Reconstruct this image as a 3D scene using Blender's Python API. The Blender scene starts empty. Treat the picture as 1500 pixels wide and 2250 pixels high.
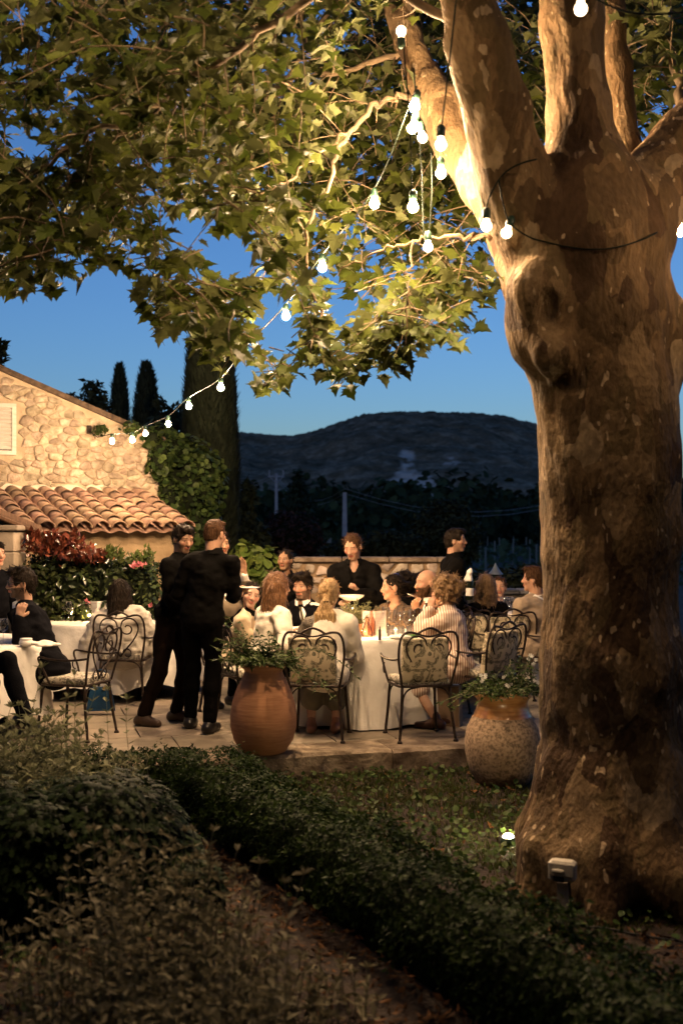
import bpy, bmesh, math, random
import numpy as np
from mathutils import Vector, Matrix
import openvdb as vdb

SC = bpy.context.scene
COL = SC.collection
random.seed(11)
RNG = np.random.default_rng(11)
PI = math.pi
R = math.radians

# ------------------------------------------------------------------ camera
CAMZ, F, HZ = 1.69, 2500.0, 1160.0          # eye height over the terrace, focal length and horizon row (1500 x 2250 grid)
cam_d = bpy.data.cameras.new('camera')
cam_d.sensor_fit = 'VERTICAL'
cam_d.sensor_height = 36.0
cam_d.lens = F / 2250 * 36.0
cam_d.shift_y = (HZ - 1125.0) / 2250.0
cam_d.clip_start = 0.1
cam_d.clip_end = 9000
cam_d.dof.use_dof = True
cam_d.dof.focus_distance = 9.4
cam_d.dof.aperture_fstop = 2.2
cam = bpy.data.objects.new('camera', cam_d)
cam.location = (0, 0, CAMZ)
cam.rotation_euler = (R(90), 0, 0)
COL.objects.link(cam)
SC.camera = cam

# ------------------------------------------------------------------ sky (blue hour), afterglow sun, exposure
W = bpy.data.worlds.new('World')
SC.world = W
W.use_nodes = True
wn, wl_ = W.node_tree.nodes, W.node_tree.links
wn.clear()
sky = wn.new('ShaderNodeTexSky')
sky.sky_type = 'NISHITA'
sky.sun_disc = False
sky.sun_elevation = R(3.0)
sky.sun_rotation = R(200)
sky.altitude = 300
sky.air_density = 1.0
sky.dust_density = 0.3
sky.ozone_density = 3.0
tint = wn.new('ShaderNodeMix'); tint.data_type = 'RGBA'; tint.blend_type = 'MULTIPLY'
tint.inputs[0].default_value = 1.0
tint.inputs[7].default_value = (1.17, 1.35, 1.88, 1)     # camera white balance set for the lamps
wl_.new(sky.outputs[0], tint.inputs[6])
bg = wn.new('ShaderNodeBackground')
bg.inputs[1].default_value = 0.15
wl_.new(tint.outputs[2], bg.inputs[0])
wo = wn.new('ShaderNodeOutputWorld')
wl_.new(bg.outputs[0], wo.inputs[0])

sun_d = bpy.data.lights.new('sun', 'SUN')
sun_d.energy = 0.01
sun_d.angle = R(15)
sun_d.color = (0.7, 0.8, 1.0)
sun = bpy.data.objects.new('sun', sun_d)
sun.rotation_euler = (R(80), 0, R(200))
COL.objects.link(sun)

BULB_STRONG = 3300.0
BULB_LINE = 7900.0
BULB_WALL = 2000.0
BULB_MID = 250.0
BULB_ADDED = 1700.0  # bulbs added out of view to light the left canopy
BULB_SOFT = 9.0
LAMP_COL = (1.0, 0.655, 0.37)

SC.view_settings.view_transform = 'Standard'
SC.view_settings.look = 'None'
SC.view_settings.exposure = 0.0
SC.view_settings.gamma = 1.0
SC.view_settings.use_curve_mapping = False
SC.render.engine = 'CYCLES'
cy = SC.cycles
cy.use_denoising = True
cy.denoiser = 'OPENIMAGEDENOISE'
cy.max_bounces = 7
cy.diffuse_bounces = 3
cy.glossy_bounces = 3
cy.transmission_bounces = 7
cy.transparent_max_bounces = 12
cy.sample_clamp_indirect = 2.5
cy.sample_clamp_direct = 0
cy.use_light_tree = True
cy.caustics_reflective = False
cy.caustics_refractive = False
cy.pixel_filter_type = 'BLACKMAN_HARRIS'

# ------------------------------------------------------------------ helpers
def P(u, v, D):
    """the place at depth D that stands at (u, v) of the photograph's grid"""
    return Vector(((u - 750.0) * D / F, D, CAMZ - (v - HZ) * D / F))

def PX(u, D):
    return (u - 750.0) * D / F

def tag(o, label=None, cat=None, group=None, kind=None):
    if label: o['label'] = label
    if cat: o['category'] = cat
    if group: o['group'] = group
    if kind: o['kind'] = kind
    return o

def thing(name, label, cat, loc=(0, 0, 0), rz=0.0, group=None):
    o = bpy.data.objects.new(name, None)
    COL.objects.link(o)
    o.location = loc
    o.rotation_euler = (0, 0, rz)
    o.empty_display_size = 0.1
    return tag(o, label, cat, group)

def link(name, me, m=None, parent=None, smooth=False):
    if m is not None:
        for x in (m if isinstance(m, (list, tuple)) else [m]):
            me.materials.append(x)
    if smooth and len(me.polygons):
        me.polygons.foreach_set('use_smooth', np.ones(len(me.polygons), dtype=bool))
    o = bpy.data.objects.new(name, me)
    COL.objects.link(o)
    if parent is not None: o.parent = parent
    return o

def fast_mesh(name, v, faces, smooth=False, mat_idx=None):
    """numpy arrays to a mesh: faces is (n,3) or (n,4), or a list of such arrays"""
    me = bpy.data.meshes.new(name)
    v = np.asarray(v, dtype=np.float32).reshape(-1, 3)
    if not isinstance(faces, list): faces = [faces]
    faces = [np.asarray(f, dtype=np.int32) for f in faces if len(f)]
    loops = np.concatenate([f.ravel() for f in faces])
    tot = np.concatenate([np.full(len(f), f.shape[1], dtype=np.int32) for f in faces])
    start = np.concatenate([[0], np.cumsum(tot)[:-1]]).astype(np.int32)
    me.vertices.add(len(v)); me.vertices.foreach_set('co', v.ravel())
    me.loops.add(len(loops)); me.loops.foreach_set('vertex_index', loops)
    me.polygons.add(len(tot)); me.polygons.foreach_set('loop_start', start); me.polygons.foreach_set('loop_total', tot)
    if smooth: me.polygons.foreach_set('use_smooth', np.ones(len(tot), dtype=bool))
    if mat_idx is not None: me.polygons.foreach_set('material_index', np.asarray(mat_idx, dtype=np.int32))
    me.update(calc_edges=True)
    return me

class MB:
    """collects shapes, then links them as one mesh object"""
    def __init__(s): s.v, s.f, s.mi = [], [], []
    def add(s, vs, fs, mi=0):
        b = len(s.v)
        s.v += [tuple(p) for p in vs]
        s.f += [tuple(b + i for i in f) for f in fs]
        s.mi += [mi] * len(fs)
    def box(s, c, size, rot=None, mi=0, bev=0.0):
        hx, hy, hz = [x / 2 for x in size]
        M_ = rot or Matrix.Identity(3)
        c = Vector(c)
        if bev <= 0:
            vs = [M_ @ Vector((sx * hx, sy * hy, sz * hz)) + c for sz in (-1, 1) for sx, sy in ((-1, -1), (1, -1), (1, 1), (-1, 1))]
            s.add(vs, [(3, 2, 1, 0), (4, 5, 6, 7), (0, 1, 5, 4), (1, 2, 6, 5), (2, 3, 7, 6), (3, 0, 4, 7)], mi)
            return
        b = min(bev, hx * .9, hy * .9, hz * .9)
        rings = [(hx - b, hy - b, -hz), (hx, hy, -hz + b), (hx, hy, hz - b), (hx - b, hy - b, hz)]
        vs = []
        for (x, y, z) in rings:
            c2 = b * .8
            for px, py in ((-x + c2, -y), (x - c2, -y), (x, -y + c2), (x, y - c2), (x - c2, y), (-x + c2, y), (-x, y - c2), (-x, -y + c2)):
                vs.append(M_ @ Vector((px, py, z)) + c)
        fs = [tuple(range(7, -1, -1)), tuple(range(24, 32))]
        for k in range(3):
            for i in range(8):
                j = (i + 1) % 8
                fs.append((k * 8 + i, k * 8 + j, k * 8 + 8 + j, k * 8 + 8 + i))
        s.add(vs, fs, mi)
    def tube(s, pts, r, n=6, mi=0, closed=False, caps=True):
        pts = [Vector(p) for p in pts]
        m = len(pts)
        rs = r if isinstance(r, (list, tuple)) else [r] * m
        vs, fs = [], []
        prev = None
        for i, p in enumerate(pts):
            if closed: t = pts[(i + 1) % m] - pts[i - 1]
            else: t = pts[min(i + 1, m - 1)] - pts[max(i - 1, 0)]
            if t.length < 1e-9: t = Vector((0, 0, 1))
            t.normalize()
            if prev is None:
                a = Vector((0, 0, 1)) if abs(t.z) < .9 else Vector((1, 0, 0))
                nrm = t.cross(a).normalized()
            else:
                nrm = prev - t * prev.dot(t)
                nrm = nrm.normalized() if nrm.length > 1e-6 else t.orthogonal().normalized()
            prev = nrm
            bn = t.cross(nrm)
            for k in range(n):
                a = 2 * PI * k / n
                vs.append(p + (nrm * math.cos(a) + bn * math.sin(a)) * rs[i])
        for i in range(m if closed else m - 1):
            i2 = (i + 1) % m
            for k in range(n):
                k2 = (k + 1) % n
                fs.append((i * n + k, i * n + k2, i2 * n + k2, i2 * n + k))
        if caps and not closed:
            fs.append(tuple(range(n - 1, -1, -1)))
            fs.append(tuple((m - 1) * n + k for k in range(n)))
        s.add(vs, fs, mi)
    def lathe(s, prof, c=(0, 0, 0), n=24, mi=0, M_=None, wob=None):
        c = Vector(c)
        vs, fs, idx = [], [], []
        for (r, z) in prof:
            if r < 1e-6:
                idx.append([len(vs)]); vs.append(Vector((0, 0, z)))
            else:
                idx.append(list(range(len(vs), len(vs) + n)))
                for k in range(n):
                    a = 2 * PI * k / n
                    rr = r * (wob(a, z) if wob else 1)
                    vs.append(Vector((rr * math.cos(a), rr * math.sin(a), z)))
        for i in range(len(prof) - 1):
            a, b = idx[i], idx[i + 1]
            for k in range(n):
                k2 = (k + 1) % n
                if len(a) == 1 and len(b) == 1: continue
                if len(a) == 1: fs.append((a[0], b[k2], b[k]))
                elif len(b) == 1: fs.append((a[k], a[k2], b[0]))
                else: fs.append((a[k], a[k2], b[k2], b[k]))
        if M_ is not None: vs = [M_ @ p for p in vs]
        s.add([p + c for p in vs], fs, mi)
    def mesh(s, name):
        me = bpy.data.meshes.new(name)
        me.from_pydata(s.v, [], s.f)
        me.polygons.foreach_set('material_index', np.asarray(s.mi, dtype=np.int32))
        me.update()
        return me
    def build(s, name, m, parent=None, smooth=False):
        return link(name, s.mesh(name), m, parent, smooth)

def smooth_pts(pts, n=6, closed=False):
    """Catmull-Rom through the points"""
    pts = [Vector(p) for p in pts]
    out = []
    m = len(pts)
    for i in range(m if closed else m - 1):
        p0 = pts[(i - 1) % m] if (closed or i > 0) else pts[0] * 2 - pts[1]
        p1, p2 = pts[i], pts[(i + 1) % m]
        p3 = pts[(i + 2) % m] if (closed or i < m - 2) else pts[-1] * 2 - pts[-2]
        for k in range(n):
            t = k / n
            out.append(0.5 * ((2 * p1) + (p2 - p0) * t + (2 * p0 - 5 * p1 + 4 * p2 - p3) * t * t + (3 * p1 - p0 - 3 * p2 + p3) * t ** 3))
    if not closed: out.append(pts[-1])
    return out

# value noise on numpy arrays
_PERM = RNG.random((64, 64, 64)).astype(np.float32)
def vnoise(x, y, z):
    xi, yi, zi = np.floor(x).astype(np.int32), np.floor(y).astype(np.int32), np.floor(z).astype(np.int32)
    fx, fy, fz = x - xi, y - yi, z - zi
    fx, fy, fz = fx * fx * (3 - 2 * fx), fy * fy * (3 - 2 * fy), fz * fz * (3 - 2 * fz)
    a, b, c = xi & 63, yi & 63, zi & 63
    a1, b1, c1 = (a + 1) & 63, (b + 1) & 63, (c + 1) & 63
    g = _PERM
    x00 = g[a, b, c] * (1 - fx) + g[a1, b, c] * fx
    x10 = g[a, b1, c] * (1 - fx) + g[a1, b1, c] * fx
    x01 = g[a, b, c1] * (1 - fx) + g[a1, b, c1] * fx
    x11 = g[a, b1, c1] * (1 - fx) + g[a1, b1, c1] * fx
    return (x00 * (1 - fy) + x10 * fy) * (1 - fz) + (x01 * (1 - fy) + x11 * fy) * fz - 0.5

class SDF:
    """signed distance field on a grid; shapes melt into each other; mesh() gives one continuous surface"""
    def __init__(s, lo, hi, vx):
        s.vx = vx
        s.lo = np.asarray(lo, dtype=np.float64)
        s.n = np.maximum(np.ceil((np.asarray(hi) - s.lo) / vx).astype(int) + 1, 4)
        s.f = np.full(s.n, 1.0, dtype=np.float32)
        s.ax = [(s.lo[i] + vx * np.arange(s.n[i])).astype(np.float32) for i in range(3)]
    def _sl(s, lo, hi):
        sl = []
        for i in range(3):
            a = int(math.floor((lo[i] - s.lo[i]) / s.vx)); b = int(math.ceil((hi[i] - s.lo[i]) / s.vx)) + 1
            a, b = max(a, 0), min(b, int(s.n[i]))
            if a >= b: return None
            sl.append(slice(a, b))
        return tuple(sl)
    def _grid(s, sl):
        return (s.ax[0][sl[0]][:, None, None], s.ax[1][sl[1]][None, :, None], s.ax[2][sl[2]][None, None, :])
    def _apply(s, sl, d, k, sub):
        a = s.f[sl]
        if sub: d = -d
        if k <= 1e-6:
            s.f[sl] = np.maximum(a, d) if sub else np.minimum(a, d)
            return
        if sub:
            h = np.clip(.5 - .5 * (a - d) / k, 0, 1)
            s.f[sl] = a * (1 - h) + d * h + k * h * (1 - h)
        else:
            h = np.clip(.5 + .5 * (a - d) / k, 0, 1)
            s.f[sl] = a * (1 - h) + d * h - k * h * (1 - h)
    def cap(s, a, b, ra, rb=None, k=.02, sub=False):
        rb = ra if rb is None else rb
        a, b = np.asarray(a, dtype=np.float64), np.asarray(b, dtype=np.float64)
        m = max(ra, rb) + k + 3 * s.vx
        sl = s._sl(np.minimum(a, b) - m, np.maximum(a, b) + m)
        if sl is None: return
        x, y, z = s._grid(sl)
        d = b - a
        L = max(float(d @ d), 1e-9)
        t = np.clip(((x - a[0]) * d[0] + (y - a[1]) * d[1] + (z - a[2]) * d[2]) / L, 0, 1)
        q = np.sqrt((x - a[0] - t * d[0]) ** 2 + (y - a[1] - t * d[1]) ** 2 + (z - a[2] - t * d[2]) ** 2) - (ra + (rb - ra) * t)
        s._apply(sl, q.astype(np.float32), k, sub)
    def chain(s, pts, rs, k=.02):
        for i in range(len(pts) - 1): s.cap(pts[i], pts[i + 1], rs[i], rs[i + 1], k)
    def ell(s, c, r, M_=None, k=.02, sub=False):
        """M_ rows: the ellipsoid's own axes in world"""
        c = np.asarray(c, dtype=np.float64)
        m = max(r) + k + 3 * s.vx
        sl = s._sl(c - m, c + m)
        if sl is None: return
        x, y, z = s._grid(sl)
        x, y, z = x - c[0], y - c[1], z - c[2]
        if M_ is None: p = (x, y, z)
        else: p = [x * a[0] + y * a[1] + z * a[2] for a in M_]
        q0 = np.sqrt((p[0] / r[0]) ** 2 + (p[1] / r[1]) ** 2 + (p[2] / r[2]) ** 2)
        q1 = np.sqrt((p[0] / r[0] ** 2) ** 2 + (p[1] / r[1] ** 2) ** 2 + (p[2] / r[2] ** 2) ** 2)
        d = q0 * (q0 - 1) / np.maximum(q1, 1e-6)
        s._apply(sl, d.astype(np.float32), k, sub)
    def plane(s, p, n, k=.0):
        """cuts away the side the normal points to"""
        x, y, z = s._grid((slice(None),) * 3)
        n = np.asarray(n, dtype=np.float64); n = n / np.linalg.norm(n)
        d = (p[0] - x) * n[0] + (p[1] - y) * n[1] + (p[2] - z) * n[2]
        s._apply((slice(None),) * 3, d.astype(np.float32), k, True)
    def noise(s, amp, scale, off=0.0, band=.08, sz=None):
        """roughens the surface; scale may be (sx, sy, sz) cycles per metre"""
        sx, sy, szz = scale if isinstance(scale, (tuple, list)) else (scale,) * 3
        idx = np.nonzero(np.abs(s.f) < band)
        if not len(idx[0]): return
        x, y, z = s.ax[0][idx[0]], s.ax[1][idx[1]], s.ax[2][idx[2]]
        s.f[idx] += amp * 2 * vnoise(x * sx + off, y * sy + off * 1.7, z * szz + off * .6)
    def mesh(s, name, smooth=True):
        # keep the border outside the surface so that the mesh closes
        f = s.f
        for ax in range(3):
            sl = [slice(None)] * 3
            for e in (0, -1):
                sl[ax] = e
                f[tuple(sl)] = np.maximum(f[tuple(sl)], s.vx * .5)
        g = vdb.FloatGrid()
        g.copyFromArray(np.clip(f, -4 * s.vx, 4 * s.vx))
        p, q = g.convertToQuads(isovalue=0)
        if len(p) == 0: p = np.zeros((4, 3)); q = np.array([[0, 1, 2, 3]])
        v = p * s.vx + s.lo
        q = np.asarray(q)[:, ::1]
        return fast_mesh(name, v, q, smooth)

# ------------------------------------------------------------------ materials
MATS = {}
def new_mat(name):
    m = bpy.data.materials.new(name)
    m.use_nodes = True
    nt = m.node_tree
    return m, nt, nt.nodes, nt.links, nt.nodes['Principled BSDF']

def node(ns, t, **kw):
    n = ns.new(t)
    for k, v in kw.items():
        if k.startswith('i_'):
            key = k[2:]
            n.inputs[int(key) if key.isdigit() else key.replace('_', ' ')].default_value = v
        else: setattr(n, k, v)
    return n

def c4(c): return (c[0], c[1], c[2], 1.0)

def ramp(ns, stops, interp='LINEAR'):
    r = ns.new('ShaderNodeValToRGB')
    cr = r.color_ramp
    cr.interpolation = interp
    while len(cr.elements) < len(stops): cr.elements.new(.5)
    for e, (p, c) in zip(cr.elements, stops):
        e.position = p; e.color = c4(c) if len(c) == 3 else c
    return r

def M(name, c1, c2=None, scale=8.0, rough=.7, bump=0.0, bscale=None, detail=6, stretch=(1, 1, 1), rand=0.0, metal=0.0,
      island=0.0, spec=.4, lo=.35, hi=.65, sheen=0.0, coat=0.0):
    """two noise-mixed colours, optional per-object or per-piece brightness change, optional bump"""
    if name in MATS: return MATS[name]
    m, nt, ns, ls, b = new_mat(name)
    b.inputs['Roughness'].default_value = rough
    b.inputs['Metallic'].default_value = metal
    b.inputs['Specular IOR Level'].default_value = spec
    if sheen: b.inputs['Sheen Weight'].default_value = sheen
    if coat: b.inputs['Coat Weight'].default_value = coat
    tc = ns.new('ShaderNodeTexCoord')
    mp = node(ns, 'ShaderNodeMapping'); mp.inputs['Scale'].default_value = stretch
    ls.new(tc.outputs['Object'], mp.inputs[0])
    col = None
    if c2 is not None:
        nz = node(ns, 'ShaderNodeTexNoise'); nz.inputs['Scale'].default_value = scale; nz.inputs['Detail'].default_value = detail
        ls.new(mp.outputs[0], nz.inputs[0])
        rp = ramp(ns, [(lo, c1), (hi, c2)])
        ls.new(nz.outputs[0], rp.inputs[0])
        col = rp.outputs[0]
    else:
        rgb = ns.new('ShaderNodeRGB'); rgb.outputs[0].default_value = c4(c1); col = rgb.outputs[0]
    for amt, src in ((rand, 'obj'), (island, 'isl')):
        if amt:
            if src == 'obj': g = ns.new('ShaderNodeObjectInfo'); so = g.outputs['Random']
            else: g = ns.new('ShaderNodeNewGeometry'); so = g.outputs['Random Per Island']
            hv = ns.new('ShaderNodeHueSaturation')
            mr = node(ns, 'ShaderNodeMapRange'); mr.inputs[3].default_value = 1 - amt; mr.inputs[4].default_value = 1 + amt
            ls.new(so, mr.inputs[0]); ls.new(mr.outputs[0], hv.inputs['Value'])
            mh = node(ns, 'ShaderNodeMapRange'); mh.inputs[3].default_value = .5 - amt * .05; mh.inputs[4].default_value = .5 + amt * .05
            w = node(ns, 'ShaderNodeMath', operation='FRACT'); w2 = node(ns, 'ShaderNodeMath', operation='MULTIPLY'); w2.inputs[1].default_value = 7.31
            ls.new(so, w2.inputs[0]); ls.new(w2.outputs[0], w.inputs[0]); ls.new(w.outputs[0], mh.inputs[0]); ls.new(mh.outputs[0], hv.inputs['Hue'])
            ls.new(col, hv.inputs['Color']); col = hv.outputs[0]
    ls.new(col, b.inputs['Base Color'])
    if bump:
        n2 = node(ns, 'ShaderNodeTexNoise'); n2.inputs['Scale'].default_value = bscale or scale * 5; n2.inputs['Detail'].default_value = 5
        ls.new(mp.outputs[0], n2.inputs[0])
        bp = node(ns, 'ShaderNodeBump'); bp.inputs['Strength'].default_value = min(1, bump); bp.inputs['Distance'].default_value = .01 * max(1, bump)
        ls.new(n2.outputs[0], bp.inputs['Height']); ls.new(bp.outputs[0], b.inputs['Normal'])
    MATS[name] = m
    return m

def leaf_mat(name, c1, c2, under=None, trans=.35, rough=.55, island=.35, gscale=1.2, spec=.10):
    """leaf: light also comes through it; each leaf of its own tone"""
    if name in MATS: return MATS[name]
    m, nt, ns, ls, b = new_mat(name)
    g = ns.new('ShaderNodeNewGeometry')
    oi = ns.new('ShaderNodeObjectInfo')
    ad = node(ns, 'ShaderNodeMath', operation='ADD'); ls.new(g.outputs['Random Per Island'], ad.inputs[0]); ls.new(oi.outputs['Random'], ad.inputs[1])
    fr = node(ns, 'ShaderNodeMath', operation='FRACT'); ls.new(ad.outputs[0], fr.inputs[0])
    rp = ramp(ns, [(0, c1), (1, c2)]); ls.new(fr.outputs[0], rp.inputs[0])
    hv = ns.new('ShaderNodeHueSaturation')
    w2 = node(ns, 'ShaderNodeMath', operation='MULTIPLY'); w2.inputs[1].default_value = 13.7
    w = node(ns, 'ShaderNodeMath', operation='FRACT'); ls.new(fr.outputs[0], w2.inputs[0]); ls.new(w2.outputs[0], w.inputs[0])
    mr = node(ns, 'ShaderNodeMapRange'); mr.inputs[3].default_value = 1 - island; mr.inputs[4].default_value = 1 + island
    ls.new(w.outputs[0], mr.inputs[0]); ls.new(mr.outputs[0], hv.inputs['Value']); ls.new(rp.outputs[0], hv.inputs['Color'])
    col = hv.outputs[0]
    if under:
        mx = node(ns, 'ShaderNodeMix', data_type='RGBA'); ls.new(g.outputs['Backfacing'], mx.inputs[0]); ls.new(col, mx.inputs[6])
        mx.inputs[7].default_value = c4(under); col = mx.outputs[2]
    ls.new(col, b.inputs['Base Color']); b.inputs['Roughness'].default_value = rough; b.inputs['Specular IOR Level'].default_value = spec
    tr = ns.new('ShaderNodeBsdfTranslucent'); ls.new(col, tr.inputs[0])
    ms = ns.new('ShaderNodeMixShader'); ms.inputs[0].default_value = trans
    out = ns['Material Output']
    ls.new(b.outputs[0], ms.inputs[1]); ls.new(tr.outputs[0], ms.inputs[2]); ls.new(ms.outputs[0], out.inputs[0])
    MATS[name] = m
    return m

def emit_mat(name, col, strength):
    if name in MATS: return MATS[name]
    m, nt, ns, ls, b = new_mat(name)
    b.inputs['Base Color'].default_value = (.9, .88, .82, 1)
    b.inputs['Emission Color'].default_value = c4(col)
    b.inputs['Emission Strength'].default_value = strength
    MATS[name] = m
    return m

def glass_mat(name, col=(1, 1, 1), rough=.0):
    if name in MATS: return MATS[name]
    m, nt, ns, ls, b = new_mat(name)
    b.inputs['Base Color'].default_value = c4(col)
    b.inputs['Roughness'].default_value = rough
    b.inputs['Transmission Weight'].default_value = 1
    b.inputs['IOR'].default_value = 1.45
    MATS[name] = m
    return m

def thin_glass(name, col=(1, 1, 1)):
    """thin blown glass: mostly clear, mirrors at grazing angles"""
    if name in MATS: return MATS[name]
    m, nt, ns, ls, b = new_mat(name)
    tr = node(ns, 'ShaderNodeBsdfTransparent'); tr.inputs[0].default_value = c4(tuple(.96 * x for x in col))
    gl = node(ns, 'ShaderNodeBsdfGlossy'); gl.inputs['Roughness'].default_value = .03
    lw = node(ns, 'ShaderNodeLayerWeight'); lw.inputs[0].default_value = .25
    mr = node(ns, 'ShaderNodeMath', operation='MULTIPLY_ADD'); mr.inputs[1].default_value = .7; mr.inputs[2].default_value = .03
    ms = ns.new('ShaderNodeMixShader'); ls.new(lw.outputs['Fresnel'], mr.inputs[0]); ls.new(mr.outputs[0], ms.inputs[0]); ls.new(tr.outputs[0], ms.inputs[1]); ls.new(gl.outputs[0], ms.inputs[2])
    ls.new(ms.outputs[0], ns['Material Output'].inputs[0])
    MATS[name] = m
    return m

def clip_poly(poly, px, py, nx, ny):
    """keeps the side of the line where (p - (px,py)).n <= 0"""
    out = []
    for i in range(len(poly)):
        a, b = poly[i], poly[(i + 1) % len(poly)]
        da = (a[0] - px) * nx + (a[1] - py) * ny
        db = (b[0] - px) * nx + (b[1] - py) * ny
        if da <= 0: out.append(a)
        if da * db < 0:
            t = da / (da - db)
            out.append((a[0] + (b[0] - a[0]) * t, a[1] + (b[1] - a[1]) * t))
    return out

def chaikin(poly, n=1, w=.25):
    for _ in range(n):
        o = []
        for i in range(len(poly)):
            a, b = poly[i], poly[(i + 1) % len(poly)]
            o.append((a[0] * (1 - w) + b[0] * w, a[1] * (1 - w) + b[1] * w))
            o.append((a[0] * w + b[0] * (1 - w), a[1] * w + b[1] * (1 - w)))
        poly = o
    return poly

def rubble(w, h, sw, sh, rng, keep=None, jitter=.42):
    """irregular stones of a rubble wall: Voronoi cells of a jittered grid, in the wall's plane"""
    nx, ny = max(1, int(w / sw)), max(1, int(h / sh))
    pts = []
    for j in range(-1, ny + 1):
        for i in range(-1, nx + 1):
            pts.append(((i + .5 + (.5 if j % 2 else 0) * .8 + rng.uniform(-jitter, jitter)) * w / nx, (j + .5 + rng.uniform(-jitter, jitter)) * h / ny))
    pa = np.array(pts)
    asp = sw / sh
    cells = []
    for i, p in enumerate(pts):
        if not (0 <= p[0] <= w and 0 <= p[1] <= h): continue
        if keep and not keep(p): continue
        d = ((pa[:, 0] - p[0]) / asp) ** 2 + (pa[:, 1] - p[1]) ** 2
        near = np.argsort(d)[1:16]
        poly = [(p[0] - sw * 2, p[1] - sh * 2), (p[0] + sw * 2, p[1] - sh * 2), (p[0] + sw * 2, p[1] + sh * 2), (p[0] - sw * 2, p[1] + sh * 2)]
        for k in near:
            q = pts[k]
            nx_, ny_ = (q[0] - p[0]) / asp ** 2, q[1] - p[1]
            poly = clip_poly(poly, (p[0] + q[0]) / 2, (p[1] + q[1]) / 2, nx_, ny_)
            if len(poly) < 3: break
        poly = clip_poly(clip_poly(poly, 0, 0, -1, 0), w, h, 1, 0)
        poly = clip_poly(clip_poly(poly, 0, 0, 0, -1), w, h, 0, 1) if len(poly) > 2 else poly
        if len(poly) > 2: cells.append((p, poly))
    return cells

def stone_mesh(name, c, poly, gap, proud, rng, to3d, deep=.02):
    """one rounded stone: to3d(x, y, out) gives the place in the parent's space"""
    q = []
    cx = sum(p[0] for p in poly) / len(poly); cyy = sum(p[1] for p in poly) / len(poly)
    for (x, y) in chaikin(poly, 1, .15):
        dx, dy = cx - x, cyy - y
        L = math.hypot(dx, dy) or 1
        g = gap * rng.uniform(.6, 1.5)
        q.append((x + dx / L * g, y + dy / L * g))
    q = chaikin(q, 1, .3) if len(q) < 7 else q
    n = len(q)
    vs = []
    tilt = (rng.uniform(-.25, .25), rng.uniform(-.25, .25))
    for s_, o in ((1.0, -deep), (1.0, proud * .45), (.86, proud * .85), (.5, proud)):
        for (x, y) in q:
            xx, yy = cx + (x - cx) * s_, cyy + (y - cyy) * s_
            oo = o + ((xx - cx) * tilt[0] + (yy - cyy) * tilt[1] + rng.uniform(-.12, .12) * proud * .5 if o > 0 else 0)
            vs.append(to3d(xx, yy, oo))
    fs = []
    for k in range(3):
        for i in range(n):
            j = (i + 1) % n
            fs.append((k * n + i, k * n + j, k * n + n + j, k * n + n + i))
    fs.append(tuple(3 * n + i for i in range(n)))
    me = bpy.data.meshes.new(name)
    me.from_pydata(vs, [], fs)
    me.polygons.foreach_set('use_smooth', np.ones(len(fs), dtype=bool))
    me.update()
    return me

def scatter(name, pos, nrm_up, size, base_v, base_f, m, parent=None, rng=RNG, yaw=None, smooth=False):
    """many copies of one small leaf joined into one mesh. pos (n,3); nrm_up (n,3) leaf normals; size (n,)"""
    n = len(pos)
    k = len(base_v)
    nz = nrm_up / np.maximum(np.linalg.norm(nrm_up, axis=1, keepdims=True), 1e-6)
    a = rng.normal(size=(n, 3)) if yaw is None else yaw
    tx = a - nz * np.sum(a * nz, axis=1, keepdims=True)
    tx /= np.maximum(np.linalg.norm(tx, axis=1, keepdims=True), 1e-6)
    ty = np.cross(nz, tx)
    bv = np.asarray(base_v)
    V = pos[:, None, :] + size[:, None, None] * (bv[None, :, 0, None] * ty[:, None, :] + bv[None, :, 1, None] * tx[:, None, :] + bv[None, :, 2, None] * nz[:, None, :])
    bf = np.asarray(base_f)
    Fc = (bf[None] + (np.arange(n) * k)[:, None, None]).reshape(-1, bf.shape[1])
    me = fast_mesh(name, V.reshape(-1, 3), Fc, smooth)
    return link(name, me, m, parent)

# small simple leaf: a folded lozenge along +y
LEAF4_V = [(0, 0, 0), (.26, .42, .06), (0, 1, -.06), (-.26, .42, .06)]
LEAF4_F = [(0, 1, 2), (0, 2, 3)]
BLADE_V = [(-.05, 0, 0), (.05, 0, 0), (0, 1, .22)]
BLADE_F = [(0, 1, 2)]
# ================================================================== setting
GZ = -0.18                                        # garden level; the terrace is 0
TE, TN, TO = Vector((.962, .273, 0)), Vector((-.273, .962, 0)), Vector((0, 8.59, 0))   # terrace edge direction, inward normal, origin
def TP(s, t, z=0.0): 
    p = TO + TE * s + TN * t
    return Vector((p.x, p.y, z))
def edge_t(x, y): return (x - TO.x) * TN.x + (y - TO.y) * TN.y

m_soil = M('soil', (.012, .007, .004), (.032, .018, .010), scale=9, rough=.95, bump=1.5, bscale=60, detail=8)
m_paving = M('limestone_paving', (.17, .137, .097), (.29, .24, .178), scale=3.5, rough=.75, bump=.5, bscale=45, rand=.16, detail=9)
m_kerb = M('weathered_limestone', (.12, .085, .055), (.30, .235, .165), scale=7, rough=.9, bump=1.6, bscale=28, rand=.12, detail=10)
m_joint = M('joint_mortar', (.10, .085, .065), (.17, .14, .11), scale=14, rough=.95)
m_mortar = M('lime_mortar', (.36, .28, .19), (.50, .40, .28), scale=6, rough=.95, bump=1, bscale=50)
m_stone = M('rubble_stone', (.26, .20, .135), (.48, .40, .30), scale=14, rough=.95, bump=1.6, bscale=45, rand=.28, detail=9)
m_plaster = M('ochre_plaster', (.17, .115, .062), (.30, .22, .13), scale=3, rough=.95, bump=.8, bscale=30, detail=9)
m_plaster2 = M('pale_plaster', (.50, .43, .33), (.62, .55, .44), scale=4, rough=.95, bump=.6, bscale=30)
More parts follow.
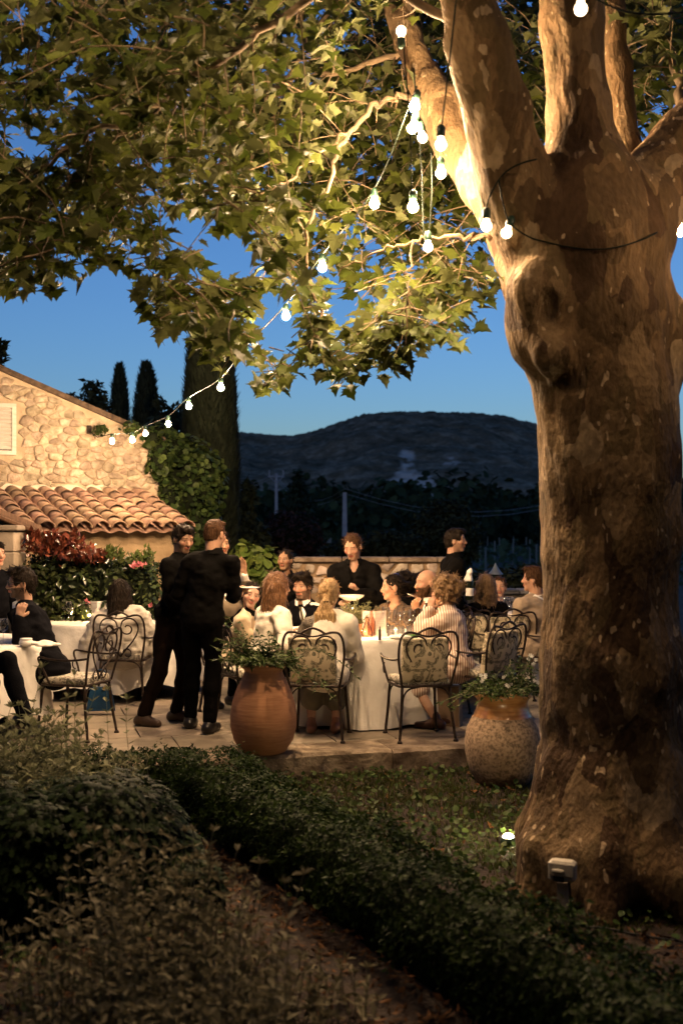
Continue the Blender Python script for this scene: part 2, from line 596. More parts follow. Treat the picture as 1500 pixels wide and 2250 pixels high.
m_tile = M('old_clay_tile', (.12, .066, .042), (.34, .225, .15), scale=11, rough=.9, bump=.8, bscale=50, rand=.32, detail=9, lo=.3, hi=.7)
m_wood_white = M('weathered_white_paint', (.52, .48, .42), (.62, .58, .52), scale=6, rough=.7, stretch=(1, 1, 6))
m_wood = M('brown_timber', (.07, .035, .02), (.13, .07, .04), scale=12, rough=.7, stretch=(6, 6, 1))

# ---- ground: one sheet, fine near the camera, out to the horizon
def geo(a, b, n, p): return [math.copysign(abs(t) ** p, t) * (b if t > 0 else -a) for t in np.linspace(-1, 1, n)]
gx = np.array(geo(-5000, 5000, 181, 4.0))
gy = np.concatenate([[-3000, -800, -150, -30, -8, -3], np.linspace(0, 14, 90), 14 + (np.linspace(0.02, 1, 60) ** 4) * 6000])
GX, GY = np.meshgrid(gx, gy, indexing='ij')
near = np.exp(-((GX) ** 2 + (GY - 6) ** 2) / 60)
GH = GZ + near * (.05 * vnoise(GX * 1.3, GY * 1.3, GX * 0) + .02 * vnoise(GX * 5, GY * 5, GX * 0))
GH -= np.clip((GY - 20) / 40, 0, 1) * .6
under = (GY - TO.y) * TN.y + GX * TN.x > .2
GH = np.where(under & (GY < 20), np.minimum(GH, GZ - .06), GH)
nxg, nyg = GX.shape
idx = np.arange(nxg * nyg).reshape(nxg, nyg)
gf = np.stack([idx[:-1, :-1].ravel(), idx[1:, :-1].ravel(), idx[1:, 1:].ravel(), idx[:-1, 1:].ravel()], 1)
g = link('ground', fast_mesh('ground', np.stack([GX, GY, GH], -1), gf, True), m_soil)
tag(g, 'brown bare soil of the garden and fields', kind='structure')
def ground_z(x, y):
    x, y = np.asarray(x, float), np.asarray(y, float)
    nr = np.exp(-((x) ** 2 + (y - 6) ** 2) / 60)
    return GZ + nr * (.05 * vnoise(x * 1.3, y * 1.3, x * 0) + .02 * vnoise(x * 5, y * 5, x * 0))

# ---- terrace: bed, paving slabs one by one, long kerb stones along the edge
terr = MB()
S0, S1, T1 = -5.2, 5.6, 8.2
vs = [TP(S0, .08, -.3), TP(S1, .08, -.3), TP(S1, T1, -.3), TP(S0, T1, -.3), TP(S0, .08, -.016), TP(S1, .08, -.016), TP(S1, T1, -.016), TP(S0, T1, -.016)]
terr.add(vs, [(3, 2, 1, 0), (4, 5, 6, 7), (0, 1, 5, 4), (1, 2, 6, 5), (2, 3, 7, 6), (3, 0, 4, 7)])
terrace = terr.build('terrace', m_joint)
tag(terrace, 'raised limestone terrace under the dinner tables', kind='structure')

def slab(name, s0, s1, t0, t1, z0, z1, m, gap=.006, rough=.0, segs=1):
    """one stone block with worn arrises; rough adds chips along the front"""
    bmv, bmf = [], []
    s0 += gap; s1 -= gap; t0 += gap; t1 -= gap
    ns_ = max(1, int((s1 - s0) / .09)) if rough else 1
    b = .008 if not rough else .02
    rows = []
    for k in range(ns_ + 1):
        s_ = s0 + (s1 - s0) * k / ns_
        e = b if (k in (0, ns_)) else 0
        j = [random.uniform(-1, 1) * rough for _ in range(5)]
        prof = [(t0 + j[0], z0), (t0 + j[1], (z0 + z1) / 2 + j[1] * .5), (t0 + j[2] * .6, z1 - b * 1.3 + j[2] * .3), (t0 + b * 1.5 + j[3], z1 - e * .3), (t1 - b, z1 - e * .3), (t1, z1 - b), (t1, z0)]
        rows.append([TP(s_, t, z) for (t, z) in prof])
    n = len(rows[0])
    for r_ in rows: bmv += r_
    for k in range(ns_):
        for i in range(n - 1):
            bmf.append((k * n + i + 1, k * n + i, (k + 1) * n + i, (k + 1) * n + i + 1))
    bmf.append(tuple(range(n)))
    bmf.append(tuple(ns_ * n + i for i in range(n - 1, -1, -1)))
    me = bpy.data.meshes.new(name)
    me.from_pydata(bmv, [], bmf)
    me.update()
    return link(name, me, m, terrace)

rr = random.Random(5)
s_ = S0
while s_ < S1:                                     # kerb stones
    L = rr.uniform(.85, 1.35)
    slab('kerb_stone', s_, min(s_ + L, S1), rr.uniform(-.012, .012), .42, -.27, rr.uniform(-.004, .004), m_kerb, gap=.004, rough=.011)
    s_ += L
t_ = .42
while t_ < T1:                                     # paving
    dt = rr.uniform(.42, .62)
    s_ = S0 - rr.uniform(0, .5)
    while s_ < S1:
        L = rr.uniform(.5, 1.0)
        slab('paving_slab', max(s_, S0), min(s_ + L, S1), t_, t_ + dt, -.05, rr.uniform(-.003, .003), m_paving)
        s_ += L
    t_ += dt

# ---- hill with scrub and pale rock
def ridge_v(u):
    return np.interp(u, [-1500, -400, 200, 400, 530, 560, 640, 700, 760, 800, 880, 1000, 1100, 1175, 1300, 1500, 1900, 2600], [1050, 1000, 985, 965, 952, 958, 955, 945, 925, 913, 906, 908, 920, 938, 985, 1050, 1100, 1120])
hx = np.linspace(-480, 480, 560); hq = np.linspace(0, 1.2, 250)
HX, HQ = np.meshgrid(hx, hq, indexing='ij')
HY = 330 + 520 * HQ
hu = 750 + HX * 2500 / HY
_q = np.linspace(0, 1, 200); ridge_gain = np.max(np.sin(_q * PI / 2) ** 1.1 / (330 + 520 * _q)) * 850   # the brow seen from below stands before the top
zr = CAMZ + (HZ - ridge_v(hu)) * 850 / 2500 / ridge_gain - 1.5
prof = np.where(HQ < 1, np.sin(np.clip(HQ, 0, 1) * PI / 2) ** 1.1, 1 - (HQ - 1) * 1.2)
Hh = -1 + (zr + 1) * prof + 7 * vnoise(HX * .02, HY * .02, HX * 0) * np.sin(np.clip(HQ, 0, 1) * PI) + 5 * vnoise(HX * .06, HY * .05, HX * 0 + 3) * np.sin(np.clip(HQ, 0, 1) * PI)
Hh += (2.6 * np.abs(vnoise(HX * .22, HY * .2, HX * 0 + 9)) + 1.6 * vnoise(HX * .5, HY * .5, HX * 0 + 5)) * np.clip(HQ * 6, 0, 1)
hv = HZ - (Hh - CAMZ) * 2500 / HY
rock = np.zeros_like(HX)
for (cu, cv, su, sv, a_) in ((890, 1075, 75, 42, 1.0), (893, 1010, 16, 26, 1.1), (988, 1012, 24, 14, .8), (640, 1075, 60, 12, .55), (930, 1060, 40, 26, .7)):
    rock = np.maximum(rock, a_ * np.exp(-(((hu - cu) / su) ** 2 + ((hv - cv) / sv) ** 2)))
rock = np.clip((rock * (1 + 1.5 * vnoise(HX * .16, HY * .07, HX * 0 + 2) + 1.5 * vnoise(HX * .42, HY * .22, HX * 0 + 7)) - .5) * 4.0, 0, 1)
nxh, nyh = HX.shape
idx = np.arange(nxh * nyh).reshape(nxh, nyh)
hf = np.stack([idx[:-1, :-1].ravel(), idx[1:, :-1].ravel(), idx[1:, 1:].ravel(), idx[:-1, 1:].ravel()], 1)
hme = fast_mesh('hill', np.stack([HX, HY, Hh], -1), hf, True)
at = hme.attributes.new('rock', 'FLOAT', 'POINT'); at.data.foreach_set('value', rock.ravel().astype(np.float32))
mh, nt, ns, ls, b = new_mat('scrub_hill')
an = node(ns, 'ShaderNodeAttribute', attribute_name='rock')
tc = ns.new('ShaderNodeTexCoord'); nz = node(ns, 'ShaderNodeTexNoise'); nz.inputs['Scale'].default_value = .09; nz.inputs['Detail'].default_value = 12; nz.inputs['Roughness'].default_value = .75
ls.new(tc.outputs['Object'], nz.inputs[0])
rp = ramp(ns, [(.38, (.050, .042, .026)), (.52, (.13, .095, .062)), (.62, (.24, .18, .125))]); ls.new(nz.outputs[0], rp.inputs[0])
mx = node(ns, 'ShaderNodeMix', data_type='RGBA'); mx.inputs[7].default_value = (.48, .38, .32, 1)
ls.new(an.outputs['Fac'], mx.inputs[0]); ls.new(rp.outputs[0], mx.inputs[6]); ls.new(mx.outputs[2], b.inputs['Base Color']); b.inputs['Roughness'].default_value = 1; b.inputs['Specular IOR Level'].default_value = .05
hill = link('hill', hme, mh)
tag(hill, 'dark scrub covered hill with pale rock patches', kind='structure')

# ---- stone house on the left
TH = R(28)
WD, DD = Vector((math.cos(TH), math.sin(TH), 0)), Vector((math.sin(TH), -math.cos(TH), 0))   # along the wall to the right; down the lean-to roof
EO = Vector((PX(85, 12.0), 12.0, 0))                # eave origin
RUN = 1.75
WO = EO - DD * RUN                                  # foot of the gable wall
ZE, ZR = 1.66, 2.10
def WP(t, z, out=0.0): 
    p = WO + WD * t + DD * out
    return Vector((p.x, p.y, z))
def gable_z(t): return 3.555 - .385 * (t + .05)
house = thing('stone_house', 'stone house with lamp lit rubble gable above a clay tiled lean-to roof', 'house', (WO.x, WO.y, 0))
Hinv = Matrix.Translation((-WO.x, -WO.y, 0))
def hl(p): return Hinv @ Vector(p)
TL, TR = -2.4, 1.93
w = MB()
back = 5.0
def gable_ring(out): return [hl(WP(TL, -.2, out)), hl(WP(TR, -.2, out)), hl(WP(TR, gable_z(TR), out)), hl(WP(TL, gable_z(TL), out))]
w.add(gable_ring(0) + gable_ring(-back), [(0, 1, 2, 3), (7, 6, 5, 4), (1, 0, 4, 5), (2, 1, 5, 6), (3, 2, 6, 7), (0, 3, 7, 4)])
w.build('wall', m_mortar, house)
# rubble stones of the gable
rs = random.Random(3)
Z0 = 2.06
cells = rubble(TR - TL, 2.3, .140, .088, rs, keep=lambda p: Z0 + p[1] < gable_z(TL + p[0]) - .055 and TL + p[0] > -.75 and not (-.62 < TL + p[0] < .20 and 2.50 < Z0 + p[1] < 3.24))
for c, poly in cells:
    poly = clip_poly(poly, 0, gable_z(TL) - Z0 - .03, .359, .933)
    if len(poly) < 3: continue
    if Z0 + c[1] < 2.20 and rs.random() < .75: continue
    me = stone_mesh('stone', c, poly, .0035, rs.uniform(.006, .036), rs, lambda x, y, o: hl(WP(TL + x, Z0 + y, o)), .012)
    link('stone', me, m_stone, house)
# pale flashing band over the lean-to
fb = MB()
n = 26
prev = None
for i in range(n + 1):
    t = -1.2 + (TR - .45 + 1.2) * i / n
    h_ = .10 + .03 * math.sin(i * 1.7) + rs.uniform(-.012, .012)
    fb.add([hl(WP(t, ZR - .02, .05)), hl(WP(t, ZR + h_, .026))], [])
    if i: k = len(fb.v) - 4; fb.f.append((k, k + 2, k + 3, k + 1)); fb.mi.append(0)
fb.build('flashing', m_plaster2, house, True)
# main roof slab with its verge
rf = MB()
a0, a1 = TL, TR + .06
for (o0, o1, dz0, dz1) in ((.07, -back - .2, .0, .065),):
    pts = []
    for o in (o0, o1):
        for t in (a0, a1):
            pts += [hl(WP(t, gable_z(t) + dz0, o)), hl(WP(t, gable_z(t) + dz1, o))]
    rf.add(pts, [(0, 2, 3, 1), (4, 5, 7, 6), (1, 3, 7, 5), (2, 0, 4, 6), (2, 6, 7, 3), (0, 1, 5, 4)])
rf.build('roof', M('dark_roof_edge', (.05, .035, .024), (.13, .09, .06), scale=14, rough=.95, bump=1.2), house)
def canal_tile(L, r0, r1, th=.014, n=7):
    """half-round clay tile along +y, falling end first, hump up"""
    v, f = [], []
    for (y, r) in ((0, r0), (L * .5, (r0 + r1) / 2), (L, r1)):
        for k in range(n + 1):
            a = PI * k / n
            v.append((r * math.cos(a), y, r * .82 * math.sin(a)))
        for k in range(n + 1):
            a = PI * k / n
            v.append(((r - th) * math.cos(a), y, (r - th) * .82 * math.sin(a)))
    m_ = 2 * (n + 1)
    for j in range(2):
        for k in range(n):
            a = j * m_ + k
            f.append((a, a + 1, a + m_ + 1, a + m_))
            a = j * m_ + n + 1 + k
            f.append((a + 1, a, a + m_, a + m_ + 1))
    for k in range(n):
        f.append((k + 1, k, n + 1 + k, n + 2 + k))
        a = 2 * m_
        f.append((a + k, a + k + 1, a + n + 2 + k, a + n + 1 + k))
    for j in range(2):
        for k in (0, n):
            f.append((j * m_ + k, j * m_ + n + 1 + k, j * m_ + m_ + n + 1 + k, j * m_ + m_ + k))
    me = bpy.data.meshes.new('roof_tile')
    me.from_pydata(v, [], f)
    me.polygons.foreach_set('use_smooth', np.ones(len(f), dtype=bool))
    me.update()
    me.materials.append(m_tile)
    return me
tile_me = canal_tile(.40, .095, .075)
def put_tile(p, ydir, up, parent, me=tile_me, name='roof_tile', s=1.0):
    o = bpy.data.objects.new(name, me); COL.objects.link(o); o.parent = parent
    yd = ydir.normalized(); xd = yd.cross(up).normalized(); zd = xd.cross(yd)
    o.matrix_local = Matrix.Translation(p) @ Matrix((xd, yd, zd)).transposed().to_4x4() @ Matrix.Scale(s, 4)
    return o
slope = (-DD * RUN + Vector((0, 0, ZR - ZE)))       # up the roof
SL = slope.length; sd = slope.normalized(); sn = WD.cross(sd).normalized()
if sn.z < 0: sn = -sn
rows = 7; ex = SL / rows
for i in range(-7, 9):
    for j in range(rows):
        t = i * .196 + .08 + rs.uniform(-.008, .008)
        p = EO + WD * t + Vector((0, 0, ZE + .035)) + sd * (j * ex - .04 + rs.uniform(-.015, .015)) + sn * (.012 + rs.uniform(-.004, .006))
        tilt = (sd - sn * .045 + WD * rs.uniform(-.03, .03)).normalized()
        put_tile(hl(p), tilt, (sn + WD * rs.uniform(-.06, .06)).normalized(), house)
# channel tiles under them, one corrugated bed
ch = MB()
nc = 16 * 8
for j in range(rows + 1):
    for k in range(nc + 1):
        t = (-7.5 + 16 * k / nc) * .196 + .08
        ph = 2 * PI * (k / 8.0)
        p = EO + WD * t + Vector((0, 0, ZE)) + sd * (j * ex - (.05 if j == 0 else 0)) + sn * (.012 - .028 * (.5 + .5 * math.cos(ph + PI * 0)))
        ch.v.append(tuple(hl(p)))
for j in range(rows):
    for k in range(nc):
        a = j * (nc + 1) + k
        ch.f.append((a, a + 1, a + nc + 2, a + nc + 1)); ch.mi.append(0)
ch.build('channel_tiles', m_tile, house, True)
# lean-to wall
lw = MB()
ins = .14
def LP(t, z, o): 
    p = EO + WD * t - DD * o
    return hl((p.x, p.y, z))
lw.add([LP(-1.6, -.2, ins), LP(1.60, -.2, ins), LP(1.60, ZE + .01, ins), LP(-1.6, ZE + .01, ins), LP(-1.6, -.2, RUN - .004), LP(1.60, -.2, RUN - .004), LP(1.60, ZR - .03, RUN - .004), LP(-1.6, ZR - .03, RUN - .004)],
       [(0, 1, 2, 3), (1, 5, 6, 2), (4, 0, 3, 7), (3, 2, 6, 7)])
lw.build('plaster_wall', m_plaster, house)
# louvred shutter
sh = MB()
ta, tb, za, zb = -.58, .135, 2.56, 3.17
def SP(t, z, o): return hl(WP(t, z, o))
def wbox(mb, t0, t1, z0, z1, o0, o1):
    mb.add([SP(t0, z0, o1), SP(t1, z0, o1), SP(t1, z1, o1), SP(t0, z1, o1), SP(t0, z0, o0), SP(t1, z0, o0), SP(t1, z1, o0), SP(t0, z1, o0)],
           [(0, 1, 2, 3), (7, 6, 5, 4), (1, 0, 4, 5), (2, 1, 5, 6), (3, 2, 6, 7), (0, 3, 7, 4)])
wbox(sh, ta, ta + .05, za, zb, 0, .05); wbox(sh, tb - .05, tb, za, zb, 0, .05)
wbox(sh, ta + .05, tb - .05, za, za + .05, .002, .048); wbox(sh, ta + .05, tb - .05, zb - .05, zb, .002, .048)
shutter = sh.build('shutter', m_wood_white, house)
for k in range(11):
    z = za + .07 + k * .0455
    sl = MB()
    sl.add([SP(ta + .05, z, .045), SP(tb - .05, z, .045), SP(tb - .05, z + .042, .012), SP(ta + .05, z + .042, .012), SP(ta + .05, z - .007, .042), SP(tb - .05, z - .007, .042), SP(tb - .05, z + .035, .009), SP(ta + .05, z + .035, .009)],
           [(0, 1, 2, 3), (7, 6, 5, 4), (1, 0, 4, 5), (2, 3, 7, 6)])
    sl.build('slat', m_wood_white, shutter)
wb = MB(); wbox(wb, ta + .03, tb - .03, za + .03, zb - .03, .001, .004)
wb.build('shutter_back', M('dark_opening', (.02, .018, .015)), house)
br = MB()                                            # hook that holds the festoon
hk = P(190, 938, 14.0)
br.box(hl(WP(1.02, 2.90, .03)), (.05, .05, .10)); br.tube([hl(WP(1.02, 2.90, .05)), hl(WP(1.04, 2.84, .12)), hl(WP(1.10, 2.80, .13))], .008, 5)
br.build('cable_hook', M('dark_iron', (.02, .016, .013), (.05, .035, .025), scale=30, rough=.5, metal=.6), house)

# ---- porch edge and gate pillar at the far left
gp = thing('gate_pillar', 'pale cut stone gate pillar with a flat cap beside the red shrub', 'pillar', (PX(0, 11.4), 11.4, 0))
for k, (z0, z1, hw) in enumerate(((0, .52, .21), (.525, 1.02, .208), (1.025, 1.45, .21), (1.455, 1.66, .207))):
    b_ = MB(); b_.box((0, 0, (z0 + z1) / 2), (hw * 2, hw * 2, z1 - z0), bev=.012); b_.build('stone_block', m_paving, gp)
b_ = MB(); b_.box((0, 0, 1.69), (.50, .50, .055), bev=.012); b_.build('cap', m_paving, gp)
pr = thing('porch_roof', 'sloping brown timber porch roof edge above the gate pillar', 'roof', (0, 0, 0))
b_ = MB()
pa, pb = P(-90, 1092, 11.05), P(92, 1166, 11.5)
dv = (pb - pa).normalized(); bk = Vector((-.47, .88, 0)) * 1.2
up = Vector((0, 0, .05))
b_.add([pa, pb, pb + bk, pa + bk, pa + up, pb + up, pb + bk + up, pa + bk + up], [(3, 2, 1, 0), (4, 5, 6, 7), (0, 1, 5, 4), (1, 2, 6, 5), (2, 3, 7, 6), (3, 0, 4, 7)])
b_.build('roof_board', m_wood, pr)
b_ = MB(); b_.tube([pa - up * .4 + bk * .03, pb - up * .4 + bk * .03], .035, 8); b_.build('rafter', m_wood, pr)

m_bed = M('tan_mortar', (.17, .115, .065), (.27, .19, .115), scale=9, rough=.95, bump=1, bscale=50)
m_river = M('river_stone', (.28, .22, .17), (.46, .39, .32), scale=12, rough=.9, bump=.8, bscale=40, rand=.3, detail=8)
# ---- low rubble wall behind the tables, and the lower grey parapet on the right
def rubble_wall(name, label, xa, xb, y, zt, th, sw, sh_, m_s, m_c, seed, cop=.055, n_cop=.62):
    root = thing(name, label, 'wall', ((xa + xb) / 2, y, 0))
    xo = (xa + xb) / 2
    b_ = MB(); b_.box((0, th / 2, (zt - cop - .2) / 2), (xb - xa, th, zt - cop + .2)); b_.build('wall_core', m_bed if m_s is m_river else m_joint, root)
    r_ = random.Random(seed)
    for c, poly in rubble(xb - xa, zt - cop, sw, sh_, r_):
        if r_.random() < .14: continue
        me = stone_mesh('stone', c, poly, r_.uniform(.012, .032), r_.uniform(.012, .03), r_, lambda x, y_, o: (xa + x - xo, -o, y_), .012)
        link('stone', me, m_s, root)
    x = xa
    while x < xb - .05:
        L = min(r_.uniform(.8, 1.2) * n_cop, xb - x)
        b_ = MB(); b_.box((x + L / 2 - xo, th / 2 - .02, zt - cop / 2), (L - .008, th + .08, cop), bev=.01); b_.build('coping_stone', m_c, root)
        x += L
    return root
rubble_wall('rubble_wall', 'low rubble wall with flat coping behind the main dinner table', PX(520, 13.5), PX(1010, 13.5), 13.5, 1.34, .4, .175, .12, m_river, m_kerb, 8)
m_grey = M('grey_stone', (.13, .125, .12), (.22, .21, .20), scale=8, rough=.9, bump=1, rand=.2)
rubble_wall('parapet_wall', 'grey low parapet wall behind the tables at the right', PX(1020, 14.2), PX(1420, 14.2), 14.2, .92, .35, .3, .2, m_grey, m_grey, 9)
# ================================================================== plane tree
def plane_bark():
    m, nt, ns, ls, b = new_mat('plane_bark')
    tc = ns.new('ShaderNodeTexCoord')
    mp = node(ns, 'ShaderNodeMapping'); mp.inputs['Scale'].default_value = (1, 1, .5)
    ls.new(tc.outputs['Object'], mp.inputs[0])
    wz = node(ns, 'ShaderNodeTexNoise'); wz.inputs['Scale'].default_value = 5; wz.inputs['Detail'].default_value = 4
    ls.new(mp.outputs[0], wz.inputs[0])
    mxv = node(ns, 'ShaderNodeMix', data_type='RGBA', blend_type='LINEAR_LIGHT'); mxv.inputs[0].default_value = .14
    ls.new(mp.outputs[0], mxv.inputs[6]); ls.new(wz.outputs['Color'], mxv.inputs[7])
    vp = node(ns, 'ShaderNodeTexVoronoi'); vp.inputs['Scale'].default_value = 6.5; vp.inputs['Randomness'].default_value = 1
    ls.new(mxv.outputs[2], vp.inputs[0])
    sx = ns.new('ShaderNodeSeparateColor'); ls.new(vp.outputs['Color'], sx.inputs[0])
    nb_ = node(ns, 'ShaderNodeTexNoise'); nb_.inputs['Scale'].default_value = 1.6; nb_.inputs['Detail'].default_value = 3; ls.new(mp.outputs[0], nb_.inputs[0])
    n1 = node(ns, 'ShaderNodeMath', operation='MULTIPLY_ADD'); n1.inputs[1].default_value = .55
    ls.new(sx.outputs[0], n1.inputs[0])
    nbm = node(ns, 'ShaderNodeMath', operation='MULTIPLY_ADD'); nbm.inputs[1].default_value = 1.0; nbm.inputs[2].default_value = -.27; ls.new(nb_.outputs[0], nbm.inputs[0]); ls.new(nbm.outputs[0], n1.inputs[2])
    r1 = ramp(ns, [(0, (.065, .037, .017)), (.30, (.105, .067, .031)), (.44, (.16, .102, .048)), (.56, (.125, .085, .038)), (.66, (.21, .142, .072)), (.78, (.30, .22, .125))], 'CONSTANT')
    ls.new(n1.outputs[0], r1.inputs[0])
    # pale chips where flakes came off
    vo = node(ns, 'ShaderNodeTexVoronoi'); vo.inputs['Scale'].default_value = 15; vo.inputs['Randomness'].default_value = 1
    ls.new(mxv.outputs[2], vo.inputs[0])
    n2 = node(ns, 'ShaderNodeTexNoise'); n2.inputs['Scale'].default_value = 2.2; ls.new(mp.outputs[0], n2.inputs[0])
    mth = node(ns, 'ShaderNodeMath', operation='MULTIPLY_ADD'); mth.inputs[1].default_value = -.62; ls.new(n2.outputs[0], mth.inputs[0]); mth.inputs[2].default_value = .46
    lt = node(ns, 'ShaderNodeMath', operation='LESS_THAN'); ls.new(vo.outputs['Distance'], lt.inputs[0]); ls.new(mth.outputs[0], lt.inputs[1])
    mx = node(ns, 'ShaderNodeMix', data_type='RGBA'); mx.inputs[7].default_value = (.40, .30, .18, 1)
    ls.new(lt.outputs[0], mx.inputs[0]); ls.new(r1.outputs[0], mx.inputs[6])
    # fine grain
    n3 = node(ns, 'ShaderNodeTexNoise'); n3.inputs['Scale'].default_value = 38; n3.inputs['Detail'].default_value = 8
    ls.new(mp.outputs[0], n3.inputs[0])
    r3 = ramp(ns, [(.3, (.55, .52, .48)), (.7, (1.15, 1.12, 1.1))]); ls.new(n3.outputs[0], r3.inputs[0])
    ml = node(ns, 'ShaderNodeMix', data_type='RGBA', blend_type='MULTIPLY'); ml.inputs[0].default_value = .65
    ls.new(mx.outputs[2], ml.inputs[6]); ls.new(r3.outputs[0], ml.inputs[7])
    ls.new(ml.outputs[2], b.inputs['Base Color']); b.inputs['Roughness'].default_value = .85; b.inputs['Specular IOR Level'].default_value = .2
    ad = node(ns, 'ShaderNodeMath', operation='MULTIPLY_ADD'); ad.inputs[1].default_value = .5
    ls.new(n3.outputs[0], ad.inputs[0]); ls.new(n1.outputs[0], ad.inputs[2])
    ad2 = node(ns, 'ShaderNodeMath', operation='MULTIPLY_ADD'); ad2.inputs[1].default_value = -.12; ls.new(lt.outputs[0], ad2.inputs[0]); ls.new(ad.outputs[0], ad2.inputs[2])
    bp = node(ns, 'ShaderNodeBump'); bp.inputs['Strength'].default_value = 1; bp.inputs['Distance'].default_value = .045
    ls.new(ad2.outputs[0], bp.inputs['Height']); ls.new(bp.outputs[0], b.inputs['Normal'])
    return m
m_bark = plane_bark()
m_twig = M('twig_bark', (.09, .062, .034), (.17, .12, .065), scale=9, rough=.8)
TD = 5.95
TC = P(1335, 1900, TD)
plane_tree = thing('plane_tree', 'big mottled plane tree with a thick trunk and lamp lit leaves over the terrace', 'tree', (TC.x, TC.y, GZ))
TI = Vector((TC.x, TC.y, GZ))
def tl(p): return Vector(p) - TI
def trunk_mesh():
    k = TD / F
    S = SDF((TC.x - 1.15, TC.y - 1.0, GZ - .15), (TC.x + 1.25, TC.y + 1.55, 5.15), .021)
    ax = [(1345, 2010, TD, .43), (1347, 1900, TD, .385), (1344, 1700, TD, .375), (1342, 1450, TD, .372), (1345, 1200, TD, .345), (1338, 1020, TD, .352), (1326, 850, TD, .372), (1306, 700, TD, .41), (1296, 560, TD, .40), (1290, 470, TD, .34)]
    pts = [P(u, v, D) for u, v, D, r in ax]; rs_ = [a[3] for a in ax]
    S.chain(pts, rs_, .05)
    limbs = [
        [(1230, 600, 5.9, .25), (1140, 440, 5.75, .17), (1095, 250, 5.62, .155), (1045, 80, 5.5, .158), (995, -80, 5.35, .155), (930, -330, 5.1, .15)],
        [(1200, 640, 6.15, .20), (1130, 520, 6.4, .135), (1052, 400, 6.6, .125), (965, 235, 6.9, .112), (893, 90, 7.1, .105), (850, -60, 7.3, .10), (780, -260, 7.5, .09)],
        [(1285, 520, 5.9, .33), (1288, 400, 5.86, .225), (1272, 250, 5.85, .182), (1258, 50, 5.8, .178), (1250, -120, 5.8, .18), (1240, -330, 5.8, .17)],
        [(1360, 470, 6.25, .16), (1366, 330, 6.35, .075), (1350, 150, 6.4, .058), (1342, -60, 6.4, .055), (1342, -300, 6.45, .05)],
        [(1370, 520, 5.95, .27), (1435, 400, 6.0, .19), (1500, 310, 6.0, .15), (1590, 205, 6.0, .14), (1740, 60, 6.0, .13)],
    ]
    for L in limbs:
        S.chain([P(a, b_, d) for a, b_, d, r in L], [r for *_, r in L], .045)
    # burl and bulges
    S.ell(P(1170, 705, 5.78), (.125, .16, .24), k=.12)
    S.ell(P(1180, 630, 5.65), (.12, .10, .12), k=.10)
    S.ell(P(1205, 690, 5.56), (.07, .06, .11), k=.05, sub=True)
    S.ell(P(1215, 780, 5.62), (.10, .10, .10), k=.10)
    S.ell(P(1465, 760, 5.95), (.08, .14, .24), k=.10)
    S.ell(P(1180, 445, 5.7), (.10, .09, .07), k=.08)
    # root flare
    for a, L, r in ((-150, .50, .14), (-105, .60, .15), (-62, .74, .18), (-20, .66, .17), (30, .6, .16), (90, .6, .17), (150, .45, .13), (195, .46, .11), (-128, .45, .12)):
        ca, sa = math.cos(R(a)), math.sin(R(a))
        c = Vector((P(1338, 1900, TD).x, TD, 0))
        p0 = c + Vector((ca * .26, sa * .26, GZ + .62)); p1 = c + Vector((ca * .40, sa * .40, GZ + .22)); p2 = c + Vector((ca * L, sa * L, GZ - .02))
        S.chain([p0, p1, p2], [r * .95, r, r * .55], .10)
    S.noise(.045, 2.4, 3.1, .15)
    S.noise(.020, (6.5, 6.5, 2.6), 8.2, .10)
    S.noise(.012, (15, 15, 8), 1.3, .08)
    return S.mesh('trunk')
tm = trunk_mesh()
from mathutils.bvhtree import BVHTree
TRUNK_BVH = BVHTree.FromPolygons([v.co.copy() for v in tm.vertices], [tuple(p.vertices) for p in tm.polygons])
def on_bark(u, v, off=.012):
    """where the bark's surface is seen at (u, v), lifted by off"""
    e = Vector((0, 0, CAMZ)); d = (P(u, v, 1.0) - e).normalized()
    h = TRUNK_BVH.ray_cast(e, d)
    return (h[0] - d * off) if h[0] is not None else P(u, v, TD)
tm.transform(Matrix.Translation(-TI))
link('trunk', tm, m_bark, plane_tree)

# five-lobed plane leaf along +y, folded along its midrib, with a stalk
_half = [(.0, .0), (.17, -.10), (.40, -.12), (.33, .04), (.52, .10), (.40, .20), (.68, .42), (.46, .43), (.30, .50), (.31, .66), (.15, .78)]
def _lf(x, y): return (x, y, .16 * abs(x) - .20 * (y - .3) ** 2)
PL_V = [_lf(0, .28)] + [_lf(x, y) for x, y in _half] + [_lf(0, 1.08)] + [_lf(-x, y) for x, y in reversed(_half[1:])]
PL_F = [(0, 1 + i, 1 + (i + 1) % (len(PL_V) - 1)) for i in range(len(PL_V) - 1)]
nb = len(PL_V)
PL_V += [(-.012, 0, 0), (.012, 0, 0), (0, -.38, .10)]
PL_F += [(nb, nb + 2, nb + 1)]
m_leaf = leaf_mat('plane_leaf', (.032, .048, .007), (.074, .086, .016), under=(.078, .086, .030), trans=.30, island=.30)
leaf_mes = []
for k in range(4):
    rnd = random.Random(k)
    me = bpy.data.meshes.new('leaf')
    me.from_pydata([(x * rnd.uniform(.92, 1.08), y * rnd.uniform(.94, 1.06), z * rnd.uniform(.3, 2.2) + rnd.uniform(-.02, .02)) for x, y, z in PL_V], [], PL_F)
    me.materials.append(m_leaf); me.update()
    leaf_mes.append(me)

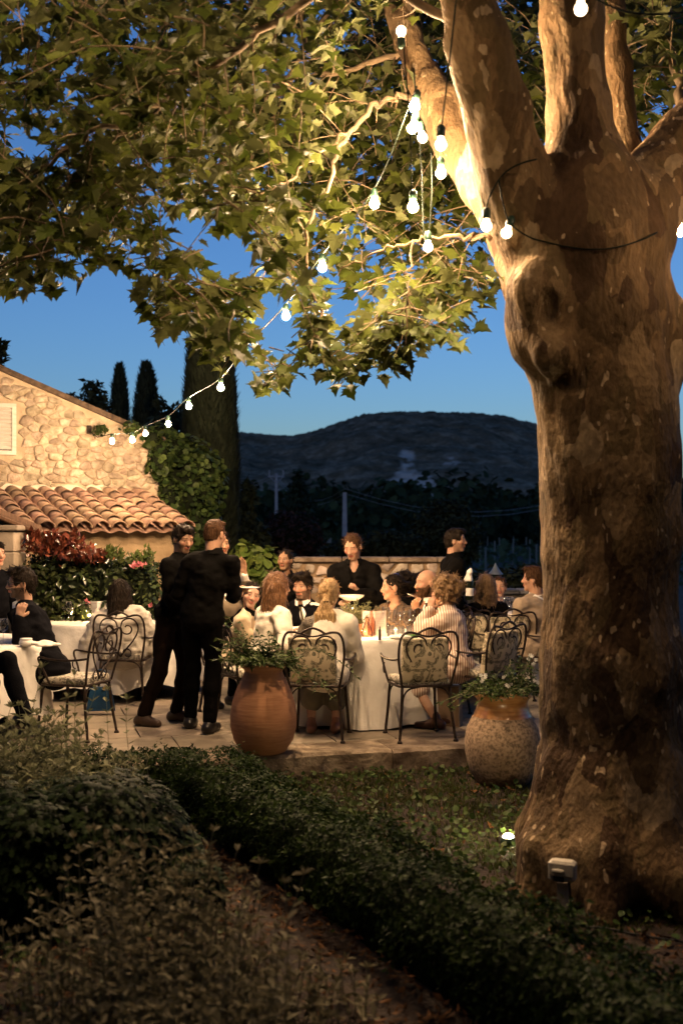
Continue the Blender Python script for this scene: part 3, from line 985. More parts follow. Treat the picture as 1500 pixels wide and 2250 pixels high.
VLU = [-200, 0, 100, 170, 215, 260, 300, 335, 400, 445, 480, 530, 545, 560, 600, 640, 660, 700, 760, 800, 870, 900, 930, 1000, 1040, 1075, 1100, 1115, 1180, 1320, 1440, 1500, 1700]
VLV = [700, 665, 645, 610, 590, 585, 640, 720, 745, 760, 830, 815, 760, 880, 890, 850, 790, 815, 860, 840, 820, 780, 775, 770, 720, 660, 600, 430, 330, 300, 360, 400, 420]
def vlow(u): return float(np.interp(u, VLU, VLV))
def in_gap(u, v):
    g = 0
    for cu, cv, su, sv in ((500, 545, 78, 62), (610, 700, 60, 75), (750, 690, 30, 60), (400, 480, 30, 25), (230, 120, 22, 24), (60, 300, 40, 35), (640, 100, 20, 40), (560, 390, 25, 20)  , (110, 60, 25, 20), (20, 140, 30, 40), (285, 70, 20, 35), (180, 430, 22, 25), (330, 330, 18, 22), (690, 30, 18, 30), (150, 200, 20, 25)):
        g = max(g, 1.25 - ((u - cu) / su) ** 2 * .6 - ((v - cv) / sv) ** 2 * .6)
    return g
rt = random.Random(21)
HOT = [P(822, 448, 6.6), P(907, 455, 6.0), P(910, 235, 6.1), P(905, 282, 6.15), P(968, 381, 6.2), P(708, 588, 7.4)]
LEAVES = []                                        # (pos, normal, tip direction, size)
twig = MB()
def grow_twig(p, d, L, size, sag=.5, rad=.0045, D0=None):
    """a leafy twig that droops as it goes"""
    pts = [Vector(p)]
    d = Vector(d).normalized()
    n = max(3, int(L / .085))
    if any((pts[0] - q).length < .55 for q in HOT): return
    for i in range(n):
        d = (d + Vector((rt.gauss(0, .16), rt.gauss(0, .16), -sag * .16 + rt.gauss(0, .08)))).normalized()
        q = pts[-1] + d * (L / n)
        u, v = 750 + q.x * F / q.y, HZ - (q.z - CAMZ) * F / q.y
        if (q.y < 7.3 and 800 < u < 1110 and 20 < v < 525 and rt.random() < .5) or in_gap(u, v) > .75: break
        if v > vlow(u) - 18 + rt.gauss(0, 10) or (1085 < u < 1470 and v > 330): break
        pts.append(q)
    if len(pts) < 2: return
    if size > .05: twig.tube(pts, [rad * (1 - .6 * i / len(pts)) for i in range(len(pts))], 4, caps=False)
    for i, q in enumerate(pts[1:], 1):
        for s_ in range(2 if rt.random() < .75 else 1):
            dd = (pts[i] - pts[i - 1]).normalized()
            side = dd.cross(Vector((rt.gauss(0, 1), rt.gauss(0, 1), rt.gauss(0, .6)))).normalized()
            u, v = 750 + q.x * F / q.y, HZ - (q.z - CAMZ) * F / q.y
            g = in_gap(u, v)
            if q.y < 7.3 and 800 < u < 1110 and 20 < v < 525 and rt.random() < .90: continue
            if q.y < 8 and 940 < u < 1110 and 260 < v < 560 and rt.random() < .8: continue
            if g > .55 and rt.random() < .93: continue
            tip = (side * .8 + dd * .3 + Vector((0, 0, -.55))).normalized()
            nr = Vector((rt.gauss(0, .55), rt.gauss(-.35, .55), .75))
            sz = size * rt.uniform(.55, 1.25)
            LEAVES.append((q + side * sz * .45 + Vector((0, 0, -.02)), nr, tip, sz))

# boughs: lit branches that can be followed by eye
BOUGHS = [
    [(1010, 60, 5.5, .035), (800, -40, 5.6, .032), (600, 50, 5.7, .028), (430, 170, 5.7, .024), (230, 290, 5.6, .018), (60, 380, 5.6, .010)],
    [(960, 235, 6.9, .03), (850, 215, 6.7, .026), (770, 290, 6.6, .022), (715, 420, 6.6, .018), (675, 500, 6.6, .016), (680, 620, 6.7, .013), (705, 720, 6.7, .010), (640, 810, 6.8, .006)],
    [(1075, 520, 6.3, .022), (980, 520, 6.4, .016), (900, 535, 6.5, .013), (830, 550, 6.6, .010), (740, 600, 6.8, .006)],
    [(900, 110, 7.1, .03), (780, 150, 7.2, .025), (640, 180, 7.3, .02), (500, 250, 7.4, .014), (380, 330, 7.4, .009)],
    [(430, 170, 5.7, .016), (330, 260, 5.9, .012), (215, 320, 6, .010), (200, 400, 6.0, .009), (60, 470, 6, .006)],
    [(850, -40, 7.3, .03), (700, 60, 7.9, .022), (560, 330, 8.2, .012), (545, 430, 8.4, .006)],
    [(770, 290, 6.6, .014), (690, 350, 6.4, .011), (590, 420, 6.2, .008), (520, 420, 6.2, .005)],
    [(900, 535, 6.5, .010), (900, 640, 6.5, .008), (880, 720, 6.6, .006), (800, 790, 6.7, .004)],
    [(1500, 310, 6, .05), (1480, 150, 6.4, .035), (1440, 40, 6.6, .02)],
]
def bough_pts(b_): return smooth_pts([P(u, v, D) for u, v, D, r in b_], 7), np.interp(np.linspace(0, 1, (len(b_) - 1) * 7 + 1), np.linspace(0, 1, len(b_)), [x[3] for x in b_])
for b_ in BOUGHS:
    pts, rs_ = bough_pts(b_)
    pts = [p + Vector((rt.gauss(0, .012), rt.gauss(0, .012), rt.gauss(0, .012))) for p in pts]
    mb = MB(); mb.tube([tl(p) for p in pts], [r * .7 for r in rs_], 7, caps=True); mb.build('branch', m_twig, plane_tree, True)
    for i in range(2, len(pts)):
        t_ = i / len(pts)
        for _ in range(1 if t_ < .3 else 2):
            if rt.random() < .15: continue
            dd = (pts[i] - pts[i - 1]).normalized()
            side = dd.cross(Vector((rt.gauss(0, 1), rt.gauss(0, 1), rt.gauss(0, .5)))).normalized()
            grow_twig(pts[i], side + dd * .6, rt.uniform(.25, .6), .092, sag=.8)
# boundary sprays that hang into the sky
for (u, v, D, n_) in ((580, 780, 6.8, 7), (470, 720, 6.6, 11), (400, 690, 6.4, 8), (475, 660, 6.5, 14), (440, 680, 6.7, 8), (720, 740, 6.7, 8), (830, 740, 6.9, 10), (920, 690, 7.0, 10), (990, 690, 7.1, 10), (1050, 610, 6.6, 9), (640, 800, 6.8, 6), (600, 830, 6.8, 6), (760, 790, 6.9, 7), (340, 650, 6.5, 7), (150, 560, 6.2, 9), (50, 590, 6.0, 9), (500, 770, 6.8, 5), (880, 600, 6.9, 9), (1010, 560, 6.9, 9), (960, 640, 7.1, 10), (860, 680, 7.1, 9)):
    for _ in range(n_):
        grow_twig(P(u + rt.gauss(0, 45), v + rt.gauss(0, 40) - 45, D + rt.gauss(0, .3)), (rt.gauss(0, 1), rt.gauss(0, .6), rt.uniform(-.6, .3)), rt.uniform(.25, .55), .094, sag=.7)
# the near canopy
count = 0
while count < 560:
    u, v = rt.uniform(-140, 1120), rt.uniform(-160, 800)
    if rt.random() < .12: u, v = rt.uniform(1000, 1600), rt.uniform(-140, 330)
    if v > vlow(u) - 60 or in_gap(u, v) > .4: continue
    cl = vnoise(np.array([u / 130.]), np.array([v / 130.]), np.array([3.3]))[0]
    if cl < -.16 and rt.random() < .8: continue
    D = rt.uniform(5.2, 7.2) if u < 560 else rt.uniform(6.0, 8.0)
    if u > 1000: D = rt.uniform(6.9, 8.6)
    grow_twig(P(u, v, D), (rt.gauss(0, 1), rt.gauss(0, .7), rt.uniform(-.7, .4)), rt.uniform(.35, .8), .090 if u < 600 else .084, sag=.8)
    count += 1
for _ in range(150):                               # leaves beyond the lamps
    u, v = rt.uniform(770, 1110), rt.uniform(-40, 560)
    if v > vlow(u) - 30: continue
    grow_twig(P(u, v, rt.uniform(8.1, 10.0)), (rt.gauss(0, 1), rt.gauss(0, .7), rt.uniform(-.6, .4)), rt.uniform(.4, .8), .11, sag=.6)
# the far side of the crown, dark
count = 0
while count < 640:
    u, v = rt.uniform(-120, 1640), rt.uniform(-150, 640)
    if v > vlow(u) - 110 or in_gap(u, v) > .62: continue
    cl = vnoise(np.array([u / 90.]), np.array([v / 90.]), np.array([8.3]))[0]
    if cl < -.08 and rt.random() < .85: continue
    grow_twig(P(u, v, rt.uniform(9.0, 12.5)), (rt.gauss(0, 1), rt.gauss(0, .7), rt.uniform(-.5, .5)), rt.uniform(.5, 1.0), .13, sag=.5)
    count += 1
twig.v = [tuple(tl(p)) for p in twig.v]
tag(twig.build('twigs', m_twig, plane_tree), kind='stuff')
# the crown goes on unseen over the camera; leaves added to block the sky
for _ in range(2600):
    p = Vector((rt.uniform(-6, 6.5), rt.uniform(-4.5, 5.0), rt.uniform(5.0, 8.0)))
    if p.y > 3.6 and p.z < 5.4: continue
    for __ in range(3):
        LEAVES.append((p + Vector((rt.gauss(0, .18), rt.gauss(0, .18), rt.gauss(0, .12))), Vector((rt.gauss(0, .4), rt.gauss(0, .4), 1)), Vector((rt.gauss(0, 1), rt.gauss(0, 1), -.3)), rt.uniform(.14, .24)))
LEAVES.sort(key=lambda L: L[0].y / L[3])
crown = bpy.data.objects.new('crown', None); COL.objects.link(crown); crown.parent = plane_tree
n_ind = 0
rest = []
for (p, nr, tip, sz) in LEAVES:
    u, v = 750 + p.x * F / p.y, HZ - (p.z - CAMZ) * F / p.y
    if any((p - q).length < .50 for q in HOT): continue
    if n_ind < 300 and 0 < u < 1500 and 0 < v < 2250:
        zd = nr.normalized(); yd = (tip - zd * tip.dot(zd)).normalized(); xd = yd.cross(zd)
        o = bpy.data.objects.new('leaf', leaf_mes[n_ind % 4]); COL.objects.link(o); o.parent = crown
        o.matrix_local = Matrix.Translation(tl(p)) @ Matrix((xd, yd, zd)).transposed().to_4x4() @ Matrix.Scale(sz, 4)
        n_ind += 1
    else: rest.append((p, nr, tip, sz))
pos = np.array([tl(r_[0]) for r_ in rest]); nrm = np.array([r_[1] for r_ in rest]); tip = np.array([r_[2] for r_ in rest]); siz = np.array([r_[3] for r_ in rest])
def scatter_y(name, pos, nrm, tip, siz, bv, bf, m, parent):
    """like scatter, but the leaf's +y follows tip"""
    nz = nrm / np.linalg.norm(nrm, axis=1, keepdims=True)
    ty = tip - nz * np.sum(tip * nz, axis=1, keepdims=True); ty /= np.maximum(np.linalg.norm(ty, axis=1, keepdims=True), 1e-6)
    tx = np.cross(ty, nz)
    bv = np.asarray(bv); bf = np.asarray(bf)
    zs = RNG.uniform(.3, 2.4, len(pos))[:, None, None]
    V = pos[:, None, :] + siz[:, None, None] * (bv[None, :, 0, None] * tx[:, None, :] + bv[None, :, 1, None] * ty[:, None, :] + zs * bv[None, :, 2, None] * nz[:, None, :])
    Fc = (bf[None] + (np.arange(len(pos)) * len(bv))[:, None, None]).reshape(-1, bf.shape[1])
    return link(name, fast_mesh(name, V.reshape(-1, 3), Fc), m, parent)
tag(scatter_y('leaves', pos, nrm, tip, siz, PL_V, PL_F, m_leaf, crown), kind='stuff')

# ================================================================== other trees and shrubs
def blob_points(n, c, r, rng, shell=.55, lump=.25, seed=0.0):
    """points through an uneven ellipsoid, most of them near its skin, and outward normals"""
    d = rng.normal(size=(n, 3)); d /= np.linalg.norm(d, axis=1, keepdims=True)
    rad = (shell + (1 - shell) * rng.random(n) ** .5)
    l_ = 1 + lump * 2 * vnoise(d[:, 0] * 2.4 + seed, d[:, 1] * 2.4 + seed * 2, d[:, 2] * 2.4 + 5) + lump * 1.2 * vnoise(d[:, 0] * 6 + seed, d[:, 1] * 6, d[:, 2] * 6 + 5)
    return np.asarray(c) + d * (rad * l_)[:, None] * np.asarray(r), d
m_cyp = leaf_mat('cypress_needles', (.010, .014, .008), (.026, .032, .017), trans=.1, island=.4, rough=.8, spec=.1)
m_dk = leaf_mat('dark_foliage', (.012, .018, .009), (.030, .038, .016), trans=.15, island=.4, rough=.7, spec=.15)
m_dkred = leaf_mat('dark_red_foliage', (.026, .012, .010), (.05, .024, .016), trans=.15, island=.4, rough=.7, spec=.15)
m_ivy = leaf_mat('ivy_leaf', (.018, .034, .010), (.045, .065, .018), trans=.15, island=.4, rough=.45)
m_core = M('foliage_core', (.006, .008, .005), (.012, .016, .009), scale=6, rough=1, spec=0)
m_trunk = M('dark_trunk', (.03, .02, .014), (.06, .042, .03), scale=6, stretch=(4, 4, 1), rough=.95, bump=1)
rn = np.random.default_rng(4)

def cypress(label, u, vtop, D, half, group=None, n=5200, zb=GZ, leaf=.10, taper=.75):
    x = PX(u, D); zt = CAMZ - (vtop - HZ) * D / F; r = half * D / F
    root = thing('cypress', label, 'tree', (x, D, zb), group=group)
    mb = MB(); mb.lathe([(r * .16, 0), (r * .14, 1.0), (r * .08, (zt - zb) * .7)], n=8); mb.build('trunk', m_trunk, root, True)
    H = zt - zb
    h = rn.random(n) ** .9
    def prof(h): return np.clip(np.minimum(1, (h + .02) / .06) * np.where(h < .45, .9 + .1 * h / .45, np.sqrt(np.clip(1 - ((h - .45) / .56) ** 2.2, 0, 1))), 0, 1)
    a = rn.random(n) * 2 * PI
    rr_ = r * prof(h) * (.82 + .18 * rn.random(n)) * (1 + .14 * vnoise(np.cos(a) * 3 + u, np.sin(a) * 3, h * H * 1.6))
    pos = np.stack([np.cos(a) * rr_, np.sin(a) * rr_, .25 + h * (H - .25)], 1)
    nr = np.stack([np.cos(a), np.sin(a), rn.normal(size=n) * .3], 1)
    up = np.stack([rn.normal(size=n) * .2 + np.cos(a) * .12, rn.normal(size=n) * .2 + np.sin(a) * .12, np.ones(n)], 1)
    cr = bpy.data.objects.new('crown', None); COL.objects.link(cr); cr.parent = root
    scatter('foliage', pos, nr, leaf * rn.uniform(.6, 1.4, n), [(0, -.3, 0), (.16, .3, .04), (0, 1.0, .10), (-.16, .3, .04)], LEAF4_F, m_cyp, cr, rn, yaw=up)
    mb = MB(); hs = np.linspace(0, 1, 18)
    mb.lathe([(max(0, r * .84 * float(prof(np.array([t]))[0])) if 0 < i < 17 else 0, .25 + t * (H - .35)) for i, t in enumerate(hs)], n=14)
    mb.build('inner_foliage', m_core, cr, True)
    return root
cypress('tall dark cypress column rising behind the house, partly hidden by plane leaves', 462, 640, 16.5, 64, 'cypresses beyond the house', 26000, leaf=.12)
cypress('narrower of two round topped cypresses on the skyline above the stone house', 263, 804, 27, 28, 'cypresses beyond the house', 5000, leaf=.12)
cypress('broader of two round topped cypresses on the skyline above the stone house', 322, 801, 25, 38, 'cypresses beyond the house', 6500, leaf=.12)

def leafy(name, label, cat, blobs, n, leaf, m, D, base, trunk=True, group=None, core=True, zb=GZ, bv=LEAF4_V, bf=LEAF4_F, seed=0, up=.5, shell=.55, lump=.28, cm=None, core_s=.72):
    """shrub or tree: leaves through several uneven lobes given as (u, v, half width, half height) at depth D"""
    x = PX(base, D)
    root = thing(name, label, cat, (x, D, zb), group=group)
    O = np.array([x, D, zb])
    P_, N_ = [], []
    tot = sum(b[2] * b[3] for b in blobs)
    zs = min(CAMZ - (b[1] - HZ) * D / F for b in blobs)
    if trunk:
        mb = MB()
        for b in blobs[:5]:
            c = np.array(P(b[0], b[1], D)) - O
            r_ = max(.02, b[2] * D / F * .09)
            mb.tube(smooth_pts([(0, 0, 0), (c[0] * .3, 0, c[2] * .45), (c[0], c[1], c[2])], 3), [r_ * 1.3, r_ * 1.2, r_ * 1.1, r_, r_ * .8, r_ * .6, r_ * .4], 6)
        mb.build('trunk' if cat == 'tree' else 'stems', m_trunk, root, True)['kind'] = 'stuff'
    cr = bpy.data.objects.new('crown', None); COL.objects.link(cr); cr.parent = root
    cb = MB()
    for i, b in enumerate(blobs):
        c = np.array(P(b[0], b[1], D + (b[4] if len(b) > 4 else 0)))
        r_ = np.array([b[2], .85 * b[2], b[3]]) * D / F
        k = max(12, int(n * b[2] * b[3] / tot))
        p, d = blob_points(k, c - O, r_, rn, shell, lump, seed + i * 3.1)
        P_.append(p); N_.append(d + np.array([0, 0, up]) + rn.normal(size=d.shape) * .6)
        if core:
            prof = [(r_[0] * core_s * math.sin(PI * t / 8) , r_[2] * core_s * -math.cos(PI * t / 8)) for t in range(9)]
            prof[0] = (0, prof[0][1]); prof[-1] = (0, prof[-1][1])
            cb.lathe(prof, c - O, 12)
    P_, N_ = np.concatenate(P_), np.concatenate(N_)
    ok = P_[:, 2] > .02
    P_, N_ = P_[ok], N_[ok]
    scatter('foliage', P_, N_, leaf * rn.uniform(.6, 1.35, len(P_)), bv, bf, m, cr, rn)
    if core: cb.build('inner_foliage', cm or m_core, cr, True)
    return root
ROUND_V = [(0, 0, 0), (.38, .3, .08), (.36, .72, .05), (0, 1, -.05), (-.36, .72, .05), (-.38, .3, .08)]
ROUND_F = [(0, 1, 2), (0, 2, 3), (0, 3, 4), (0, 4, 5)]
leafy('ivy_bush', 'dark ivy mass climbing the right corner of the stone house', 'bush', [(405, 1080, 85, 110), (375, 1000, 55, 60), (352, 1010, 26, 50, -.6), (372, 1090, 22, 50, -.6), (335, 965, 22, 22, -.6), (440, 1040, 55, 60), (350, 960, 40, 32), (425, 1150, 70, 60), (360, 1100, 30, 60), (440, 1250, 60, 80), (410, 1200, 40, 60)], 5400, .085, m_ivy, 14.9, 400, bv=ROUND_V, bf=ROUND_F, lump=.2)
leafy('ivy_spray', 'small green creeper tuft growing on the gable near the lit bulbs', 'plant', [(222, 945, 15, 10), (215, 955, 8, 9), (290, 940, 22, 15), (300, 965, 14, 10)], 260, .05, m_ivy, 13.9, 230, trunk=False, core=False, bv=ROUND_V, bf=ROUND_F, zb=2.8)
leafy('walnut_tree', 'dark big leafed tree top between the house roof and the round topped cypresses', 'tree', [(205, 868, 22, 28), (215, 900, 28, 26), (190, 895, 14, 20), (240, 925, 30, 20)], 700, .16, m_dk, 24, 212, core=False)
leafy('walnut_tree', 'dark big leafed tree top between the broad cypress and the tall cypress', 'tree', [(385, 915, 20, 24), (360, 935, 26, 26), (350, 885, 10, 20), (395, 950, 16, 24)], 600, .15, m_dk, 22, 375, core=False)
leafy('walnut_tree', 'dark tree top at the left edge above the house roof', 'tree', [(0, 790, 14, 30), (-20, 770, 22, 30), (3, 765, 8, 10)], 260, .16, m_dk, 20, -10, core=False)
leafy('walnut_tree', 'tiny dark tree top just peeping over the house roof', 'tree', [(155, 878, 16, 9), (148, 884, 12, 8)], 160, .14, m_dk, 24, 155, core=False)
# photinia hedge, pale shrub by the wall
m_pho = leaf_mat('photinia_green', (.020, .036, .012), (.05, .062, .020), trans=.12, island=.4, rough=.22, spec=.6)
m_phr = leaf_mat('photinia_red', (.075, .019, .011), (.17, .048, .025), trans=.25, island=.35, rough=.25, spec=.6)
ph = leafy('photinia_hedge', 'glossy dark hedge with red young shoots in front of the lean-to', 'hedge', [(90, 1290, 60, 75), (170, 1290, 75, 80), (255, 1300, 75, 80), (320, 1310, 40, 90), (120, 1240, 55, 50), (210, 1250, 60, 45), (300, 1260, 50, 40), (90, 1380, 70, 80), (190, 1390, 80, 80), (290, 1390, 70, 80)], 8500, .07, m_pho, 11.7, 190)
def add_leaves(root, name, blobs, n, leaf, m, D, up=1.2):
    O = np.array(root.location)
    cr = [c for c in root.children if c.name.startswith('crown')][0]
    tot = sum(b[2] * b[3] for b in blobs); P_ = []; N_ = []
    for i, b in enumerate(blobs):
        c = np.array(P(b[0], b[1], D)) - O
        r_ = np.array([b[2], b[2] * .8, b[3]]) * D / F
        p, d = blob_points(max(8, int(n * b[2] * b[3] / tot)), c, r_, rn, .2, .25, i)
        P_.append(p); N_.append(d * .5 + rn.normal(size=d.shape) * .8)
    P_, N_ = np.concatenate(P_), np.concatenate(N_)
    tips = rn.normal(size=P_.shape) * .55 + np.array([0, 0, 1.0])
    tag(scatter(name, P_, N_, leaf * rn.uniform(.6, 1.3, len(P_)), LEAF4_V, LEAF4_F, m, cr, rn, yaw=tips), kind='stuff')
add_leaves(ph, 'red_shoots', [(85, 1200, 40, 26), (130, 1195, 30, 26), (160, 1215, 50, 26), (200, 1225, 38, 18), (170, 1185, 8, 22), (75, 1180, 14, 14), (225, 1225, 16, 14)], 900, .075, m_phr, 11.45)
add_leaves(ph, 'green_shoots', [(255, 1220, 22, 18), (300, 1235, 30, 18), (325, 1225, 14, 20), (240, 1210, 10, 10)], 260, .07, leaf_mat('photinia_young', (.06, .09, .02), (.10, .12, .035), rough=.25, spec=.6), 11.45)
m_pink = leaf_mat('pink_petal', (.55, .14, .18), (.70, .25, .26), trans=.2, rough=.6)
add_leaves(ph, 'pink_flowers', [(305, 1243, 16, 5), (192, 1325, 4, 4), (330, 1333, 3, 4), (298, 1247, 10, 5)], 70, .04, m_pink, 11.1)
m_lime = leaf_mat('pale_shrub_leaf', (.055, .095, .018), (.12, .15, .035), trans=.25, island=.3, rough=.5)
leafy('laurel_shrub', 'pale green round leaved shrub between the waiters and the low wall', 'bush', [(570, 1245, 38, 42), (540, 1215, 14, 26), (590, 1235, 24, 26), (520, 1230, 18, 16), (585, 1290, 40, 45), (545, 1290, 40, 45), (570, 1370, 45, 60)], 950, .12, m_lime, 12.9, 565, bv=ROUND_V, bf=ROUND_F, cm=m_core)
# dark trees of the valley
leafy('red_shrub', 'dark red brown bushy tree left of the pale pole', 'tree', [(640, 1175, 62, 48), (590, 1190, 40, 42), (680, 1195, 30, 40), (620, 1140, 30, 18)], 2600, .13, m_dkred, 30, 630)
leafy('conifer', 'dark pointed conifer left of the pale pole', 'tree', [(655, 1120, 34, 40), (655, 1080, 20, 34), (655, 1050, 8, 20), (660, 1160, 42, 30)], 1500, .3, m_dk, 62, 655)
leafy('round_tree', 'big dark round tree behind the waiter with the bottle', 'tree', [(975, 1180, 78, 75), (940, 1170, 40, 60), (1020, 1190, 40, 60), (985, 1125, 50, 30), (960, 1115, 22, 18)], 4200, .13, m_dk, 28, 980)
leafy('dark_shrub', 'low dark shrub line above the low wall right of the pale pole', 'bush', [(790, 1205, 70, 28), (850, 1195, 60, 34), (740, 1215, 40, 22), (905, 1205, 40, 30)], 2600, .14, m_dk, 26, 810, trunk=False)
leafy('dark_shrub', 'black low shrub behind the parapet wall at the right', 'bush', [(1130, 1290, 70, 45), (1180, 1280, 50, 45), (1060, 1295, 60, 40)], 1600, .12, m_dk, 18, 1130, trunk=False)
leafy('dark_shrub', 'black low shrub right of the tall cypress foot', 'bush', [(560, 1195, 30, 45), (535, 1160, 22, 70), (545, 1090, 16, 36)], 1500, .13, m_dk, 20, 550, trunk=False)
# far wood on the valley floor
m_wood_far = leaf_mat('valley_foliage', (.016, .026, .014), (.036, .046, .022), trans=.1, island=.5, rough=.9, spec=.05)
P_, N_ = [], []
for i in range(230):
    D = rt.uniform(90, 320); u = rt.uniform(200, 1700)
    h = rt.uniform(4, 10) * (1 if D > 140 else .7); x = PX(u, D)
    if 1060 < u < 1210 and D < 150: continue
    p, d = blob_points(110, (x, D, -1 + h * .55), (h * .5, h * .5, h * .55), rn, .7, .25, i)
    P_.append(p); N_.append(d + rn.normal(size=d.shape) * .4)
P_, N_ = np.concatenate(P_), np.concatenate(N_)
o = scatter('far_wood', P_, N_, .012 * P_[:, 1] ** .95 * rn.uniform(.5, 1.2, len(P_)), ROUND_V, ROUND_F, m_wood_far, None, rn)
tag(o, 'dark far woodland on the valley floor below the hill', 'woodland', kind='stuff')
# vineyard rows
m_vine = leaf_mat('vine_leaf', (.045, .065, .035), (.08, .10, .055), trans=.2, rough=.8)
P_ = []
for r_ in range(9):
    D = 44 + r_ * 7
    x = np.arange(-4, 40, .16); n = len(x)
    P_.append(np.stack([x + rn.normal(size=n) * .1, D + rn.normal(size=n) * .2 + x * .05, -.8 + .3 + rn.random(n) * 1.0], 1))
P_ = np.concatenate(P_)
o = scatter('vineyard', P_, rn.normal(size=P_.shape), .5 * rn.uniform(.5, 1.2, len(P_)), ROUND_V, ROUND_F, m_vine, None, rn)
tag(o, 'pale green vine rows in the field right of the round tree', 'vineyard', kind='stuff')
mb = MB()
for r_ in range(9):
    D = 44 + r_ * 7
    for x in np.arange(-4, 40, 3.2): mb.box((x, D + x * .05, .05), (.07, .07, 1.8))
tag(mb.build('vine_stakes', M('grey_stake', (.14, .14, .13)), o), kind='stuff')
# concrete power poles
m_conc = M('pole_concrete', (.24, .22, .24), (.32, .30, .31), scale=5, rough=.9)
for (u, v0, v1, D, label, arms) in ((607, 1040, 1150, 90, 'grey electricity pole with cross arms left of the conifer', 1), (757, 1082, 1200, 60, 'pale plain electricity pole behind the standing woman', 0)):
    p = thing('utility_pole', label, 'pole', (PX(u, D), D, -.8), group='electricity poles in the valley')
    zt = CAMZ - (v0 - HZ) * D / F + .8
    mb = MB(); w_ = .0022 * D if not arms else .0014 * D
    mb.add([(sx * w_ * s_, sy * w_ * s_, z) for z, s_ in ((0, 1.25), (zt, .75)) for sx, sy in ((-1, -1), (1, -1), (1, 1), (-1, 1))], [(0, 1, 5, 4), (1, 2, 6, 5), (2, 3, 7, 6), (3, 0, 4, 7), (4, 5, 6, 7)])
    mb.build('post', m_conc, p)
    if arms:
        mb = MB(); mb.box((0, 0, zt - .25), (1.3, .1, .1)); mb.tube([(-.55, 0, zt - .2), (-.55, 0, zt + .25)], .05, 5); mb.tube([(.55, 0, zt - .2), (.55, 0, zt + .25)], .05, 5); mb.tube([(-.5, 0, zt - .3), (0, 0, zt - .8), (.5, 0, zt - .3)], .035, 5)
        mb.build('cross_arm', m_conc, p)
mb = MB()
a, b_ = P(607, 1048, 90), P(757, 1084, 60)
for dz in (0, .25):
    for (p0, p1) in ((a, b_), (b_, P(1300, 1085, 70)), (a, P(300, 1060, 100))):
        mb.tube([p0.lerp(p1, t / 8) + Vector((0, 0, dz - 1.3 * 4 * (t / 8) * (1 - t / 8))) for t in range(9)], .012, 3)
tag(mb.build('power_line', m_conc), 'thin overhead wires strung between the electricity poles', 'cable')

# ================================================================== garden
m_box = leaf_mat('box_leaf', (.007, .017, .003), (.024, .040, .007), trans=.22, island=.4, rough=.6, spec=.06)
m_yew = leaf_mat('yew_leaf', (.005, .011, .003), (.012, .022, .005), spec=.04, trans=.1, island=.4, rough=.6)
m_sage = leaf_mat('sage_leaf', (.085, .080, .045), (.19, .17, .105), trans=.2, island=.3, rough=.75)
m_stem = M('green_stem', (.11, .12, .06), (.17, .16, .09), scale=10, rough=.8)
def hedge(name, label, path, wdt, hgt, n, leaf):
    """clipped box hedge along a ground path: leafy skin over a dark core"""
    pts = smooth_pts([(x, y, 0) for x, y in path], 10)
    root = thing(name, label, 'hedge', (pts[0].x, pts[0].y, GZ), group='clipped box hedges')
    O = Vector((pts[0].x, pts[0].y, GZ))
    seg = np.array([[p.x, p.y] for p in pts]); L = np.concatenate([[0], np.cumsum(np.linalg.norm(np.diff(seg, axis=0), axis=1))])
    s_ = rn.random(n) * L[-1]
    cx, cyy = np.interp(s_, L, seg[:, 0]), np.interp(s_, L, seg[:, 1])
    e = .05
    tx, ty = np.interp(s_ + e, L, seg[:, 0]) - np.interp(s_ - e, L, seg[:, 0]), np.interp(s_ + e, L, seg[:, 1]) - np.interp(s_ - e, L, seg[:, 1])
    l_ = np.maximum(np.hypot(tx, ty), 1e-6); tx, ty = tx / l_, ty / l_
    a = rn.uniform(-.25, PI + .25, n)
    ex = 2.6
    ca, sa = np.cos(a), np.sin(a)
    px_ = np.sign(ca) * np.abs(ca) ** (2 / ex); pz_ = np.sign(sa) * np.abs(sa) ** (2 / ex)
    lump = 1 + .42 * vnoise(s_ * 3.2, px_ * 2, pz_ * 2 + 4) + .55 * vnoise(s_ * 8, px_ * 3, pz_ * 3 + 9) + np.where(rn.random(n) < .06, .16 * rn.random(n), 0)
    d_ = (.78 + .27 * rn.random(n) ** .7) * lump
    off = px_ * wdt / 2 * d_; z = hgt * .45 + pz_ * hgt * .55 * d_
    pos = np.stack([cx - ty * off - O.x, cyy + tx * off - O.y, z], 1)
    nr = np.stack([-ty * px_, tx * px_, pz_ + .3], 1) + rn.normal(size=(n, 3)) * .55
    ok = z > .01
    tips = np.stack([-ty * px_, tx * px_, np.abs(pz_) + .4], 1) + rn.normal(size=(n, 3)) * .7
    scatter('foliage', pos[ok], nr[ok], leaf * rn.uniform(.6, 1.4, int(ok.sum())), LEAF4_V, LEAF4_F, m_box, root, rn, yaw=tips[ok])
    cb = MB()
    ring = []
    for k, p in enumerate(pts):
        t = (pts[min(k + 1, len(pts) - 1)] - pts[max(k - 1, 0)]).normalized()
        nn = Vector((-t.y, t.x, 0))
        for j in range(9):
            aa = PI * j / 8
            cb.v.append(tuple(Vector((p.x - O.x, p.y - O.y, 0)) + nn * math.copysign(abs(math.cos(aa)) ** .75, math.cos(aa)) * wdt * .36 + Vector((0, 0, max(0, math.sin(aa)) ** .75 * hgt * .74))))
    for k in range(len(pts) - 1):
        for j in range(8):
            cb.f.append((k * 9 + j, k * 9 + j + 1, (k + 1) * 9 + j + 1, (k + 1) * 9 + j)); cb.mi.append(0)
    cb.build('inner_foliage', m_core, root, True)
    return root
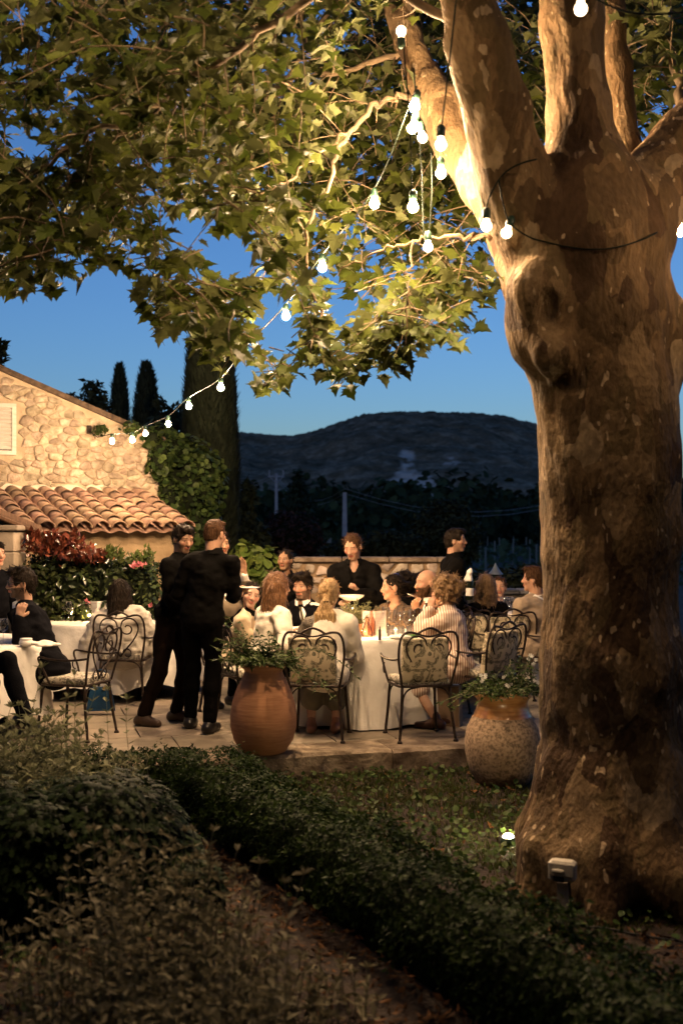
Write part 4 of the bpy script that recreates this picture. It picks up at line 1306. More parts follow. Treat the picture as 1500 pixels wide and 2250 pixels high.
hedge('box_hedge', 'low box hedge running diagonally from the terrace corner to the lower right', [(-.92, 7.55), (-.50, 6.65), (-.02, 5.75), (.42, 4.85), (.86, 4.0), (1.22, 3.3), (1.6, 2.5)], .50, .40, 30000, .030)
hedge('box_hedge', 'low box hedge along the terrace edge left of the smooth clay jar', [(-.98, 7.75), (-1.5, 7.62), (-2.1, 7.50), (-2.9, 7.35)], .42, .36, 12000, .028)

def yew(label, blobs, n, leaf):
    D = blobs[0][4]
    root = thing('yew_bush', label, 'bush', (PX(blobs[0][0], D), D, GZ))
    O = np.array(root.location); P_ = []; N_ = []
    cb = MB()
    for i, (u, v, hw, hh, D) in enumerate(blobs):
        c = np.array(P(u, v, D)) - O; r_ = np.array([hw, hw, hh]) * D / F
        p, d = blob_points(n // len(blobs), c, r_, rn, .74, .14, i * 2.0)
        P_.append(p); N_.append(d)
        prof = [(r_[0] * .8 * math.sin(PI * t / 8), -r_[2] * .8 * math.cos(PI * t / 8)) for t in range(9)]; prof[0] = (0, prof[0][1]); prof[-1] = (0, prof[-1][1])
        cb.lathe(prof, c, 14)
    P_, N_ = np.concatenate(P_), np.concatenate(N_)
    ok = P_[:, 2] > 0
    P_, N_ = P_[ok], N_[ok]
    tips = N_ + rn.normal(size=N_.shape) * .35 + np.array([0, 0, -.25])
    # flat sprays of needles
    V = [(0, 0, 0), (.10, .35, 0), (.34, .42, -.05), (.12, .6, 0), (.28, .8, -.08), (0, 1.15, -.16), (-.28, .8, -.08), (-.12, .6, 0), (-.34, .42, -.05), (-.10, .35, 0)]
    Fc = [(0, 1, 9), (1, 2, 3), (9, 7, 8), (1, 3, 7), (1, 7, 9), (3, 4, 5), (7, 5, 6), (3, 5, 7)]
    scatter('foliage', P_, N_ * .6 + np.array([0, 0, .9]) + rn.normal(size=N_.shape) * .2, leaf * rn.uniform(.6, 1.3, len(P_)), V, Fc, m_yew, root, rn, yaw=tips)
    cb.build('inner_foliage', m_core, root, True)
yew('big rounded black green yew bush left of the diagonal hedge', [(200, 1850, 195, 150, 5.6), (60, 1890, 180, 150, 5.4), (330, 1880, 100, 100, 5.7), (390, 1960, 90, 90, 5.5), (-90, 1850, 160, 150, 5.5)], 26000, .052)

def stem_bush(name, label, specs, leaf, m, group=None, base=None, dense=0, sway=.18, gap=.075, pairs=True):
    """upright stems with opposite leaves: specs = (x, y, z0, height)"""
    root = thing(name, label, 'plant', (specs[0][0], specs[0][1], GZ), group=group)
    O = Vector(root.location)
    sm = MB(); P_ = []; T_ = []; N_ = []; S_ = []
    for (x, y, z0, h) in specs:
        p = Vector((x, y, z0)); d = Vector((rt.gauss(0, sway), rt.gauss(0, sway), 1)).normalized()
        pts = [p - O]; n = max(3, int(h / gap)); a0 = rt.uniform(0, PI)
        for i in range(n):
            d = (d + Vector((rt.gauss(0, .07), rt.gauss(0, .07), .05))).normalized()
            p = p + d * (h / n); pts.append(p - O)
            t_ = (i + 1) / n
            if t_ < .12: continue
            a = a0 + (i % 2) * PI / 2
            for s_ in ((0, PI) if pairs else (rt.uniform(0, PI),)):
                if rt.random() < .1: continue
                q = Vector((math.cos(a + s_), math.sin(a + s_), .55 + .5 * t_))
                P_.append(p - O); T_.append(q); N_.append(Vector((-q.x * .6, -q.y * .6, 1)) + Vector((rt.gauss(0, .25), rt.gauss(0, .25), 0)))
                S_.append(leaf * (1.15 - .55 * t_) * rt.uniform(.7, 1.2))
            if t_ == 1:
                for s_ in range(3):
                    q = Vector((math.cos(s_ * 2.1), math.sin(s_ * 2.1), 1.6)); P_.append(p - O); T_.append(q); N_.append(Vector((-q.x, -q.y, .5))); S_.append(leaf * .5)
        sm.tube(pts, [.0032 * (1 - .6 * i / len(pts)) for i in range(len(pts))], 4, caps=False)
    tag(sm.build('stems', m_stem, root), kind='stuff')
    V = [(0, 0, 0), (.17, .3, .05), (.19, .62, .02), (0, 1, -.10), (-.19, .62, .02), (-.17, .3, .05)]
    scatter_y('foliage', np.array(P_), np.array(N_), np.array(T_), np.array(S_), V, ROUND_F, m, root)
    return root
sp = []
for _ in range(560):
    D = rt.uniform(2.9, 4.5); u = 400 + rt.gauss(0, 215) ; x = PX(min(u, 800), D)
    edge = 1 - abs((min(u, 800) - 330) / 420) ** 2
    sp.append((x, D, GZ, max(.18, (.30 + .22 * (D - 2.9)) * max(.3, edge) * rt.uniform(.6, 1.25))))
for (u, v, D) in ((95, 1925, 3.9), (220, 1860, 3.8), (265, 1885, 4.0), (560, 1890, 3.9), (630, 1905, 3.8), (100, 2010, 3.7), (150, 1890, 4.1), (410, 1880, 4.2), (70, 2060, 3.5), (330, 1905, 4.2)):
    p = P(u, v, D); sp.append((p.x + .03, D, GZ, p.z - GZ))
stem_bush('sage_bush', 'blurred grey green sage bush in the lower left foreground', sp, .066, m_sage, gap=.058)
sp = []
for _ in range(300):
    u = rt.uniform(-60, 300); D = rt.uniform(5.9, 7.0)
    sp.append((PX(u, D), D, GZ, rt.uniform(.40, .80) if u < 170 else rt.uniform(.30, .52)))
for (u, v, D) in ((30, 1440, 6.3), (45, 1450, 6.2), (128, 1455, 6.3), (110, 1500, 6.4), (60, 1510, 6.2), (270, 1535, 6.5), (222, 1520, 6.5), (165, 1525, 6.4), (10, 1490, 6.3)):
    p = P(u, v, D); sp.append((p.x, D, GZ, p.z - GZ))
stem_bush('tall_sage', 'tall spindly grey green stems in front of the left tables', sp, .090, leaf_mat('tall_sage_leaf', (.10, .11, .055), (.19, .19, .11), trans=.25, rough=.7), gap=.062)
# a leaf spray before the hedge
stem_bush('sapling', 'few thin young shoots beside the diagonal hedge in the mulch', [(PX(715, 4.3), 4.3, GZ, .22), (PX(745, 4.4), 4.4, GZ, .12), (PX(340, 6.9), 6.9, GZ, .5)], .05, m_sage)

# unseen trees, added behind and beside the camera to block low sky light
n = 5200
a = rn.uniform(R(-205), R(25), n); rad = rn.uniform(8.5, 11.5, n)
pos_ = np.stack([rad * np.cos(a), 1.5 + rad * np.sin(a), GZ + 9.5 * rn.random(n) ** .8], 1)
o = scatter('unseen_shade_trees', pos_, -np.stack([np.cos(a), np.sin(a), 0 * a], 1) + rn.normal(size=(n, 3)) * .5, rn.uniform(.5, 1.0, n), ROUND_V, ROUND_F, m_dk, None, rn)
tag(o, 'unseen dark trees added behind the camera to shade the garden', 'woodland', kind='stuff')

# grass and ground cover between hedge, terrace and tree; mulch elsewhere
def in_lawn(x, y):
    et = edge_t(x, y)
    hx_ = np.interp(y, [2.5, 3.3, 4.0, 4.85, 5.75, 6.65, 7.55, 9], [1.6, 1.22, .86, .42, -.02, -.50, -.92, -1.4])
    return (et < -.03) & (x > hx_ + .2) & (y > 5.2 - 0 * x)
n = 60000
x, y = rn.uniform(-1.2, 2.6, n), rn.uniform(4.9, 9.4, n)
dens = .5 + 1.1 * vnoise(x * 1.9, y * 1.9, x * 0 + 2) + .7 * vnoise(x * 6, y * 6, x * 0 + 2) + np.clip((y - 6.4) * .22, -.5, .4)
ok = in_lawn(x, y) & (rn.random(n) < dens)
x, y = x[ok], y[ok]; n = len(x)
tips = np.stack([rn.normal(size=n) * .5, rn.normal(size=n) * .5, np.ones(n)], 1)
m_grass = leaf_mat('grass_blade', (.035, .050, .010), (.09, .10, .028), trans=.25, island=.4, rough=.6)
o = scatter('grass', np.stack([x, y, ground_z(x, y) - .004], 1), rn.normal(size=(n, 3)) * np.array([1, 1, .2]), .042 * rn.uniform(.4, 1.5, n), [(-.09, 0, 0), (.09, 0, 0), (0, 1, .25)], BLADE_F, m_grass, None, rn, yaw=tips)
tag(o, 'thin patchy grass between the hedge, terrace and plane tree', 'grass', kind='stuff')
n = 14000
x, y = rn.uniform(-2.0, 2.6, n), rn.uniform(2.6, 9.4, n)
ok = (edge_t(x, y) < -.03) & (rn.random(n) < np.where(in_lawn(x, y), .35, .10) + 1.3 * vnoise(x * 1.4, y * 1.4, x * 0 + 6) + np.clip((y - 6.8) * .4, 0, .5))
x, y = x[ok], y[ok]; n = len(x)
m_clov = leaf_mat('clover_leaf', (.026, .050, .012), (.06, .085, .025), trans=.2, island=.35, rough=.5)
o = scatter('ground_cover', np.stack([x, y, ground_z(x, y) + rn.uniform(.01, .06, n)], 1), rn.normal(size=(n, 3)) * .5 + np.array([0, -.3, 1]), .036 * rn.uniform(.5, 1.5, n), ROUND_V, ROUND_F, m_clov, None, rn)
tag(o, 'low broad leaved weeds along the terrace and around the tree', 'ground cover', kind='stuff')
n = 26000
x, y = rn.uniform(-2.6, 3.2, n), rn.uniform(2.6, 8.8, n)
et = edge_t(x, y)
ok = (et < -.05) & (rn.random(n) < np.where(in_lawn(x, y), .10, .8))
x, y = x[ok], y[ok]; n = len(x)
m_litter = leaf_mat('dead_leaf', (.025, .012, .005), (.13, .062, .024), trans=.05, island=.45, rough=.8)
o = scatter('leaf_litter', np.stack([x, y, ground_z(x, y) + .006 + rn.random(n) * .012], 1), rn.normal(size=(n, 3)) * .45 + np.array([0, 0, 1]), .05 * rn.uniform(.3, 1.3, n), [(0, 0, .1), (.22, .4, -.06), (0, 1, .12), (-.22, .4, .0)], LEAF4_F, m_litter, None, rn)
tag(o, 'brown dead leaves and bark chips scattered on the soil', 'leaf litter', kind='stuff')
# ================================================================== festoon lights
m_cable = M('green_black_cable', (.004, .007, .005), (.008, .012, .008), scale=20, rough=.6, spec=.1)
m_socket = M('green_socket', (.010, .030, .018), (.015, .04, .025), scale=20, rough=.4)
m_bulb_on = emit_mat('lit_bulb', LAMP_COL, BULB_STRONG)
m_bulb_line = emit_mat('glowing_bulb', LAMP_COL, BULB_LINE)
m_bulb_wall = emit_mat('wall_bulb', LAMP_COL, BULB_WALL)
m_bulb_added = emit_mat('added_bulb', LAMP_COL, BULB_ADDED)
m_bulb_mid = emit_mat('warm_bulb', LAMP_COL, BULB_MID)
m_bulb_soft = emit_mat('opal_bulb', (1.0, .72, .42), BULB_SOFT)
BULB_R = .027
_bp = [(0, -.115)] + [(BULB_R * math.sin(a), -.085 - BULB_R * math.cos(a)) for a in np.linspace(.35, 2.45, 8)] + [(.014, -.045)]
_mb = MB(); _mb.lathe(_bp, n=14); bulb_on_me = _mb.mesh('bulb'); bulb_on_me.materials.append(m_bulb_on)
bulb_line_me = bulb_on_me.copy(); bulb_line_me.materials.clear(); bulb_line_me.materials.append(m_bulb_line)
bulb_wall_me = bulb_on_me.copy(); bulb_wall_me.materials.clear(); bulb_wall_me.materials.append(m_bulb_wall)
bulb_added_me = bulb_on_me.copy(); bulb_added_me.materials.clear(); bulb_added_me.materials.append(m_bulb_added)
bulb_mid_me = bulb_on_me.copy(); bulb_mid_me.materials.clear(); bulb_mid_me.materials.append(m_bulb_mid)
bulb_soft_me = bulb_on_me.copy(); bulb_soft_me.materials.clear(); bulb_soft_me.materials.append(m_bulb_soft)
_mb = MB(); _mb.lathe([(0, -.050), (.015, -.050), (.020, -.044), (.021, -.012), (.016, .0), (.007, .008), (0, .008)], n=10); socket_me = _mb.mesh('socket'); socket_me.materials.append(m_socket)
for me in (bulb_on_me, bulb_line_me, bulb_wall_me, bulb_added_me, bulb_mid_me, bulb_soft_me, socket_me): me.polygons.foreach_set('use_smooth', np.ones(len(me.polygons), dtype=bool))

def festoon(label, pts, bulbs, r=.0045, sag=0.0, up=None):
    """cable through pts (world), sockets with bulbs: bulbs = (point of the bulb's centre, lit?, hanging direction)"""
    root = thing('festoon_string', label, 'string lights', pts[0], group='strings of festoon bulbs')
    O = Vector(pts[0])
    mb = MB(); mb.tube([Vector(p) - O for p in smooth_pts(pts, 6)], r, 6); mb.build('cable', m_cable, root, True)
    for (p, lit, d) in bulbs:
        d = Vector(d).normalized()
        q = Vector((0, 0, -1)).rotation_difference(d).to_matrix().to_4x4()
        so = bpy.data.objects.new('socket', socket_me); COL.objects.link(so); so.parent = root
        so.matrix_local = Matrix.Translation(Vector(p) - O - d * .085) @ q
        bo = bpy.data.objects.new('bulb', (bulb_soft_me, bulb_on_me, bulb_mid_me, bulb_line_me, bulb_wall_me, bulb_added_me)[lit]); COL.objects.link(bo); bo.parent = so
    return root
DN = (0, 0, -1)
# main line: tree to the house gable
S1 = [(915, 225, 6.0), (822, 448, 6.6), (708, 588, 7.4), (628, 695, 8.2), (541, 783, 9.3), (485, 852, 10.0), (415, 893, 11.0), (370, 932, 11.7), (320, 953, 12.4), (291, 967, 12.7), (247, 970, 13.1)]
LIT1 = (0, 1, 3, 3, 3, 3, 3, 2, 2, 4, 4)
cab = [P(u, v, D) + Vector((0, 0, .085)) for u, v, D in S1] + [WP(1.10, 2.80, .13)]
festoon('long string of round bulbs from the plane tree down to the stone gable', cab, [(P(u, v, D), l, DN) for (u, v, D), l in list(zip(S1, LIT1))[1:]])
# hanging drops under the big limb
def drop(label, u, vt, vb, D, bulbs):
    top, bot = P(u[0], vt, D), P(u[1], vb, D)
    festoon(label, [top, top.lerp(bot, .5) + Vector((.01, 0, 0)), bot], bulbs, r=.004)
drop('hanging cable with a small top bulb and a big glowing bulb at its foot', (884, 905), 80, 430, 6.0, [(P(881, 68, 6.0), 0, (0, 0, 1)), (P(907, 455, 6.0), 1, DN)])
drop('thin hanging cable in front of the pale limb with two glowing bulbs near its top', (908, 930), 150, 520, 6.15, [(P(910, 235, 6.1), 1, (-.2, 0, -1)), (P(905, 282, 6.15), 1, (-.3, 0, -1)), (P(928, 303, 6.2), 0, (.2, 0, -1))])
drop('thin hanging cable ending in a small bulb above the lit leaf branch', (946, 942), 330, 515, 6.3, [(P(940, 543, 6.3), 0, DN)])
festoon('dark cable dropping from above past the left limb to a dark socket bulb', [P(1008, -60, 5.1), P(985, 150, 5.15), P(968, 290, 5.2)], [(P(968, 318, 5.2), 0, DN), (P(968, 381, 6.2), 1, DN)])
# string tied round the trunk and on to the right
CW = [on_bark(1178, 350), on_bark(1150, 357), on_bark(1120, 371), on_bark(1095, 395), P(1072, 440, 5.55), P(1068, 470, 5.6)]
festoon('cable looped round the forked limb with a small green socket bulb', CW, [(P(1068, 497, 5.6), 0, DN)])
FR = [on_bark(1095, 395), on_bark(1104, 445, .03), on_bark(1120, 490, .03), on_bark(1160, 520), on_bark(1200, 532), on_bark(1250, 543), on_bark(1300, 548), on_bark(1350, 544), on_bark(1400, 530), on_bark(1440, 512), P(1492, 478, 6.0), P(1640, 430, 5.4), P(1800, 380, 5.1), P(2050, 300, 4.6)]
festoon('cable sagging across the front of the trunk with bulbs at both sides', FR, [(on_bark(1112, 512, .06), 0, (-.35, -.1, -1)), (P(1493, 508, 6.0), 2, DN), (P(1660, 455, 5.35), 2, DN), (P(1810, 405, 5.1), 2, DN), (P(1960, 360, 4.8), 2, DN)])  # the rightmost bulbs are out of view, added to light the trunk
festoon('cable crossing the top of the trunk with one round bulb and added unseen ones', [P(-700, -330, 4.6), P(-150, -400, 4.5), P(500, -330, 4.5), P(1190, -60, 4.75), P(1285, -14, 4.7), P(1400, 30, 4.75), P(1600, 10, 4.6), P(1900, -90, 4.3)], [(P(1275, 20, 4.7), 0, DN), (P(-150, -345, 4.5), 5, DN), (P(-560, -300, 4.6), 5, DN), (P(200, -330, 4.5), 5, DN), (P(1640, 40, 4.6), 2, DN), (P(1900, -60, 4.3), 2, DN)])  # outer bulbs are unseen, added to light the canopy and trunk

# garden light behind the trunk and the weatherproof outlet at its foot
gl = thing('garden_spotlight', 'bright garden spotlight in the grass at the left foot of the trunk', 'lamp', tuple(P(1116, 1850, 6.7) * 1.0)[:2] + (GZ,))
mb = MB(); mb.lathe([(0, 0), (.05, 0), (.05, .03), (.045, .05), (.0, .05)], n=14); mb.build('housing', m_socket, gl, True)
mb = MB(); mb.lathe([(.030, .0515), (.028, .058), (.02, .066), (0, .070)], n=14); mb.build('lens', emit_mat('spot_lens', (1, .74, .42), 1400), gl, True)
mb = MB(); mb.tube([(0, 0, 0), (0, 0, -.1)], .012, 6); mb.build('spike', m_socket, gl)
ob = thing('outlet_box', 'grey weatherproof socket box on a stake at the foot of the plane tree', 'outlet box', tuple(P(1235, 1990, 5.28))[:2] + (GZ,), rz=R(-22))
m_gp = M('grey_plastic', (.34, .31, .24), (.42, .38, .30), scale=18, rough=.5, bump=.2)
zb_ = P(1230, 1912, 5.28).z - GZ
mb = MB(); mb.box((0, .0, zb_), (.125, .07, .095), bev=.012); mb.build('housing', m_gp, ob, False)
mb = MB(); mb.box((.0, -.040, zb_ + .012), (.115, .010, .06), rot=Matrix.Rotation(R(-8), 3, 'X'), bev=.004); mb.build('lid', m_gp, ob)
mb = MB(); mb.box((-.012, -.052, zb_ + .008), (.055, .018, .018), rot=Matrix.Rotation(R(-20), 3, 'X'), bev=.005); mb.build('latch', m_gp, ob)
mb = MB(); mb.box((-.01, -.037, zb_ - .028), (.05, .012, .03)); mb.build('plug_recess', M('black_rubber', (.008, .008, .008)), ob)
mb = MB(); mb.box((0, .01, zb_ / 2 - .06), (.05, .03, zb_)); mb.build('stake', m_gp, ob)
mb = MB(); mb.tube(smooth_pts([(.03, .0, zb_ - .05), (.06, .0, .05), (.2, .02, .03), (.5, -.02, .03), (1.1, .05, .02)], 6), .006, 6); mb.build('lead', M('black_rubber', (.008, .008, .008)), ob)
# ================================================================== tables, chairs, pots, tableware
m_iron = M('wrought_iron', (.012, .008, .006), (.045, .028, .018), scale=30, rough=.45, metal=.5, bump=.3)
m_linen = M('white_linen', (.68, .65, .58), (.78, .75, .69), scale=5, rough=.9, sheen=.1, bump=1.6, bscale=7)

def toile(name, base, ink, scale):
    """printed cotton: grey green flowers and foliage on cream"""
    m, nt, ns, ls, b = new_mat(name)
    tc = ns.new('ShaderNodeTexCoord')
    nz = node(ns, 'ShaderNodeTexNoise'); nz.inputs['Scale'].default_value = scale; nz.inputs['Detail'].default_value = 3; nz.inputs['Distortion'].default_value = 1.6
    ls.new(tc.outputs['Object'], nz.inputs[0])
    vo = node(ns, 'ShaderNodeTexVoronoi'); vo.inputs['Scale'].default_value = scale * 1.6; ls.new(tc.outputs['Object'], vo.inputs[0])
    r1 = ramp(ns, [(0, (0, 0, 0)), (.50, (0, 0, 0)), (.53, (1, 1, 1)), (.58, (.35, .35, .35)), (.61, (1, 1, 1)), (.66, (.2, .2, .2))]); ls.new(nz.outputs[0], r1.inputs[0])
    r2 = ramp(ns, [(.12, (1, 1, 1)), (.2, (.3, .3, .3)), (.30, (.0, .0, .0))]); ls.new(vo.outputs['Distance'], r2.inputs[0])
    ad = node(ns, 'ShaderNodeMix', data_type='RGBA', blend_type='LIGHTEN'); ad.inputs[0].default_value = .8
    ls.new(r1.outputs[0], ad.inputs[6]); ls.new(r2.outputs[0], ad.inputs[7])
    mx = node(ns, 'ShaderNodeMix', data_type='RGBA'); mx.inputs[6].default_value = c4(base); mx.inputs[7].default_value = c4(ink)
    ls.new(ad.outputs[2], mx.inputs[0]); ls.new(mx.outputs[2], b.inputs['Base Color']); b.inputs['Roughness'].default_value = .9; b.inputs['Specular IOR Level'].default_value = .15
    return m
m_toile = toile('toile_print', (.54, .46, .32), (.085, .08, .052), 9.0)
m_seatfab = toile('black_white_print', (.55, .50, .40), (.015, .014, .013), 16.0)

def spiral(c, r0, r1, a0, a1, n=22, squash=1.0):
    return [(c[0] + (r0 + (r1 - r0) * i / n) * math.cos(a0 + (a1 - a0) * i / n), c[1] + (r0 + (r1 - r0) * i / n) * math.sin(a0 + (a1 - a0) * i / n) * squash) for i in range(n + 1)]

def back_xyz(x, z):
    """a point of the chair back's leaning plane"""
    return (x, -.205 - (z - .46) * .20 - .10 * x * x, z)

def chair_parts(back_cushion=True, arms=True):
    """a wrought iron garden chair facing +y: list of (name, MB or mesh, material, smooth)"""
    out = []
    rim = [(-.20, -.20), (-.225, -.05), (-.225, .10), (-.19, .20), (-.08, .225), (.08, .225), (.19, .20), (.225, .10), (.225, -.05), (.20, -.20), (.0, -.215)]
    mb = MB(); mb.tube(smooth_pts([(x, y, .44) for x, y in rim], 4, True), .011, 8, closed=True)
    mb.tube([(-.21, 0, .436), (.21, 0, .436)], .006, 6); mb.tube([(0, -.21, .436), (0, .22, .436)], .006, 6)
    out.append(('seat_frame', mb, m_iron))
    for sx in (-1, 1):
        mb = MB()      # rear leg
        mb.tube(smooth_pts([(sx * .195, -.19, .43), (sx * .205, -.205, .25), (sx * .225, -.235, .05), (sx * .23, -.24, 0)], 4), [.012] * 8 + [.011] * 5, 8)
        mb.lathe([(0, 0), (.022, 0), (.020, .012), (.012, .022), (0, .022)], (sx * .23, -.24, 0), 10)
        out.append(('leg', mb, m_iron))
        mb = MB()      # front leg
        mb.tube(smooth_pts([(sx * .19, .19, .43), (sx * .20, .205, .25), (sx * .215, .225, .05), (sx * .22, .23, 0)], 4), .012, 8)
        mb.lathe([(0, 0), (.022, 0), (.020, .012), (.012, .022), (0, .022)], (sx * .22, .23, 0), 10)
        out.append(('leg', mb, m_iron))
        for sy in (-1, 1):
            mb = MB()
            mb.tube(smooth_pts([(sx * .20, sy * .205, .24), (sx * .185, sy * .20, .36), (sx * .14, sy * .20, .415), (sx * .06, sy * .205, .432)], 5), .007, 6)
            out.append(('brace', mb, m_iron))
    # outer back hoop with its humped top, and the second rail below the hump
    half = [(.20, .44), (.225, .56), (.243, .68), (.238, .80), (.205, .865), (.145, .872), (.10, .862)]
    hump = [(.06, .885), (.0, .905)]
    pts = [(-x, z) for x, z in half] + [(-x, z) for x, z in hump] + [(x, z) for x, z in reversed(hump[:-1])] + [(x, z) for x, z in reversed(half)]
    mb = MB(); mb.tube(smooth_pts([back_xyz(x, z) for x, z in pts], 5), .010, 8)
    mb.tube(smooth_pts([back_xyz(x, z) for x, z in [(-.16, .873), (-.10, .860), (0, .838), (.10, .860), (.16, .873)]], 5), .008, 6)
    out.append(('back_frame', mb, m_iron))
    # heart with two scrolls
    mb = MB()
    for sx in (-1, 1):
        pth = [(0, .475), (.05, .54), (.12, .62), (.17, .70), (.182, .765), (.15, .825), (.095, .842), (.035, .815), (.014, .755)]
        sc = spiral((.078, .745), .064, .024, R(175), R(175 + 330), 16)
        mb.tube(smooth_pts([back_xyz(sx * x, z) for x, z in pth], 4)[:-1] + [back_xyz(sx * x, z) for x, z in sc], .0075, 6)
        lower = [(.012, .50)] + spiral((.068, .505), .05, .024, R(165), R(165 - 330), 14)
        mb.tube([back_xyz(sx * x, z) for x, z in lower], .006, 6)
    out.append(('heart_scroll', mb, m_iron))
    if arms:
        for sx in (-1, 1):
            mb = MB()
            b0 = back_xyz(sx * .238, .66)
            mb.tube(smooth_pts([b0, (sx * .27, -.12, .645), (sx * .285, .06, .65), (sx * .275, .165, .665), (sx * .262, .18, .63), (sx * .25, .14, .55), (sx * .235, .11, .47), (sx * .225, .10, .44)], 5), .009, 7)
            mb.tube([(sx * .248 , .155 + .03 * math.cos(a), .55 + .04 * math.sin(a)) for a in np.linspace(-1.6, 1.8, 9)], .006, 6)
            out.append(('armrest', mb, m_iron))
    S = SDF((-.24, -.23, .43), (.24, .25, .52), .013)
    S.ell((0, .0, .468), (.215, .215, .026), k=.0)
    x, y, z = S._grid((slice(None),) * 3)
    S.f = (np.maximum(np.maximum(np.abs(x) - .185, np.abs(y - .005) - .185), np.abs(z - .468) - .012 - .012 * np.cos(x * 7) * np.cos(y * 7)) - .014 + 0 * x).astype(np.float32)
    out.append(('seat_cushion', S.mesh('seat_cushion'), m_seatfab))
    if back_cushion:
        S = SDF((-.23, -.34, .46), (.23, -.02, .86), .013)
        x, y, z = S._grid((slice(None),) * 3)
        yy = y + .165 + (z - .46) * .16; zc = z - .645
        th = .012 + .048 * np.clip(np.cos(x * 7.4), 0, 1) ** .6 * np.clip(np.cos(zc * 7.8), 0, 1) ** .6
        S.f = (np.maximum(np.maximum(np.abs(x + .015) - .175, np.abs(zc) - .165), np.abs(yy) - th) - .012 + 0 * x).astype(np.float32)
        S.noise(.004, 9, 2)
        out.append(('back_cushion', S.mesh('back_cushion'), m_toile))
    return out
CHAIR_ME = {}
def chair(x, y, yaw, label, back_cushion=True, s=1.0, z=0.0):
    """yaw 0 faces away from the camera; positive turns to the right"""
    key = back_cushion
    if key not in CHAIR_ME:
        CHAIR_ME[key] = []
        for nm, g_, m in chair_parts(back_cushion):
            me = g_.mesh(nm) if isinstance(g_, MB) else g_
            me.materials.append(m)
            me.polygons.foreach_set('use_smooth', np.ones(len(me.polygons), dtype=bool))
            CHAIR_ME[key].append((nm, me))
    root = thing('garden_chair', label, 'chair', (x, y, z), R(-yaw), 'wrought iron chairs with heart shaped backs')
    root.scale = (s, s, s)
    for nm, me in CHAIR_ME[key]:
        o = bpy.data.objects.new(nm, me); COL.objects.link(o); o.parent = root
    return root

def table(label, cl_label, c, r, group, seed, skirt=.70, top=.75, folds=9):
    """round table under a cloth that falls in soft corners"""
    root = thing('round_table', label, 'table', (c[0], c[1], 0), group=group)
    mb = MB(); mb.lathe([(0, top - .03), (r - .01, top - .03), (r, top - .02), (r - .005, top - .006), (0, top - .006)], n=40); mb.build('tabletop', m_wood, root)
    for k in range(4):
        a = PI / 4 + k * PI / 2
        mb = MB(); mb.tube([(math.cos(a) * r * .5, math.sin(a) * r * .5, 0), (math.cos(a) * r * .5, math.sin(a) * r * .5, top - .03)], .025, 6); mb.build('leg', m_wood, root)
    rnd = random.Random(seed)
    n = 120
    ph = [rnd.uniform(0, 6.28) for _ in range(4)]
    zs = [1.0, .985, .93, .80, .6, .4, .2, .08, 0.0]
    v, f = [(0, 0, top)], []
    rings = []
    for rr_ in (.4, .75, .95): rings.append([(rr_ * r * math.cos(2 * PI * k / n), rr_ * r * math.sin(2 * PI * k / n), top + (.002 * math.sin(k * .7)) * rr_) for k in range(n)])
    for zf in zs:
        ring = []
        d = 1 - zf
        for k in range(n):
            a = 2 * PI * k / n
            fold = (.5 + .5 * math.cos(folds * a + ph[0] + .5 * math.sin(2 * a + ph[1]))) ** 2.2
            wv = .035 * math.sin(17 * a + ph[2]) + .02 * math.sin(31 * a + ph[3])
            rad = r + .012 + d * (.012 + .085 * fold + wv * .6) * r
            low = (top - skirt) - .05 * fold + .012 * math.sin(5 * a)
            z = top - (top - low) * d + (.0 if zf < 1 else 0.0)
            if zf == 1.0: rad = r + .004
            if zf == .985: rad = r + .014
            ring.append((rad * math.cos(a), rad * math.sin(a), max(z, .01)))
        rings.append(ring)
    for ring in rings: v += ring
    for k in range(n): f.append((0, 1 + k, 1 + (k + 1) % n))
    q = []
    for j in range(len(rings) - 1):
        for k in range(n):
            k2 = (k + 1) % n
            q.append((1 + j * n + k, 1 + (j + 1) * n + k, 1 + (j + 1) * n + k2, 1 + j * n + k2))
    cl = link('tablecloth', fast_mesh('tablecloth', v, [np.array(f), np.array(q)], True), m_linen)
    cl.location = (c[0], c[1], .002)
    tag(cl, cl_label, 'tablecloth', 'white round tablecloths')
    return root
T1 = Vector((.20, 10.33, 0)); R1 = .81
table('main round dinner table in the middle of the terrace', 'white cloth falling to the floor over the main middle dinner table', T1, R1, 'round dinner tables', 1, skirt=.73)
T2 = Vector((PX(258, 11.75), 11.75, 0)); R2 = .82
table('round dinner table before the woman in the grey shawl', 'white cloth on the table before the woman in the grey shawl', T2, R2, 'round dinner tables', 2, skirt=.60)
T3 = Vector((PX(-115, 9.35), 9.35, 0)); R3 = .80
table('round dinner table cut by the left edge of the photo', 'white cloth on the table at the left edge with the small bowl', T3, R3, 'round dinner tables', 3, skirt=.52)
T4 = Vector((PX(1125, 12.15), 12.15, 0)); R4 = .75
table('round dinner table at the right behind the iron chairs', 'white cloth on the far right table between blazer man and blonde woman', T4, R4, 'round dinner tables', 4, skirt=.55)

